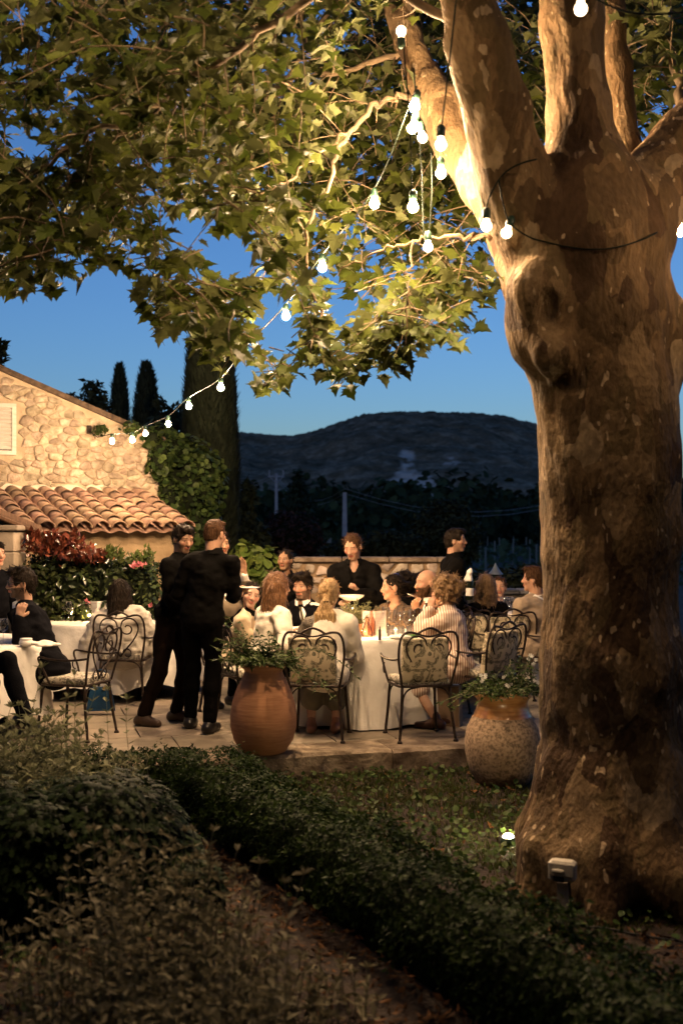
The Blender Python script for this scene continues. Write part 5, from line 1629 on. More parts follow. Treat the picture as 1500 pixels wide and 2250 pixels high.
chair(PX(700, 9.20), 9.20, 8, 'iron chair under the blonde woman at the front of the main table')
chair(PX(920, 9.20), 9.20, -13, 'empty iron chair with printed cushion at the front right of the main table')
chair(PX(1060, 9.75), 9.75, -42, 'iron chair of the woman in the striped suit, turned half left')
chair(PX(1108, 11.3), 11.3, -8, 'iron chair with cushion behind the flowers at the far right table')
chair(PX(1205, 11.2), 11.2, -40, 'iron chair under the man in the beige blazer', False)
chair(PX(1050, 11.6), 11.6, 25, 'iron chair under the long haired blonde woman at the far right table')
chair(PX(552, 9.72), 9.72, 62, 'iron chair beside the clay jar under the woman in the white blazer', False)
chair(PX(508, 10.35), 10.35, 70, 'iron chair behind the front waiter under the older woman', False)
chair(PX(278, 10.95), 10.95, 4, 'iron chair with heart back behind the woman in the grey shawl', False)
chair(PX(168, 9.25), 9.25, -72, 'iron chair with printed seat under the man with glasses', False)
chair(PX(690, 11.25), 11.25, 185, 'iron chair under the bearded man with the tie', False)
chair(PX(868, 11.15), 11.15, 215, 'iron chair under the woman with the earrings', False)
chair(PX(965, 10.55), 10.55, 265, 'iron chair under the bald bearded man', False)

# ---- jars with plants
def clay(name, c1, c2, c3, rough, coat=0, speck=False):
    m, nt, ns, ls, b = new_mat(name)
    tc = ns.new('ShaderNodeTexCoord'); mp = node(ns, 'ShaderNodeMapping'); mp.inputs['Scale'].default_value = (1, 1, 1) if speck else (1.5, 1.5, 14)
    ls.new(tc.outputs['Object'], mp.inputs[0])
    nz = node(ns, 'ShaderNodeTexNoise'); nz.inputs['Scale'].default_value = 46 if speck else 4; nz.inputs['Detail'].default_value = 9; ls.new(mp.outputs[0], nz.inputs[0])
    rp = ramp(ns, [(.38, c1), (.50, c2), (.66, c3)]); ls.new(nz.outputs[0], rp.inputs[0])
    n2 = node(ns, 'ShaderNodeTexNoise'); n2.inputs['Scale'].default_value = 5; n2.inputs['Detail'].default_value = 6; ls.new(tc.outputs['Object'], n2.inputs[0])
    r2 = ramp(ns, [(.3, (.80, .76, .72)), (.6, (1.05, 1.04, 1.03))]); ls.new(n2.outputs[0], r2.inputs[0])
    ml = node(ns, 'ShaderNodeMix', data_type='RGBA', blend_type='MULTIPLY'); ml.inputs[0].default_value = .85; ls.new(rp.outputs[0], ml.inputs[6]); ls.new(r2.outputs[0], ml.inputs[7])
    ls.new(ml.outputs[2], b.inputs['Base Color']); b.inputs['Roughness'].default_value = rough; b.inputs['Coat Weight'].default_value = coat; b.inputs['Coat Roughness'].default_value = .08
    bp = node(ns, 'ShaderNodeBump'); bp.inputs['Strength'].default_value = .35; bp.inputs['Distance'].default_value = .006; ls.new(nz.outputs[0], bp.inputs['Height']); ls.new(bp.outputs[0], b.inputs['Normal'])
    return m
m_terra = clay('smooth_terracotta', (.38, .175, .08), (.42, .20, .092), (.45, .225, .11), .75)
m_rough_clay = clay('speckled_clay', (.15, .105, .066), (.30, .21, .135), (.37, .27, .18), .95, 0, True)
m_glaze = clay('honey_glaze', (.30, .13, .04), (.37, .18, .06), (.42, .23, .09), .35, .5)
JC = P(579, 1640, 8.55); JZ = 0.0
jar = thing('clay_jar', 'smooth orange terracotta jar standing on the terrace corner', 'jar', (JC.x, JC.y, 0.004), group='big clay garden jars')
s_ = 8.55 / F
def jprof(px): return [(r * s_, z * s_) for r, z in px]
mb = MB(); mb.lathe(jprof([(0, 0), (40, 0), (49, 4), (65, 28), (72, 56), (73, 80), (69, 110), (59, 140), (47, 164), (42, 176), (42, 182), (47, 186), (50, 191), (48, 196), (43, 199), (40, 196), (40, 180), (0, 178)]), n=48); mb.build('body', m_terra, jar, True)
GC = P(1103, 1700, 8.35)
jar2 = thing('clay_jar', 'rough speckled clay jar with a glazed honey rim beside the plane tree', 'jar', (GC.x, GC.y, GZ), group='big clay garden jars')
s_ = 8.35 / F
mb = MB(); mb.lathe(jprof([(0, 0), (52, 0), (60, 6), (74, 35), (82, 70), (83, 95), (78, 120), (68, 142), (64, 148)]), n=48); mb.build('body', m_rough_clay, jar2, True)
mb = MB(); mb.lathe(jprof([(64, 147.5), (61, 153), (56, 168), (55, 178), (58, 186), (64, 191), (65, 196), (61, 201), (54, 202), (50, 198), (50, 180), (0, 178)]), n=48); mb.build('glazed_rim', m_glaze, jar2, True)
m_pot_leaf = leaf_mat('pot_leaf', (.028, .050, .014), (.075, .105, .03), trans=.25, island=.35, rough=.4)
m_petal = leaf_mat('white_petal', (.72, .70, .62), (.80, .78, .70), trans=.3, island=.05, rough=.6)
def pot_plant(name, label, c, z0, rad, n, leaf, trails, ups, flowers=()):
    root = thing(name, label, 'plant', (c.x, c.y, z0))
    st = MB(); Pp, Tt, Nn, Ss = [], [], [], []
    def sprig(p, d, L, sag, lf=leaf, step=.032):
        d = Vector(d).normalized(); pts = [Vector(p)]
        for i in range(max(3, int(L / step))):
            d = (d + Vector((rt.gauss(0, .13), rt.gauss(0, .13), -sag * .12 + rt.gauss(0, .05)))).normalized()
            q = pts[-1] + d * step
            if (q.x ** 2 + q.y ** 2) < (rad * 1.18) ** 2 and q.z < .01: q.z = .012; d.z = abs(d.z) * .2
            pts.append(q)
            for k in range(2):
                s2 = d.cross(Vector((rt.gauss(0, 1), rt.gauss(0, 1), rt.gauss(0, 1)))).normalized()
                Pp.append(q); Tt.append(s2 * .9 + d * .7); Nn.append(Vector((rt.gauss(0, .5), rt.gauss(0, .5), 1))); Ss.append(lf * rt.uniform(.6, 1.25))
        st.tube(pts, .0025, 4, caps=False)
    for _ in range(n):
        a, r_ = rt.uniform(0, 2 * PI), rad * math.sqrt(rt.random())
        sprig((r_ * math.cos(a), r_ * math.sin(a), 0), (math.cos(a) * .9, math.sin(a) * .9, rt.uniform(.25, 1)), rt.uniform(.08, .20), 1.1)
    for (p0, d, L, sag) in trails: sprig(p0, d, L, sag)
    for (p0, d, L, sag) in ups:
        for q_ in range(5):
            sprig(Vector(p0) + Vector((rt.gauss(0, .03), rt.gauss(0, .03), 0)), Vector(d) + Vector((rt.gauss(0, .22), rt.gauss(0, .22), 0)), L * rt.uniform(.45, 1.05), sag)
    tag(st.build('stems', m_stem, root), kind='stuff')
    scatter_y('foliage', np.array(Pp), np.array(Nn), np.array(Tt), np.array(Ss), [(0, 0, 0), (.22, .38, .06), (0, 1, -.14), (-.22, .38, .06)], LEAF4_F, m_pot_leaf, root)
    for (fx, fy, fz, fs) in flowers:
        V, Fc = [], []
        for k in range(5):
            a = k * 2 * PI / 5 + fx * 30; b_ = len(V)
            ca, sa = math.cos(a), math.sin(a)
            V += [(0, 0, 0), (ca * fs * .6 - sa * fs * .35, -.2 * fs, sa * fs * .6 + ca * fs * .35), (ca * fs, -.05 * fs, sa * fs), (ca * fs * .6 + sa * fs * .35, -.2 * fs, sa * fs * .6 - ca * fs * .35)]
            Fc += [(b_, b_ + 1, b_ + 2), (b_, b_ + 2, b_ + 3)]
        me = bpy.data.meshes.new('flower'); me.from_pydata(V, [], Fc); me.update()
        o = link('flower', me, m_petal, root); o.location = (fx, fy, fz); o.rotation_euler = (rt.uniform(-.5, .3), 0, rt.uniform(-.5, .5))
    return root
k = 8.55 / F
pot_plant('jar_plant', 'trailing green plant spilling out of the smooth orange jar', JC, 196 * k, 40 * k, 150, .046,
          [((.08, -.05, .0), (1, -.2, .15), .42, 1.2), ((.1, -.04, .0), (1, -.1, .3), .62, .55), ((.05, 0, .05), (1, .0, .5), .75, .62), ((.02, -.06, .0), (1, -.3, .2), .35, 1.0), ((0, 0, .05), (.9, -.3, .4), .5, .8)],
          [((-.05, 0, .02), (-.5, .0, 1), .42, .2), ((-.08, 0, .0), (-.75, .1, .9), .45, .25), ((-.05, .03, .0), (-.3, .1, 1), .34, .3), ((-.09, 0, 0), (-.9, 0, .5), .3, .5), ((0, 0, .02), (.1, -.1, 1), .26, .6), ((.02, 0, .02), (-.1, -.1, 1), .28, .5), ((.05, 0, .02), (.4, -.1, 1), .26, .8), ((-.03, 0, .02), (-.2, -.1, 1), .24, .8)])
k = 8.35 / F
fl = []
for (u, v) in ((1160, 1448), (1168, 1442), (1176, 1450), (1171, 1458), (1164, 1440), (1060, 1492), (1056, 1484), (1065, 1488), (1105, 1488), (1113, 1486), (1116, 1508), (1112, 1505), (1090, 1516), (1122, 1503), (1181, 1500), (1066, 1483), (1058, 1497)):
    p = P(u, v, 8.35 - .03 - rt.random() * .1)
    fl.append((p.x - GC.x, p.y - GC.y, p.z - (GZ + 198 * k), .017))
pot_plant('flower_plant', 'leafy plant with small white flowers filling the glazed rim jar', GC, GZ + 198 * k, 52 * k, 150, .044,
          [((-.12, -.05, 0), (-1, -.1, .25), .34, .9), ((-.1, -.08, 0), (-1, -.3, .3), .38, .8), ((-.1, 0, 0), (-1, 0, .5), .40, .7), ((.1, -.1, 0), (.8, -.4, .2), .2, 1)],
          [((.06, 0, .0), (.3, .0, 1), .30, .05), ((.08, 0, .0), (.5, -.05, 1), .33, .05), ((-.02, 0, .0), (-.1, .0, 1), .24, .1), ((-.06, 0, .0), (-.3, .0, 1), .2, .2), ((.12, 0, .0), (.5, .0, .9), .22, .2), ((.0, 0, .0), (.1, -.1, 1), .22, .2), ((.03, 0, .0), (.25, -.05, 1), .28, .08)], fl)

# ---- tableware
m_glass = thin_glass('clear_glass')
m_rose = thin_glass('rose_glass', (1.0, .86, .78))
m_china = M('white_china', (.74, .71, .64), rough=.25, spec=.5)
m_card = M('menu_card', (.80, .74, .70), rough=.8)
m_print = M('grey_print', (.58, .47, .46), rough=.8)
m_steel = M('cutlery_steel', (.5, .48, .45), rough=.2, metal=1)
m_black = M('black_plastic', (.008, .008, .009), rough=.35)
m_wax = M('candle_wax', (.75, .66, .50), rough=.5)
m_flame = emit_mat('candle_flame', (1.0, .56, .24), 4500)
_mb = MB(); _mb.lathe([(0, 0), (.033, 0), (.034, .003), (.006, .008), (.0045, .02), (.0045, .085), (.012, .095), (.034, .120), (.040, .150), (.034, .205), (.0325, .205), (.038, .150), (.032, .122), (.010, .098), (0, .097)], n=18)
glass_me = _mb.mesh('wine_glass'); glass_me.materials.append(m_glass); glass_me.polygons.foreach_set('use_smooth', np.ones(len(glass_me.polygons), dtype=bool))
_mb = MB(); _mb.lathe([(0, 0), (.030, 0), (.034, .095), (.032, .095), (.0285, .004), (0, .004)], n=16)
tumbler_me = _mb.mesh('tumbler'); tumbler_me.materials.append(m_glass); tumbler_me.polygons.foreach_set('use_smooth', np.ones(len(tumbler_me.polygons), dtype=bool))
def put(name, me, label, cat, loc, group=None, rz=0, parent=None):
    o = bpy.data.objects.new(name, me); COL.objects.link(o); o.location = loc; o.rotation_euler = (0, 0, rz)
    if parent: o.parent = parent
    else: tag(o, label, cat, group)
    return o
def on_table(u, D): return (PX(u, D), D, .753)
for u, D in ((872, 9.95), (862, 10.15), (893, 10.0), (905, 10.25), (848, 10.5), (880, 10.6), (756, 10.7), (768, 10.5), (745, 10.45), (920, 10.55), (715, 10.6), (930, 10.2)):
    put('wine_glass', glass_me, 'clear stemmed wine glass among the glasses on the main table', 'wine glass', on_table(u, D), 'wine glasses on the main table')
for u, D in ((880, 9.75), (858, 9.85), (900, 9.8), (915, 10.0), (845, 10.15)):
    put('tumbler', tumbler_me, 'clear water tumbler among the glasses on the main table', 'tumbler', on_table(u, D), 'water tumblers on the main table')
for u, D in ((142, 11.5), (150, 11.7), (160, 11.45), (166, 11.65), (176, 11.6), (188, 11.45), (152, 11.35)):
    put('wine_glass', glass_me, 'clear wine glass on the table before the woman with the bun', 'wine glass', on_table(u, D), 'wine glasses on the shawl table')
put('wine_glass', glass_me, 'wine glass at the left edge in front of the man with glasses', 'wine glass', on_table(8, 9.2))
for u, D in ((1112, 11.9), (1120, 12.1), (1126, 11.85), (1105, 12.1)):
    put('wine_glass', glass_me, 'clear wine glass on the far right table', 'wine glass', on_table(u, D), 'wine glasses on the far right table')
def candle(label, loc, s=1.0):
    root = thing('candle_jar', label, 'candle', loc, group='glass candle jars')
    mb = MB(); mb.lathe([(0, 0), (.034, 0), (.036, .08), (.034, .08), (.032, .004), (0, .004)], n=14); mb.build('jar', m_glass, root, True)
    mb = MB(); mb.lathe([(0, .005), (.030, .005), (.030, .035), (0, .033)], n=12); mb.build('wax', m_wax, root, True)
    mb = MB(); mb.lathe([(0, .036), (.006, .045), (.008, .055), (.004, .072), (0, .085)], n=8); mb.build('flame', m_flame, root, True)
candle('bright candle jar beside the blonde woman on the main table', on_table(777, 9.68))
candle('candle jar close to the small olive plant on the main table', on_table(742, 10.2))
candle('candle jar at the right of the tumblers on the main table', on_table(930, 9.95))
candle('candle jar behind the wine glasses on the main table', on_table(800, 10.55))
candle('candle jar among the glasses on the shawl table', on_table(158, 11.6))
candle('candle jar beside the menu on the shawl table', on_table(196, 11.5))
candle('candle jar on the far right table', on_table(1130, 12.0))
# olive plant in a clay pot
ol = thing('olive_plant', 'small olive plant in a pink clay pot in the middle of the main table', 'plant', on_table(788, 10.05))
mb = MB(); mb.lathe([(0, 0), (.040, 0), (.055, .075), (.060, .078), (.060, .095), (.054, .095), (.050, .08), (0, .08)], n=22); mb.build('pot', m_terra, ol, True)
Pp, Tt, Nn, Ss = [], [], [], []
st = MB()
for _ in range(46):
    d = Vector((rt.gauss(0, .55), rt.gauss(0, .55), 1)).normalized(); p = Vector((rt.gauss(0, .015), rt.gauss(0, .015), .08)); pts = [p.copy()]
    for i in range(rt.randint(6, 10)):
        d = (d + Vector((rt.gauss(0, .1), rt.gauss(0, .1), 0))).normalized(); p = p + d * .022; pts.append(p.copy())
        for k_ in range(2):
            s2 = d.cross(Vector((rt.gauss(0, 1), rt.gauss(0, 1), rt.gauss(0, 1)))).normalized(); Pp.append(p.copy()); Tt.append(s2 * .6 + d); Nn.append(Vector((rt.gauss(0, 1), rt.gauss(0, 1), 1))); Ss.append(.042 * rt.uniform(.6, 1.2))
    st.tube(pts, .0018, 3, caps=False)
tag(st.build('stems', m_stem, ol), kind='stuff')
scatter_y('foliage', np.array(Pp), np.array(Nn), np.array(Tt), np.array(Ss), [(0, 0, 0), (.13, .4, .04), (0, 1, -.05), (-.13, .4, .04)], LEAF4_F, leaf_mat('olive_leaf', (.10, .11, .05), (.20, .20, .11), trans=.2), ol)
# menu card: a folded tent with grey print
def menu(label, loc, rz, w=.105, h=.21):
    root = thing('menu_card', label, 'menu', loc, rz, 'folded menu cards')
    a = .05
    for sx, nm in ((-1, 'left'), (1, 'right')):
        mb = MB(); mb.add([(0, 0, 0), (sx * w, a, 0), (sx * w, a, h), (0, 0, h), (0, .002, 0), (sx * w, a + .002, 0), (sx * w, a + .002, h), (0, .002, h)], [(0, 1, 2, 3), (7, 6, 5, 4), (0, 4, 5, 1), (1, 5, 6, 2), (2, 6, 7, 3)])
        lf = mb.build('card_leaf', m_card, root)
        mb = MB(); rr_ = random.Random(4 + sx)
        for j in range(9):
            z = h * (.86 - j * .075) - (.02 if j else 0); w0 = w * rr_.uniform(.25, .42) if j else w * .42
            c = w * .5
            for x0 in np.arange(c - w0, c + w0, .012):
                x1 = min(x0 + rr_.uniform(.006, .010), c + w0)
                mb.add([(sx * x0, a * x0 / w - .0012, z), (sx * x1, a * x1 / w - .0012, z), (sx * x1, a * x1 / w - .0012, z + (.006 if j == 0 else .0035)), (sx * x0, a * x0 / w - .0012, z + (.006 if j == 0 else .0035))], [(0, 1, 2, 3)])
        tag(mb.build('printed_text', m_print, lf), kind='stuff')
menu('pale pink folded menu card standing on the main table', on_table(824, 9.95), R(8))
menu('folded menu card standing on the table behind the woman in the grey shawl', on_table(214, 11.45), R(-12), w=.12, h=.20)
# carafe, perfume-like dark bottle, bowl, plates, napkins, cutlery
ca = thing('carafe', 'pink tinted glass carafe beside the menu card on the main table', 'carafe', on_table(806, 9.78))
mb = MB(); mb.lathe([(0, 0), (.045, 0), (.050, .01), (.048, .05), (.028, .10), (.016, .135), (.016, .16), (.020, .172), (.018, .172), (.0135, .16), (.0135, .135), (.025, .10), (.044, .05), (.045, .012), (0, .008)], n=20); mb.build('body', m_rose, ca, True)
vp = thing('black_bottle', 'small black pointed bottle at the near edge of the main table', 'bottle', on_table(834, 9.5))
mb = MB(); mb.lathe([(0, 0), (.0115, 0), (.012, .004), (.012, .082), (.008, .092), (0, .092)], n=14); mb.build('body', m_black, vp, True)
mb = MB(); mb.lathe([(.006, .0925), (.006, .106), (.0035, .116), (0, .117)], n=10); mb.build('cap', m_black, vp, True)
ap = thing('water_bottle', 'tall pale pink glass bottle beside the carafe on the main table', 'bottle', on_table(816, 9.9))
mb = MB(); mb.lathe([(0, 0), (.032, 0), (.034, .01), (.034, .12), (.014, .17), (.013, .22), (.011, .22), (.012, .17), (.031, .118), (.031, .012), (0, .010)], n=18); mb.build('body', m_rose, ap, True)
bw = thing('sugar_bowl', 'small cream bowl with a lid on the table at the left edge', 'bowl', on_table(58, 9.0))
mb = MB(); mb.lathe([(0, 0), (.035, 0), (.052, .012), (.056, .03), (.050, .048), (.042, .052), (0, .052)], n=24); mb.build('body', m_china, bw, True)
mb = MB(); mb.lathe([(0, .053), (.048, .053), (.049, .060), (.044, .066), (0, .066)], n=24); mb.build('lid', m_china, bw, True)
mb = MB(); mb.lathe([(0, 0), (.06, 0), (.12, .012), (.121, .016), (.06, .006), (0, .006)], n=30); plate_me = mb.mesh('plate'); plate_me.materials.append(m_china); plate_me.polygons.foreach_set('use_smooth', np.ones(len(plate_me.polygons), dtype=bool))
put('plate', plate_me, 'white plate on the main table in front of the blonde woman', 'plate', (PX(760, 9.75), 9.75, .754), 'plates on the main table')
put('plate', plate_me, 'white plate on the main table in front of the woman in the striped suit', 'plate', (PX(925, 9.85), 9.85, .754), 'plates on the main table')
def napkin(label, loc, sx=1.0, seed=1):
    S = SDF((-.15, -.12, -.02), (.15, .12, .10), .009)
    r_ = random.Random(seed)
    for _ in range(6): S.ell((r_.uniform(-.07, .07) * sx, r_.uniform(-.04, .04), r_.uniform(.005, .025)), (r_.uniform(.04, .07), r_.uniform(.02, .05), r_.uniform(.012, .025)), k=.015)
    S.noise(.008, 22, 4); S.plane((0, 0, 0.0), (0, 0, -1))
    o = link('napkin', S.mesh('napkin'), m_linen); o.location = loc
    tag(o, label, 'napkin')
napkin('crumpled white napkin on the main table behind the empty chair', on_table(880, 9.62), 1.2, 2)
napkin('rolled white napkin beside the cream bowl', on_table(95, 9.02), 1.0, 5)
for (u, D, rz, lb) in ((756, 9.52, .2, 'steel fork lying at the edge of the main table near the blonde woman'), (866, 9.58, -.15, 'steel knife lying near the black bottle on the main table')):
    mb = MB(); mb.tube([(-.10, 0, .004), (.0, 0, .008), (.06, 0, .004)], .0035, 5); mb.box((.085, 0, .004), (.06, .016, .003)); o = mb.build('cutlery', m_steel); o.location = on_table(u, D); o.rotation_euler = (0, 0, rz); tag(o, lb, 'cutlery')
ash = thing('green_ashtray', 'small green glass dish near the napkin on the main table', 'dish', on_table(905, 9.66))
mb = MB(); mb.lathe([(0, 0), (.05, 0), (.055, .03), (.05, .03), (.045, .008), (0, .008)], n=18); mb.build('dish', thin_glass('green_glass', (.55, .85, .5)), ash, True)
# blue handbag under the shawl woman's chair, hung on its iron back
hb = thing('handbag', 'bright blue leather handbag with a hoop handle beside the iron chair', 'handbag', (PX(222, 10.3), 10.3, .0), R(10))
m_blue = M('blue_leather', (.003, .022, .058), (.006, .040, .095), scale=9, rough=.35, bump=.2)
mb = MB(); mb.add([(-.13, -.05, .04), (.13, -.05, .04), (.13, .05, .04), (-.13, .05, .04), (-.09, -.03, .25), (.09, -.03, .25), (.09, .03, .25), (-.09, .03, .25)], [(3, 2, 1, 0), (4, 5, 6, 7), (0, 1, 5, 4), (1, 2, 6, 5), (2, 3, 7, 6), (3, 0, 4, 7)]); mb.build('bag_body', m_blue, hb)
mb = MB(); mb.tube([(.075 * math.cos(a), -.02, .25 + .16 * math.sin(a)) for a in np.linspace(0, PI, 14)], .007, 6); mb.build('handle', m_blue, hb, True)
mb = MB(); mb.box((.03, -.045, .24), (.02, .012, .035), bev=.003); mb.build('clasp', M('brass', (.6, .42, .15), rough=.3, metal=1), hb)
# pale woven bag under the table at the striped woman's feet
wb_ = thing('woven_bag', 'brown woven bag standing beside the striped woman on the terrace', 'bag', (PX(985, 9.75), 9.75, 0), R(-20))
mb = MB(); mb.add([(-.11, -.06, 0), (.11, -.06, 0), (.11, .06, 0), (-.11, .06, 0), (-.10, -.05, .34), (.10, -.05, .34), (.10, .05, .34), (-.10, .05, .34)], [(3, 2, 1, 0), (0, 1, 5, 4), (1, 2, 6, 5), (2, 3, 7, 6), (3, 0, 4, 7), (4, 5, 6, 7)])
mw, nt, ns, ls, b = new_mat('woven_rattan')
wv = node(ns, 'ShaderNodeTexWave'); wv.inputs['Scale'].default_value = 40; wv.bands_direction = 'Z'; tc = ns.new('ShaderNodeTexCoord'); ls.new(tc.outputs['Object'], wv.inputs[0])
rp = ramp(ns, [(.2, (.05, .032, .02)), (.8, (.20, .13, .08))]); ls.new(wv.outputs[0], rp.inputs[0]); ls.new(rp.outputs[0], b.inputs['Base Color'])
mb.build('bag_body', mw, wb_)
# garden lantern with a blue grey cap behind the right table
la = thing('garden_lantern', 'small garden lantern with a conical blue grey cap behind the right table', 'lantern', (PX(1088, 13.6), 13.6, 0))
zc = CAMZ - (1262 - HZ) * 13.6 / F
m_cap = M('zinc_cap', (.10, .13, .17), (.14, .17, .22), scale=8, rough=.4, metal=.3)
mb = MB(); mb.tube([(0, 0, 0), (0, 0, zc - .10)], .03, 8); mb.build('post', m_iron, la, True)
mb = MB(); mb.lathe([(.09, zc), (.085, zc + .01), (.05, zc + .05), (.02, zc + .10), (.01, zc + .13), (0, zc + .14)], n=18); mb.build('cap', m_cap, la, True)
mb = MB(); mb.lathe([(0, zc - .11), (.05, zc - .11), (.06, zc), (0, zc)], n=12); mb.build('lamp_body', m_glass, la, True)
# ================================================================== people
def skin_material():
    m, nt, ns, ls, b = new_mat('skin')
    a = node(ns, 'ShaderNodeAttribute', attribute_name='Col')
    nz = node(ns, 'ShaderNodeTexNoise'); nz.inputs['Scale'].default_value = 40; nz.inputs['Detail'].default_value = 4
    tc = ns.new('ShaderNodeTexCoord'); ls.new(tc.outputs['Object'], nz.inputs[0])
    rp = ramp(ns, [(.3, (.9, .88, .86)), (.7, (1.06, 1.04, 1.03))]); ls.new(nz.outputs[0], rp.inputs[0])
    mx = node(ns, 'ShaderNodeMix', data_type='RGBA', blend_type='MULTIPLY'); mx.inputs[0].default_value = .7
    ls.new(a.outputs['Color'], mx.inputs[6]); ls.new(rp.outputs[0], mx.inputs[7]); ls.new(mx.outputs[2], b.inputs['Base Color'])
    b.inputs['Roughness'].default_value = .55; b.inputs['Specular IOR Level'].default_value = .3
    b.inputs['Subsurface Weight'].default_value = .25; b.inputs['Subsurface Radius'].default_value = (.012, .005, .003)
    b.inputs['Subsurface Scale'].default_value = 1.0
    return m
m_skin = skin_material()
def hair_mat(name, c1, c2):
    return M('hair_' + name, c1, c2, scale=14, rough=.42, bump=1.2, bscale=16, detail=7, stretch=(9, 9, 1.2), spec=.22 if c2[0] > .09 else .05)
HAIR = {'dark': hair_mat('dark', (.006, .005, .004), (.022, .015, .010)), 'brown': hair_mat('brown', (.022, .011, .0055), (.070, .036, .018)),
        'chestnut': hair_mat('chestnut', (.06, .026, .010), (.20, .10, .045)), 'blonde': hair_mat('blonde', (.26, .15, .06), (.62, .43, .22)), 'sandy': hair_mat('sandy', (.09, .05, .022), (.28, .18, .09))}
def cloth(name, c1, c2=None, rough=.9, bump=.35, scale=12, sheen=.15): return M('cloth_' + name, c1, c2 or tuple(x * 1.25 for x in c1), scale=scale, rough=rough, bump=bump, bscale=90, sheen=sheen if c1[0] > .1 else 0, spec=.12 if c1[0] > .1 else .04)
def stripe_mat(name, base, ink, scale):
    m, nt, ns, ls, b = new_mat(name)
    tc = ns.new('ShaderNodeTexCoord'); wv = node(ns, 'ShaderNodeTexWave'); wv.bands_direction = 'X'; wv.inputs['Scale'].default_value = scale; wv.inputs['Distortion'].default_value = .6; wv.inputs['Detail Scale'].default_value = .3
    ls.new(tc.outputs['Object'], wv.inputs[0]); rp = ramp(ns, [(.35, base), (.62, ink)]); ls.new(wv.outputs[0], rp.inputs[0]); ls.new(rp.outputs[0], b.inputs['Base Color']); b.inputs['Roughness'].default_value = .9
    return m
def pattern_mat(name, cols, scale):
    m, nt, ns, ls, b = new_mat(name)
    tc = ns.new('ShaderNodeTexCoord'); nz = node(ns, 'ShaderNodeTexNoise'); nz.inputs['Scale'].default_value = scale; nz.inputs['Distortion'].default_value = 2.5; nz.inputs['Detail'].default_value = 1
    ls.new(tc.outputs['Object'], nz.inputs[0]); rp = ramp(ns, [(.3 + .4 * i / (len(cols) - 1), c) for i, c in enumerate(cols)], 'CONSTANT'); ls.new(nz.outputs[0], rp.inputs[0]); ls.new(rp.outputs[0], b.inputs['Base Color']); b.inputs['Roughness'].default_value = .8
    return m
C_BLACK = cloth('black_cotton', (.0034, .0031, .0028)); C_SUIT = cloth('dark_suit', (.0032, .0032, .0042)); C_TROUSER = cloth('black_trousers', (.0022, .002, .0019))
C_WHITE = cloth('white_blazer', (.62, .57, .48)); C_SHIRT = cloth('white_shirt', (.68, .65, .60)); C_BEIGE = cloth('beige_cardigan', (.42, .33, .22)); C_WOOL = cloth('beige_wool', (.26, .20, .14))
C_SHAWL = cloth('grey_shawl', (.40, .37, .32)); C_TAN = cloth('tan_jacket', (.14, .11, .075)); C_BROWN = cloth('brown_suit', (.022, .015, .010)); C_DARKBROWN = cloth('brown_trousers', (.008, .005, .0035))
C_STRIPE = stripe_mat('striped_linen', (.68, .60, .50), (.34, .19, .13), 15.0)
C_PRINT = pattern_mat('brown_print', [(.02, .014, .01), (.14, .08, .035), (.03, .02, .012), (.22, .15, .07), (.02, .014, .01)], 24)
C_LEO = pattern_mat('dark_speckled_print', [(.02, .018, .016), (.02, .018, .016), (.22, .18, .13), (.02, .018, .016), (.10, .08, .06)], 70)
C_LEATHER = M('brown_leather', (.030, .016, .009), (.055, .030, .016), scale=15, rough=.55, bump=.3); C_SHOE = M('black_leather', (.008, .007, .007), rough=.35)
SKIN = {'fair': (.38, .225, .15), 'tan': (.31, .175, .105), 'olive': (.25, .14, .08), 'pale': (.42, .26, .185)}

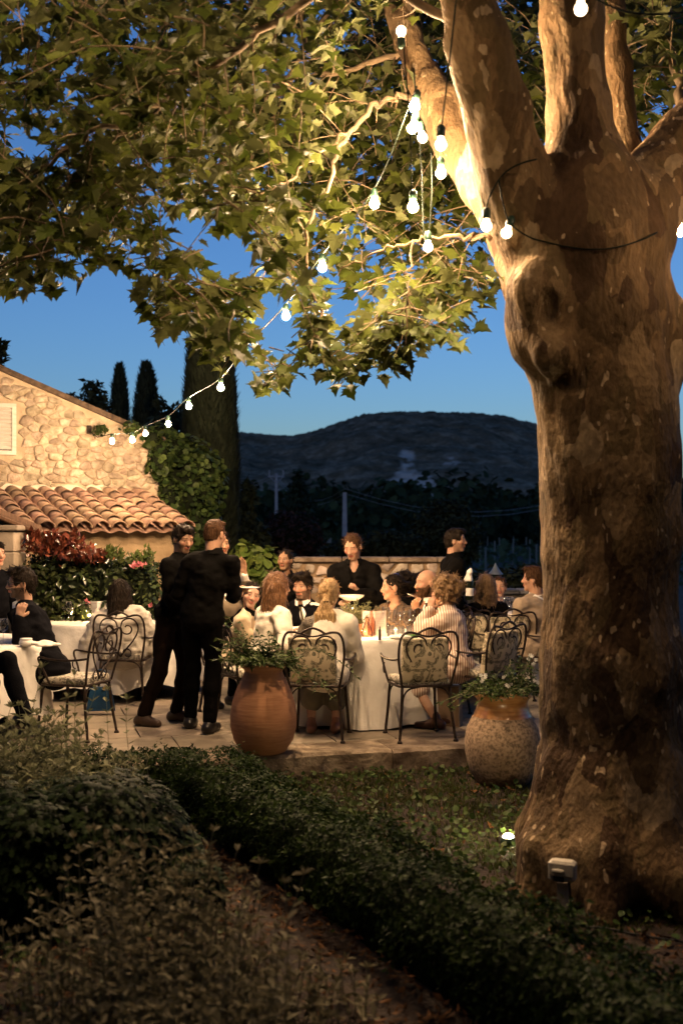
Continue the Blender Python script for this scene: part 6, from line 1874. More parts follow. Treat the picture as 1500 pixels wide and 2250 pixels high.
def mat3(f, r, u): return np.array([list(r), list(f), list(u)])
def person(label, head, hip=None, yaw=180, byaw=None, pitch=0, roll=0, s=1.0, sit=True, wl=None, wr=None, el=None, er=None, hdl=None, hdr=None, feet=None, knees=None,
           skin='fair', hair='dark', style='short', top=C_BLACK, bottom=C_TROUSER, shoes=C_SHOE, beard=0.0, fem=False, vneck=0.0, shirt=None, tie=None, collar=None, curl=(.35, .35),
           wide=1.0, bulk=.014, skirt=None, extras=(), hem=.10, wrinkle=.006):
    byaw = yaw if byaw is None else byaw
    head = Vector(head)
    k = s
    bf = Vector((math.sin(R(byaw)), math.cos(R(byaw)), 0)); br = Vector((bf.y, -bf.x, 0)); Zu = Vector((0, 0, 1))
    if hip is None: hip = Vector((head.x, head.y, head.z - .70 * k))
    hip = Vector(hip)
    root = thing('person', label, 'person', (hip.x, hip.y, 0), group=None)
    O = np.array([hip.x, hip.y, 0.0])
    hf = Vector((math.sin(R(yaw)) * math.cos(R(pitch)), math.cos(R(yaw)) * math.cos(R(pitch)), math.sin(R(pitch))))
    hr = hf.cross(Zu).normalized(); hu = hr.cross(hf).normalized()
    if roll:
        q = Matrix.Rotation(R(roll), 3, hf); hr = q @ hr; hu = q @ hu
    nb = head - Zu * .15 * k - hu * .04 * k - hf * .02 * k - bf * .005
    sp = (nb - hip); sd = sp.normalized(); SPL = sp.length
    bfw = sd.cross(br).normalized()
    shw = (.160 if fem else .178) * k * wide
    def S_(t): return hip + sp * t
    sh = {}
    for sg in (-1, 1): sh[sg] = nb - sd * .055 * k + br * sg * shw
    # arms
    UA, FA = .285 * k, .25 * k
    def ik(a, w, l1, l2, pole):
        a, w = Vector(a), Vector(w); d = w - a
        L = d.length
        if L > (l1 + l2) * .995: w = a + d.normalized() * (l1 + l2) * .995; d = w - a; L = d.length
        x = (l1 * l1 - l2 * l2 + L * L) / (2 * L); h = math.sqrt(max(l1 * l1 - x * x, 0))
        dn = d.normalized(); p = pole - dn * pole.dot(dn)
        p = p.normalized() if p.length > 1e-5 else dn.orthogonal()
        return a + dn * x + p * h, w
    arms = {}
    for sg, w, e, hd in ((-1, wl, el, hdl), (1, wr, er, hdr)):
        if w is None:
            w = (nb + bfw * .30 * k + br * sg * .13 * k - Zu * .40 * k) if sit else (sh[sg] - Zu * .50 * k + br * sg * .06 * k + bfw * .05 * k)
        pole = (Vector(e) - sh[sg]) if e is not None else (br * sg * .55 - Zu * .8 - bfw * .25)
        E_, W_ = ik(sh[sg], w, UA, FA, pole)
        d = (W_ - E_).normalized() if hd is None else Vector(hd).normalized()
        arms[sg] = (E_, W_, d)
    # legs
    legs = {}
    for i, sg in enumerate((-1, 1)):
        hj = hip + br * sg * .088 * k
        if sit:
            kn = hj + bf * .42 * k + br * sg * .04 * k + Zu * .01
            an = kn - Zu * (kn.z - .085) - bf * .02
            if knees and knees[i] is not None: kn = Vector(knees[i])
            if feet and feet[i] is not None: an = Vector(feet[i])
            fd = bf
        else:
            an = Vector((hj.x, hj.y, .085)) + br * sg * .02 if not feet else Vector(feet[i])
            ld = (an - hj).length
            kn, an = ik(hj, an, max(.44 * k, ld * .502), max(.43 * k, ld * .502), bf)
            fd = bf
        legs[sg] = (hj, kn, an, fd)
    # ------------------------------------------------ body: one skin surface
    Mh = mat3(hf, hr, hu)
    def H(r_, f_, u_): return np.array(head + (hr * r_ + hf * f_ + hu * u_) * k) - O
    def Q(p): return np.array(p) - O
    parts = []
    # head and neck
    hc = Q(head)
    S = SDF(hc - .185 * k, hc + .165 * k, .0046)
    S.ell(H(0, -.004, .022), (.073 * k, .094 * k, .092 * k), Mh, k=.01)
    S.ell(H(0, .030, -.045), (.057 * k, .060 * k, (.060 if fem else .064) * k), Mh, k=.035)
    S.cap(H(-.016, .070, -.092), H(.016, .070, -.092), .017 * k, k=.025)
    S.cap(H(-.036, .072, .030), H(.036, .072, .030), .0115 * k, k=.018)
    for sg in (-1, 1):
        S.ell(H(sg * .040, .062, -.018), (.024 * k, .022 * k, .022 * k), Mh, k=.022)
        S.ell(H(sg * .032, .102, .010), (.019 * k, .016 * k, .012 * k), Mh, k=.014, sub=True)
        S.ell(H(sg * .031, .076, .009), (.015 * k, .0125 * k, .010 * k), Mh, k=.004)
        S.ell(H(sg * .076, -.006, -.004), (.010 * k, .021 * k, .032 * k), Mh, k=.006)
        S.cap(H(sg * .009, .096, -.026), H(sg * .011, .094, -.026), .0085 * k, k=.008)
    S.cap(H(0, .086, .014), H(0, .106, -.022), .0085 * k, .0130 * k, k=.016)
    S.ell(H(0, .090, -.050), (.024 * k, .010 * k, .0065 * k), Mh, k=.005)
    S.ell(H(0, .090, -.061), (.021 * k, .010 * k, .0065 * k), Mh, k=.005)
    S.cap(H(0, -.022, -.05), Q(nb), (.050 if fem else .057) * k, (.052 if fem else .062) * k, k=.03)
    parts.append(S.arrays())
    nhead = len(parts[0][0])
    # hands
    for sg in (-1, 1):
        E_, W_, d = arms[sg]
        n = hand_normal(d, E_, W_, sg, br, bf)
        S = SDF(Q(W_) - .19 * k, Q(W_) + .19 * k, .0046)
        hand_sdf(S, Q(W_), np.array(d), np.array(n), sg, curl[0 if sg < 0 else 1], k * (.92 if fem else 1.0), Q(E_))
        parts.append(S.arrays())
    # trunk and limbs
    pts = [Q(p) for p in (hip, nb, sh[-1], sh[1])] + [Q(p) for sg in (-1, 1) for p in (*arms[sg][:2], *legs[sg][:3])]
    lo, hi = np.min(pts, axis=0) - .25, np.max(pts, axis=0) + .25
    Mb = mat3(bfw, br, sd)
    S = SDF(lo, hi, .015)
    S.ell(Q(S_(.04)), (.150 * k, .105 * k, .12 * k), Mb, k=.05)
    S.ell(Q(S_(.40)), (.115 * k, .085 * k, .18 * k), Mb, k=.06)
    S.ell(Q(S_(.70)), (.125 * k, .085 * k, .16 * k), Mb, k=.05)
    S.cap(Q(sh[-1] - br * -.03 - sd * .01), Q(sh[1] - br * .03 - sd * .01), .034 * k, k=.04)
    S.cap(Q(nb + sd * .02), Q(nb - sd * .06), .052 * k, .07 * k, k=.04)
    for sg in (-1, 1): S.cap(Q(nb + sd * .03 + br * sg * .02), Q(sh[sg] - br * sg * .03 - sd * .01), .036 * k, .030 * k, k=.02)
    for sg in (-1, 1):
        E_, W_, d = arms[sg]
        S.chain([Q(sh[sg]), Q(E_), Q(E_.lerp(W_, .35)), Q(W_)], [.034 * k, .030 * k, .032 * k, .0235 * k], .02)
        hj, kn, an, fd = legs[sg]
        S.chain([Q(hj), Q(kn), Q(kn.lerp(an, .3)), Q(an)], [.075 * k, .050 * k, .050 * k, .034 * k], .03)
    parts.append(S.arrays())
    V = np.concatenate([p[0] for p in parts]); off = np.cumsum([0] + [len(p[0]) for p in parts[:-1]])
    Fq = np.concatenate([p[1] + o for p, o in zip(parts, off)])
    me = fast_mesh('body', V, Fq, True)
    col = np.ones((len(V), 4), dtype=np.float32); sk = np.array(SKIN[skin]); col[:, :3] = sk
    rel = (V[:nhead] - hc) @ Mh.T / k
    rx, ff, uu = np.abs(rel[:, 0]), rel[:, 1], rel[:, 2]
    face = ff > .03
    c = col[:nhead, :3]
    chk = np.exp(-(((rx - .042) / .022) ** 2 + ((uu + .022) / .02) ** 2)) * face; c[:] = c * (1 - .35 * chk[:, None] * np.array([0, .5, .45]))
    if beard:
        bm = ((uu < -.028 - .0 * ff) & (ff > -.002) & ((rx > .030) | (uu < -.066) | ((uu > -.046) & (uu < -.036))) & (uu > -.125)) | ((uu < -.03) & (rx > .045) & (ff > -.012))
        bc = {'dark': (.02, .014, .010), 'brown': (.05, .026, .014)}.get(hair, (.03, .02, .013))
        c[bm] = c[bm] * (1 - beard) + np.array(bc) * beard
    lip = (ff > .06) & (rx < .023) & (uu < -.045) & (uu > -.067); c[lip] = c[lip] * np.array([.82, .50, .50])
    brow = (ff > .04) & (rx > .012) & (rx < .048) & (np.abs(uu - (.031 - .10 * np.maximum(rx - .034, 0))) < .0052); hb_ = {'blonde': (.12, .07, .035), 'sandy': (.09, .05, .03)}.get(hair, (.025, .016, .011)); c[brow] = .55 * np.array(hb_) + .45 * c[brow]
    sock = np.exp(-(((rx - .031) / .019) ** 2 + ((uu - .011) / .012) ** 2)) * face; c[:] = c * (1 - .08 * sock[:, None])
    ew = (ff > .05) & (((rx - .031) / .0135) ** 2 + ((uu - .0085) / .0062) ** 2 < 1)
    if pitch > -18:
        c[ew] = (.34, .27, .22); ir = (ff > .05) & ((rx - .031) ** 2 + (uu - .0085) ** 2 < .0062 ** 2); c[ir] = (.06, .04, .028)
    lid = (ff > .05) & (np.abs((uu - .0150) + .6 * (np.abs(rx - .031) / .016) ** 2 * .006) < .0028) & (np.abs(rx - .031) < .016); c[lid] = np.array(sk) * .5
    a_ = me.attributes.new('Col', 'FLOAT_COLOR', 'POINT'); a_.data.foreach_set('color', col.ravel())
    link('body', me, m_skin, root)
    # ------------------------------------------------ hair
    if style != 'bald':
        S = SDF(hc - np.array([.26, .26, .50]) * k, hc + np.array([.26, .26, .20]) * k, .0062)
        th = {'slick': .004, 'slickpony': .005, 'bun': .006, 'buzz': .004, 'short': .011, 'messy': .012, 'curly': .026}.get(style, .010)
        S.ell(H(0, -.012, .026), ((.074 + th) * k, (.095 + th) * k, (.091 + th) * k), Mh, k=0)
        S.cap(H(0, -.05, -.03), H(0, -.045, -.055), (.050 + th * .5) * k, k=.03)
        if style in ('short', 'messy', 'buzz'):
            S.ell(H(0, .045 if style != 'buzz' else .03, .098), (.060 * k, .050 * k, (.030 if style != 'buzz' else .018) * k), Mh, k=.02)
        S.ell(H(0, .120, -.036), (.088 * k, .087 * k, (.130 if style.startswith('slick') or style == 'bun' else .120) * k), Mh, k=.012, sub=True)
        if style in ('short', 'buzz', 'messy', 'slick', 'bun', 'pony', 'curly'):
            for sg in (-1, 1): S.ell(H(sg * .085, .018, -.030), (.030 * k, .036 * k, .048 * k), Mh, k=.008, sub=True)
        cutu = {'short': -.055, 'buzz': -.045, 'messy': -.065, 'slick': -.075, 'bun': -.075, 'pony': -.08, 'curly': -.09}.get(style)
        if cutu is not None: S.plane(H(0, 0, cutu), -Mh[2] + Mh[1] * .25, .01)
        if style == 'messy':
            for j in range(9):
                a = j * 2.4; S.ell(H(.05 * math.cos(a), .01 + .06 * math.sin(a), .10 + .012 * math.sin(j * 5)), (.030 * k, .030 * k, .022 * k), Mh, k=.012)
            S.noise(.007, 30, 2)
        if style == 'curly':
            for j in range(26):
                a = j * 2.399; zz = -.05 + .16 * (j / 26); rr_ = .088 * math.sqrt(max(.05, 1 - ((zz - .03) / .12) ** 2))
                fx = rr_ * math.sin(a)
                if fx > .045: continue
                S.ell(H(rr_ * math.cos(a), fx * 1.15 - .02, zz), (.030 * k, .030 * k, .028 * k), Mh, k=.01)
            S.ell(H(0, -.125, .02), (.05 * k, .045 * k, .05 * k), Mh, k=.02)
            S.noise(.012, 34, 5); S.noise(.006, 70, 5)
        if style in ('slick', 'bun'):
            S.ell(H(0, -.118, .015 if style == 'slick' else .045), (.034 * k, .032 * k, .034 * k), Mh, k=.012)
        if style == 'slickpony':
            S.plane(H(0, 0, -.075), -Mh[2] + Mh[1] * .25, .01)
            for sg in (-1, 1): S.ell(H(sg * .085, .018, -.030), (.030 * k, .036 * k, .048 * k), Mh, k=.008, sub=True)
            S.chain([H(0, -.11, .03), H(.03, -.135, -.06), H(.05, -.12, -.20), H(.055, -.10, -.33)], [.026 * k, .030 * k, .026 * k, .012 * k], .015)
        if style == 'pony':
            S.chain([H(0, -.098, -.045), H(.005, -.125, -.075)], [.028 * k, .020 * k], .02)
            for j in range(7):
                x = (j - 3) * .013; dn = np.array([0, 0, -1.0]) * k
                p0 = H(x * .5, -.125, -.075)
                S.chain([p0, p0 + dn * .10 + np.array(br) * x * 1.2 - np.array(bf) * .02, p0 + dn * .22 + np.array(br) * x * 1.4 - np.array(bf) * .01, p0 + dn * (.32 + .02 * math.sin(j * 3)) + np.array(br) * x * .5], [.013 * k, .017 * k, .014 * k, .004], .012)
        if style == 'long':
            dn = np.array([0, 0, -1.0]) * k
            for j in range(19):
                a = R(-122 + 244 * j / 18)         # around the back of the head from side to side
                p0 = H(.080 * math.sin(a), -.088 * math.cos(a) * (1 if abs(a) < R(95) else .6) - .01, .02)
                out_ = (np.array(hr) * math.sin(a) - np.array(hf) * math.cos(a))
                L = .30 + .03 * math.sin(j * 2.7)
                S.chain([p0, p0 + dn * .10 + out_ * .012, p0 + dn * .2 + out_ * .022, p0 + dn * L + out_ * .028], [.022 * k, .021 * k, .018 * k, .006], .014)
        S.noise(.005, (55, 55, 9), 7, .03); S.noise(.003, 90, 2, .03)
        ho = link('hair', S.mesh('hair'), HAIR[hair], root)
        hair_strands(ho, style, hr, hf, hu, k, hc, HAIR[hair])
    if beard >= .95:
        S = SDF(hc - .17 * k, hc + .17 * k, .0055)
        S.ell(H(0, .038, -.062), (.064 * k, .066 * k, .068 * k), Mh, k=.0)
        for sg in (-1, 1): S.cap(H(sg * .068, .006, -.005), H(sg * .055, .035, -.06), .012 * k, .022 * k, k=.02)
        S.cap(H(-.022, .088, -.040), H(.022, .088, -.040), .010 * k, k=.01)
        S.ell(H(0, .100, -.056), (.020 * k, .022 * k, .007 * k), Mh, k=.004, sub=True)
        S.ell(H(0, .115, .025), (.09 * k, .07 * k, .056 * k), Mh, k=.01, sub=True)
        S.noise(.004, 60, 1)
        link('beard', S.mesh('beard'), HAIR[hair], root)
    # ------------------------------------------------ clothes
    w = bulk * k
    def garment(wd, arms_to=.97, hemlen=hem, sleeves=(-1, 1), neck=True):
        S = SDF(lo - .06, hi + .06, .0105)
        S.ell(Q(S_(.06)), (.152 * k + wd, .112 * k + wd, .12 * k + wd), Mb, k=.05)
        S.ell(Q(S_(.40)), ((.122 if fem else .136) * k + wd, .098 * k + wd, .19 * k), Mb, k=.07)
        S.ell(Q(S_(.71)), ((.140 if fem else .156) * k * (.5 + .5 * wide) + wd, .108 * k + wd, .165 * k), Mb, k=.06)
        if fem:
            for sg in (-1, 1): S.ell(Q(S_(.63) + bfw * .075 * k + br * sg * .065 * k), (.058 * k, .052 * k, .058 * k), Mb, k=.035)
        S.cap(Q(sh[-1] - br * -.012), Q(sh[1] - br * .012), .050 * k + wd * .6, k=.045)
        S.cap(Q(nb - sd * .005), Q(nb - sd * .07), .062 * k + wd * .3, .10 * k, k=.05)
        for sg in (-1, 1): S.cap(Q(nb + sd * .028 * k + br * sg * .022 * k), Q(sh[sg] - br * sg * .025 * k + sd * .004), .048 * k + wd * .5, .052 * k + wd * .6, k=.03)
        if hemlen: S.cap(Q(S_(.02) - br * .06 * k), Q(S_(.02) + br * .06 * k), .105 * k + wd, k=.06)
        for sg in sleeves:
            E_, W_, d = arms[sg]
            we = E_.lerp(W_, arms_to if not isinstance(arms_to, dict) else arms_to[sg])
            S.chain([Q(sh[sg]), Q(sh[sg].lerp(E_, .5)), Q(E_), Q(E_.lerp(we, .5)), Q(we)], [.054 * k + wd, .050 * k + wd * .9, .044 * k + wd * .8, .040 * k + wd * .8, .031 * k + wd * .7], .028)
        if neck:
            S.cap(Q(nb + bfw * .012 - sd * .012), Q(nb + sd * .20 + bfw * .02), .050 * k, .07 * k, k=.008, sub=True)
            S.plane(Q(nb + sd * .062 * k), np.array(sd), .010)
        x, y, z = S._grid((slice(None),) * 3)
        return S
    if sit:
        pass
    S = garment(w)
    if vneck:
        a0 = nb + bfw * .115 * k + sd * .02; a1 = nb + bfw * .15 * k - sd * vneck
        S.cap(Q(a0), Q(a1), .052 * k, .010 * k, k=.006, sub=True)
    rw = hash(label) % 97 * .37 if False else (sum(map(ord, label)) % 97) * .37
    S.noise(wrinkle * 2.2, 6, rw); S.noise(wrinkle * 1.9, (14, 14, 22), rw + 3); S.noise(wrinkle * .8, (30, 30, 40), rw + 5)
    link({C_BLACK: 'shirt', C_PRINT: 'dress', C_SHAWL: 'shawl'}.get(top, 'jacket'), S.mesh('top'), top, root)
    if shirt is not None:
        S = garment(.002, arms_to=1.0); S.noise(.002, 12, 3)
        sm_ = link('shirt', S.mesh('shirt'), shirt, root)
        cb = MB()
        ring = []
        for j in range(17):
            a = R(-150 + 300 * j / 16) + 0
            rad = .064 * k
            q = nb + br * math.sin(a + PI) * rad * -1 + bfw * -math.cos(a) * rad * -1 * -1 + sd * (.030 * k) + bfw * .004
            ring.append((a, q))
        cv, cf = [], []
        for j in range(19):
            a = R(20 + 320 * j / 18)
            dv = bfw * math.cos(a) + br * math.sin(a)
            c0 = nb + dv * .060 * k + sd * .078 * k + bfw * .014; c1 = nb + dv * .080 * k + sd * .034 * k + bfw * .012
            cv += [tuple(Q(c0)), tuple(Q(c1))]
        for j in range(18): cf.append((2 * j, 2 * j + 1, 2 * j + 3, 2 * j + 2))
        cb.add(cv, cf); cb.build('collar', shirt, root, True)
    elif collar is not None:
        cb = MB(); cv, cf = [], []
        for j in range(19):
            a = R(28 + 304 * j / 18)
            dv = bfw * math.cos(a) + br * math.sin(a)
            c0 = nb + dv * .061 * k + sd * .078 * k + bfw * .014; c1 = nb + dv * .088 * k + sd * .030 * k + bfw * .012
            cv += [tuple(Q(c0)), tuple(Q(c1))]
        for j in range(18): cf.append((2 * j, 2 * j + 1, 2 * j + 3, 2 * j + 2))
        cb.add(cv, cf); cb.build('collar', collar, root, True)
    if tie is not None:
        tb = MB(); a0 = nb + bfw * .100 * k + sd * .035; a1 = nb + bfw * .172 * k - sd * .26 * k
        pts = [(a0, .016), (a0.lerp(a1, .08), .013), (a0.lerp(a1, .12), .011), (a1, .024)]
        v = []
        for p, hw in pts: v += [tuple(Q(p - br * hw)), tuple(Q(p + bfw * .010)), tuple(Q(p + br * hw))]
        f = []
        for j in range(3): f += [(j * 3, j * 3 + 1, j * 3 + 4, j * 3 + 3), (j * 3 + 1, j * 3 + 2, j * 3 + 5, j * 3 + 4)]
        tb.add(v, f); tb.build('tie', tie, root)
    # trousers or skirt
    S = SDF(lo - .05, hi + .05, .0115)
    S.ell(Q(S_(.0)), (.155 * k, .115 * k, .12 * k), Mb, k=.05)
    for sg in (-1, 1):
        hj, kn, an, fd = legs[sg]
        cu = kn.lerp(an, .93)
        if skirt: S.chain([Q(hj), Q(kn), Q(kn.lerp(an, skirt))], [.10 * k, .085 * k, .09 * k], .06)
        else: S.chain([Q(hj), Q(hj.lerp(kn, .5)), Q(kn), Q(kn.lerp(cu, .4)), Q(cu)], [.090 * k, .082 * k, .066 * k, .064 * k, .058 * k], .035)
    S.noise(.008, 7, rw + 9); S.noise(.005, (14, 14, 22), rw + 2)
    link('skirt' if skirt else 'trousers', S.mesh('bottom'), bottom, root)
    if shoes is not None:
        for sg in (-1, 1):
            hj, kn, an, fd = legs[sg]
            fdir = (fd + br * sg * .12).normalized()
            if an.z > .22 and sit: fdir = (fdir + Vector((0, 0, -.5))).normalized()
            a = Vector(an)
            sx = br * 0
            heel = a - fdir * .045 * k; toe = a + fdir * .155 * k
            S = SDF(Q(a) - .28, Q(a) + .28, .009)
            zl = Vector((0, 0, -(.085 - .035) * 1.0)); kk, k = k, k * (.78 if fem else 1.0)
            S.chain([Q(a + Zu * .03), Q(a - Zu * .02), Q(heel + zl + Zu * .01)], [.043 * k, .045 * k, .040 * k], .03)
            S.chain([Q(heel + zl), Q(a + fdir * .06 * k + zl), Q(toe + zl - Zu * .005)], [.040 * k, .044 * k, .034 * k], .035)
            if an.z < .2: S.plane(Q((a.x, a.y, .003)), (0, 0, -1), .004)
            link('shoe', S.mesh('shoe'), shoes, root); k = kk
    info = dict(root=root, Q=Q, H=H, head=head, hf=hf, hr=hr, hu=hu, nb=nb, bfw=bfw, br=br, sd=sd, k=k, sh=sh, arms=arms, legs=legs, Mb=Mb, Mh=Mh, garment=garment, S_=S_, lo=lo, hi=hi)
    return info

def hair_strands(ho, style, hr, hf, hu, k, hc, m):
    """loose locks lying on the hair so that its outline and sheen break up"""
    me = ho.data
    nv = len(me.vertices)
    if nv < 50: return
    co = np.empty(nv * 3, dtype=np.float32); me.vertices.foreach_get('co', co); co = co.reshape(-1, 3)
    no = np.empty(nv * 3, dtype=np.float32); me.vertex_normals.foreach_get('vector', no); no = no.reshape(-1, 3)
    n = {'long': 900, 'curly': 900, 'messy': 750}.get(style, 560)
    pick = rn.choice(nv, n)
    c, nn = co[pick], no[pick]
    rel = c - hc
    base = np.array([0, 0, -1.0])[None] * np.where(np.abs(nn[:, 2:3]) > .8, .2, 1)
    if style in ('short', 'messy', 'buzz'): base = base * .35 + np.array(hf)[None] * np.where((rel @ np.array(hu))[:, None] > .06, .9, -.2) + np.array(hr)[None] * .25
    if style.startswith('slick') or style in ('bun', 'pony'): base = np.where((c[:, 2:3] < hc[2] - .09), np.array([0, 0, -1.0])[None], -np.array(hf)[None] - np.array(hu)[None] * .35)
    d = base + rn.normal(size=(n, 3)) * {'curly': 1.6, 'messy': .55}.get(style, .16)
    d = d - nn * np.sum(d * nn, 1, keepdims=True); d /= np.maximum(np.linalg.norm(d, axis=1, keepdims=True), 1e-5)
    L = {'long': .085, 'curly': .045, 'messy': .045, 'buzz': .016, 'short': .032}.get(style, .055) * rn.uniform(.6, 1.4, n)[:, None] * k
    w = np.cross(d, nn) * (.0030 * rn.uniform(.6, 1.5, n))[:, None]
    lift = {'curly': .5, 'messy': .18, 'short': .15, 'slickpony': .03, 'slick': .03, 'bun': .05}.get(style, .10)
    p0 = c - nn * .002; p1 = c + d * L * .5 + nn * (.003 + lift * .15 * L); p2 = c + d * L + nn * lift * L * .6
    V = np.stack([p0 - w, p0 + w, p1 + w, p1 - w, p2], 1).reshape(-1, 3)
    b = (np.arange(n) * 5)[:, None]
    o = link('strands', fast_mesh('strands', V, [b + np.array([[0, 1, 2, 3]]), b + np.array([[3, 2, 4]])], True), m, ho)
    o['kind'] = 'stuff'

def _arrays(s):
    f = s.f
    for ax in range(3):
        sl = [slice(None)] * 3
        for e in (0, -1):
            sl[ax] = e; f[tuple(sl)] = np.maximum(f[tuple(sl)], s.vx * .5)
    g = vdb.FloatGrid(); g.copyFromArray(np.clip(f, -4 * s.vx, 4 * s.vx))
    p, q = g.convertToQuads(isovalue=0)
    if len(p) == 0: return np.zeros((0, 3)), np.zeros((0, 4), dtype=int)
    return p * s.vx + s.lo, np.asarray(q).astype(int)
SDF.arrays = _arrays

def hand_normal(d, E_, W_, sg, br, bf):
    """palm faces inward and down by default"""
    n = Vector((0, 0, -.7)) - br * sg * .7
    n = n - d * n.dot(d)
    return n.normalized() if n.length > 1e-4 else d.orthogonal().normalized()

def hand_sdf(S, W_, d, n, sg, curl, k, E_):
    sd_ = np.cross(d, n) * (1 if sg > 0 else -1)      # towards the thumb
    S.cap(E_ + (W_ - E_) * .45, W_, .033 * k, .0245 * k, k=.01)
    S.cap(W_, W_ + d * .03 * k, .0235 * k, .024 * k, k=.012)
    ln = [.070, .079, .073, .056]
    for i in range(4):
        o = (1.5 - i) * .0185 * k
        kn = W_ + d * (.088 - .004 * abs(i - 1)) * k + sd_ * o
        S.cap(W_ + d * .015 * k + sd_ * o * .55, kn, .0135 * k, .0115 * k, k=.012)
        p, ang = kn, curl * (1 + .12 * i) * .55
        for j, (fr, r0, r1) in enumerate(((.45, .0098, .0088), (.32, .0088, .0080), (.23, .0080, .0066))):
            spread = sd_ * (1.5 - i) * .10
            dr = d * math.cos(ang) + n * math.sin(ang) + spread * (1 - min(1, curl))
            dr = dr / np.linalg.norm(dr)
            q = p + dr * ln[i] * fr * k
            S.cap(p, q, r0 * k, r1 * k, k=.003)
            p = q; ang += curl * 1.15
    t0 = W_ + d * .022 * k + sd_ * .022 * k
    td = d * .62 + sd_ * .72 + n * (.2 + .3 * min(1.2, curl)); td = td / np.linalg.norm(td)
    t1 = t0 + td * .042 * k; td2 = d * .85 + sd_ * .25 + n * (.25 + .5 * min(1.2, curl)); td2 = td2 / np.linalg.norm(td2); t2 = t1 + td2 * .032 * k; t3 = t2 + td2 * .024 * k
    S.chain([t0, t1, t2, t3], [.0145 * k, .0115 * k, .0098 * k, .0075 * k], .006)

SEAT = .50
def seat(u, D, z=SEAT): return Vector((PX(u, D), D, z))
def small(name, root_info, mb, m, smooth=True): return mb.build(name, m, root_info['root'], smooth)
def feet_at(*uvD): return [Vector((PX(u, D), D, .085)) for u, D in uvD]

# waiter seen from behind, nearest the camera
p = person('man in black shirt and trousers seen from behind, carrying a white plate', P(472, 1174, 9.35), Vector((PX(443, 9.35), 9.35, .95)), yaw=32, byaw=12, pitch=-12, sit=False, feet=feet_at((418, 9.62), (460, 9.38)), hair='brown', style='buzz', skin='fair',
           wr=P(518, 1298, 9.62), er=P(512, 1360, 9.35), wl=P(425, 1325, 9.62), curl=(.6, .75), wide=1.0, collar=C_BLACK, hdr=(.7, .5, .15))
# second waiter, striding
p2 = person('bearded man in black shirt striding in brown boots, looking down', P(402, 1184, 9.72), Vector((PX(378, 9.75), 9.75, .93)), yaw=140, byaw=112, pitch=-17, sit=False, feet=[Vector((PX(388, 9.95), 9.95, .085)), Vector((PX(315, 9.72), 9.72, .085))], hair='dark', style='short', beard=.55,
            wl=P(440, 1330, 10.0), wr=P(425, 1340, 9.75), shoes=C_LEATHER, bottom=C_DARKBROWN, wide=1.08, collar=C_BLACK, vneck=.08, skin='fair')
# man who raises his open hand
p3 = person('man in tan jacket and white striped shirt raising his open hand', P(484, 1197, 10.75), Vector((PX(490, 10.8), 10.8, .93)), yaw=150, byaw=140, sit=False, hair='dark', style='short', skin='tan', top=C_TAN, shirt=C_SHIRT, vneck=.26, wl=P(537, 1263, 10.55), el=P(560, 1320, 10.5), hdl=(-.05, -.1, 1), curl=(.12, .4))
# seated round the main table
p4 = person('older woman in beige cardigan leaning her head and looking at the camera', P(551, 1308, 10.2), seat(515, 10.35), yaw=163, byaw=105, pitch=-4, roll=-14, hair='dark', style='slick', top=C_BEIGE, fem=True, skin='pale', s=.98, collar=C_BLACK)
p5 = person('brown haired woman in a white blazer seated beside the orange jar', P(609, 1289, 9.75), seat(574, 9.7), yaw=66, byaw=58, pitch=-6, hair='chestnut', style='long', top=C_WHITE, fem=True, skin='fair', s=1.02, wr=P(655, 1395, 9.65), wl=P(640, 1390, 10.05), bulk=.020, collar=C_WHITE, bottom=C_TROUSER, hem=.2)
p6 = person('bearded man in dark suit and tie looking sideways across the table', P(665, 1288, 11.12), seat(692, 11.25), yaw=206, byaw=195, pitch=-8, hair='dark', style='messy', beard=.7, top=C_SUIT, shirt=C_SHIRT, tie=cloth('olive_tie', (.07, .06, .04)), vneck=.24, s=1.06, skin='fair')
p7 = person('young woman with slick ponytail in black shirt standing before the wall', P(627, 1231, 12.2), None, yaw=200, byaw=170, sit=False, hair='dark', style='slickpony', top=C_BLACK, fem=True, skin='olive', s=.96, vneck=.10, collar=C_BLACK)
p8 = person('blonde woman with low ponytail seen from behind, white jacket over dark print', P(723, 1304, 9.38), seat(712, 9.22), yaw=12, byaw=10, pitch=-8, hair='blonde', style='pony', top=C_LEO, fem=True, skin='fair', s=1.02, wl=P(690, 1405, 9.55), wr=P(742, 1405, 9.6), bottom=cloth('grey_green_skirt', (.12, .11, .08)), shoes=M('copper_boots', (.16, .06, .03), (.22, .10, .05), scale=9, rough=.3, coat=.4), skirt=.55, wide=1.0, bulk=.006, knees=[P(684, 1480, 9.46), P(738, 1480, 9.46)], feet=feet_at((684, 9.38), (738, 9.38)))
S = p8['garment'](.034, arms_to=.98, hemlen=.2, sleeves=(1,))
S.plane(p8['Q'](p8['nb'] - p8['br'] * .085), -np.array(p8['br']) + np.array(p8['sd']) * .25, .02)
S.noise(.008, 8, 4); S.noise(.004, 22, 4)
link('white_jacket', S.mesh('white_jacket'), C_WHITE, p8['root'])
mb = MB(); mb.tube([Vector(p8['H'](.024 * math.cos(a), -.125, -.075)) + Vector((0, .024 * math.sin(a), 0)) for a in np.linspace(0, 2 * PI, 13)[:-1]], .005, 6, closed=True); small('hair_tie', p8, mb, C_BLACK)
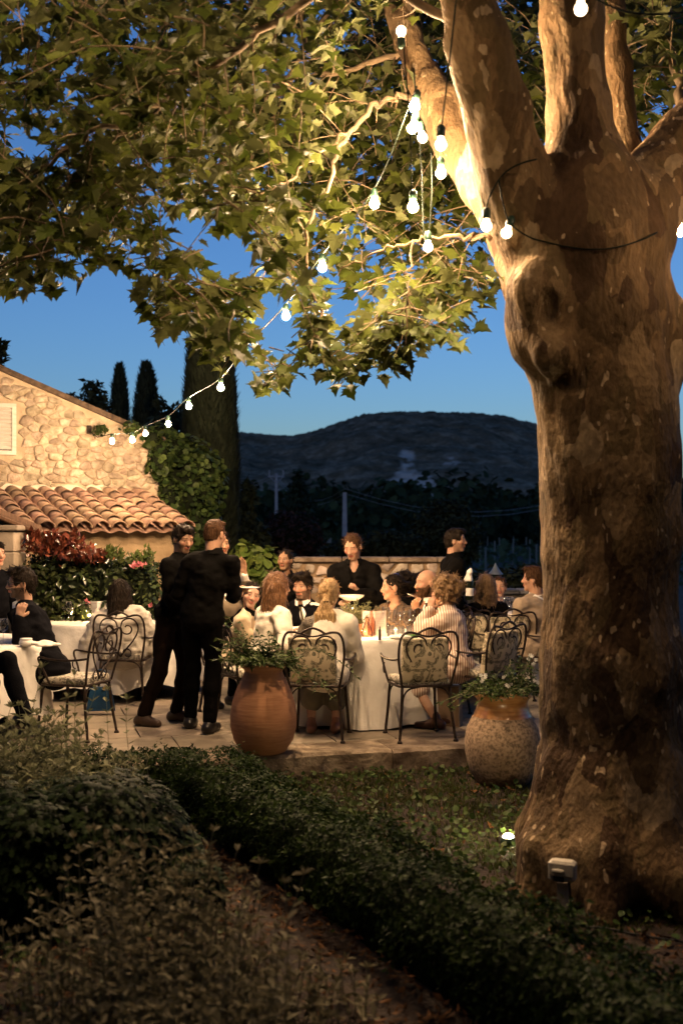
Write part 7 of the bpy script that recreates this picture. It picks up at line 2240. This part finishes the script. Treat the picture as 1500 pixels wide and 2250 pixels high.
p9 = person('smiling woman in black shirt standing behind the table, looking down', P(775, 1201, 11.25), Vector((PX(776, 11.35), 11.35, .92)), yaw=202, byaw=184, pitch=-24, sit=False, hair='brown', style='slickpony', top=C_BLACK, fem=True, skin='fair', s=1.06, vneck=.17, collar=C_BLACK, wl=P(788, 1302, 11.0), el=P(840, 1310, 11.2), hdl=(-.5, -.2, .85), wr=P(745, 1322, 10.95), curl=(1.1, .5), bulk=.024, wide=1.1)
p10 = person('dark haired woman in brown patterned dress with drop earrings, facing left', P(863, 1291, 10.85), seat(886, 11.05), yaw=262, byaw=232, pitch=-4, hair='dark', style='slick', top=C_PRINT, fem=True, skin='fair', s=1.05, vneck=.10, wl=P(850, 1392, 10.6), wr=P(835, 1385, 10.85), bulk=.03)
for sg in (-1, 1):
    mb = MB(); mb.tube([Vector(p10['H'](sg * .084, -.006 + .010 * math.sin(a), -.050 + .014 * math.cos(a))) for a in np.linspace(0, 2 * PI, 11)[:-1]], .003, 5, closed=True); small('earring', p10, mb, M('silver', (.7, .68, .62), rough=.2, metal=1))
mb = MB(); mb.box(Vector(p10['H'](.045, -.045, .118)), (.05, .03, .014), bev=.004); small('hair_clip', p10, mb, M('blue_clip', (.02, .04, .25), rough=.3))
p11 = person('dark haired person in black seen from behind between the tables', P(891, 1285, 11.75), seat(892, 11.65), yaw=25, byaw=20, hair='dark', style='curly', top=C_BLACK, skin='fair', fem=True)
p11b = person('dark haired person in black partly hidden behind the bald man', P(919, 1287, 12.3), seat(919, 12.2), yaw=10, byaw=5, hair='dark', style='messy', top=C_BLACK, skin='tan')
p12 = person('bald bearded man in brown suit with two fingers at his lips', P(938, 1282, 10.62), seat(962, 10.6), yaw=252, byaw=236, pitch=-3, hair='brown', style='bald', beard=.97, top=C_BROWN, shirt=C_SHIRT, vneck=.20, s=1.08, wr=P(914, 1347, 10.28), er=P(925, 1420, 10.35), hdr=(-.12, -.02, 1), curl=(.4, .75), skin='fair')
mb = MB(); a0 = Vector(p12['arms'][1][1]) + Vector(p12['arms'][1][2]) * .155; mb.tube([Vector(p12['Q'](a0)), Vector(p12['Q'](a0 + Vector((-.06, -.03, .02))))], .0045, 6); small('cigarette', p12, mb, M('cigarette_paper', (.7, .68, .62), rough=.8))
p13 = person('curly haired woman in striped linen suit leaning on her hand', P(977, 1298, 9.88), seat(1003, 9.72), yaw=292, byaw=296, pitch=-8, hair='sandy', style='curly', top=C_STRIPE, bottom=C_STRIPE, fem=True, skin='fair', s=1.04, wl=P(945, 1340, 9.82), el=P(940, 1395, 9.75), hdl=(.15, .1, 1), wr=P(948, 1400, 10.05), curl=(.8, .4), bulk=.020, collar=C_STRIPE, shoes=M('sandal_leather', (.05, .02, .012), rough=.4), skirt=.45, hem=.2, feet=feet_at((957, 9.55), (975, 9.75)))
mb = MB()
for a in np.linspace(0, 2 * PI, 25)[:-1]: mb.v.append(0)
mb = MB(); c0 = p13['S_'](.16)
mb.tube([Vector(p13['Q'](c0 + p13['br'] * .172 * math.cos(a) + p13['bfw'] * .136 * math.sin(a))) for a in np.linspace(0, 2 * PI, 25)[:-1]], .013, 6, closed=True); small('belt', p13, mb, M('red_belt', (.40, .03, .03), (.02, .015, .015), scale=9, rough=.5, lo=.48, hi=.52))
p14 = person('man in black shirt standing in profile holding a wrapped wine bottle', P(1000, 1188, 11.4), Vector((PX(988, 11.4), 11.4, .93)), yaw=103, byaw=80, sit=False, hair='dark', style='short', top=C_BLACK, skin='fair', s=.99, vneck=.10, collar=C_BLACK, wr=P(1018, 1298, 11.2), er=P(985, 1325, 11.15), hdr=(.85, -.1, -.05), curl=(.4, 1.0), wl=P(1015, 1330, 11.6), wide=1.05, beard=.35)
# far right table
p15 = person('long haired blonde woman in black with a white wrap, seen from behind', P(1066, 1287, 11.75), seat(1062, 11.6), yaw=-12, byaw=-5, hair='sandy', style='long', top=C_BLACK, fem=True, skin='fair')
S = SDF(p15['lo'] - .05, p15['hi'] + .05, .012)
S.chain([p15['Q'](p15['sh'][-1] + p15['br'] * -.03 - p15['sd'] * .03), p15['Q'](p15['arms'][-1][0] - p15['br'] * .02), p15['Q'](p15['arms'][-1][1])], [.058, .066, .06], .03); S.noise(.012, 9, 2); S.noise(.005, 22, 3)
link('wrap', S.mesh('wrap'), C_SHIRT, p15['root'])
p16 = person('woman in dark clothes facing the camera at the far right table', P(1096, 1290, 12.95), seat(1098, 13.0), yaw=188, byaw=185, hair='brown', style='slick', top=C_SUIT, fem=True, skin='fair')
p17 = person('man in beige wool blazer seated at the far right, looking left', P(1172, 1273, 11.3), seat(1175, 11.2), yaw=288, byaw=325, hair='brown', style='short', top=C_WOOL, skin='fair', s=1.06, bulk=.022, hem=.2, shirt=C_SHIRT, wl=P(1145, 1395, 11.5), wide=1.08)
# left side
p18 = person('bearded man with glasses in dark suit resting his chin on his hand', P(47, 1282, 9.5), seat(118, 9.32), yaw=246, byaw=256, pitch=-3, hair='dark', style='messy', beard=.85, top=C_SUIT, shirt=C_SHIRT, vneck=.22, s=1.06, wl=P(42, 1358, 9.22), el=P(45, 1420, 9.2), hdl=(.22, .1, 1), curl=(.95, .4), skin='fair', bulk=.022, wr=P(60, 1395, 9.45))
g_ = MB()
for sg in (-1, 1):
    g_.tube([Vector(p18['H'](sg * .033 + .024 * math.cos(a), .098 + .0 * math.sin(a), .009 + .019 * math.sin(a))) for a in np.linspace(0, 2 * PI, 15)[:-1]], .0032, 5, closed=True)
    g_.tube([Vector(p18['H'](sg * .057, .096, .014)), Vector(p18['H'](sg * .078, .05, .014)), Vector(p18['H'](sg * .082, -.01, .012))], .003, 5)
g_.tube([Vector(p18['H'](-.010, .100, .012)), Vector(p18['H'](.010, .100, .012))], .003, 5)
gl_ = small('glasses', p18, g_, m_black)
mb = MB(); w_ = p18['arms'][-1]; wd_ = (w_[1] - w_[0]).normalized(); ax_ = wd_.orthogonal().normalized(); ay_ = wd_.cross(ax_)
mb.tube([Vector(p18['Q'](w_[1] - wd_ * .03 + (ax_ * math.cos(a) + ay_ * math.sin(a)) * .033)) for a in np.linspace(0, 2 * PI, 15)[:-1]], .008, 6, closed=True); small('wristwatch', p18, mb, C_SHOE)
p19 = person('woman with a bun in a white top smiling at the table by the hedge', P(140, 1307, 11.95 + .45), seat(156, 12.55), yaw=240, byaw=215, pitch=-10, hair='chestnut', style='bun', top=C_SHIRT, fem=True, skin='fair', s=1.0)
p20 = person('dark haired woman wrapped in a grey shawl seen from behind', P(265, 1301, 10.95), seat(272, 10.9), yaw=12, byaw=5, hair='dark', style='long', top=C_SHAWL, fem=True, skin='fair', s=1.03, bulk=.045, wide=1.12, wl=P(240, 1390, 11.15), wr=P(300, 1390, 11.15), hem=.25, wrinkle=.010, bottom=C_DARKBROWN)
p21 = person('man standing at the left edge of the photo, his face half cut off', P(-9, 1219, 10.9), Vector((PX(-20, 10.9), 10.9, .92)), yaw=128, byaw=120, sit=False, hair='dark', style='short', top=C_SUIT, skin='fair', s=.97)
p22 = person('person in dark clothes at the left edge with one leg crossed over', P(-150, 1240, 8.5), seat(-150, 8.45), yaw=70, byaw=75, hair='dark', style='short', top=C_SUIT, skin='fair', knees=[None, P(18, 1452, 8.25)], feet=[None, P(55, 1575, 8.15)], bottom=C_SUIT)

# what the people hold
hp = p['arms'][1]
put('plate', plate_me, 'white plate held out by the man seen from behind', 'plate', P(549, 1293, 9.62)).scale = (.72, .72, .72)
sd_ = thing('serving_dish', 'shallow white serving dish held by the smiling standing woman', 'dish', P(771, 1319, 10.85), group=None)
mb = MB(); mb.lathe([(0, 0), (.06, 0), (.12, .035), (.125, .05), (.118, .05), (.058, .008), (0, .006)], n=28); mb.build('dish', m_china, sd_, True)
bt = P(1031, 1318, 11.17)
wine = thing('wine_bottle', 'dark wine bottle with white label and cloth in the hand of the profiled man', 'bottle', bt)
m_wineglass = M('dark_bottle_glass', (.006, .009, .005), rough=.08, spec=.6)
mb = MB(); mb.lathe([(0, 0), (.036, 0), (.038, .006), (.038, .17), (.030, .20), (.0155, .225), (.014, .285), (.016, .287), (.016, .298), (0, .30)], n=20); mb.build('glass', m_wineglass, wine, True)
mb = MB(); mb.lathe([(.0385, .04), (.0388, .042), (.0388, .115), (.0385, .117)], n=20); mb.build('label', C_SHIRT, wine, True)
S = SDF((-.07, -.07, .17), (.07, .07, .34), .007); S.cap((0, 0, .20), (.0, 0, .27), .034, .026, k=.02); S.cap((.0, 0, .27), (.012, 0, .31), .024, .010, k=.02); S.cap((-.02, 0, .22), (-.045, -.01, .19), .018, .010, k=.02); S.noise(.010, 24, 2)
link('napkin_wrap', S.mesh('napkin_wrap'), C_SHIRT, wine)
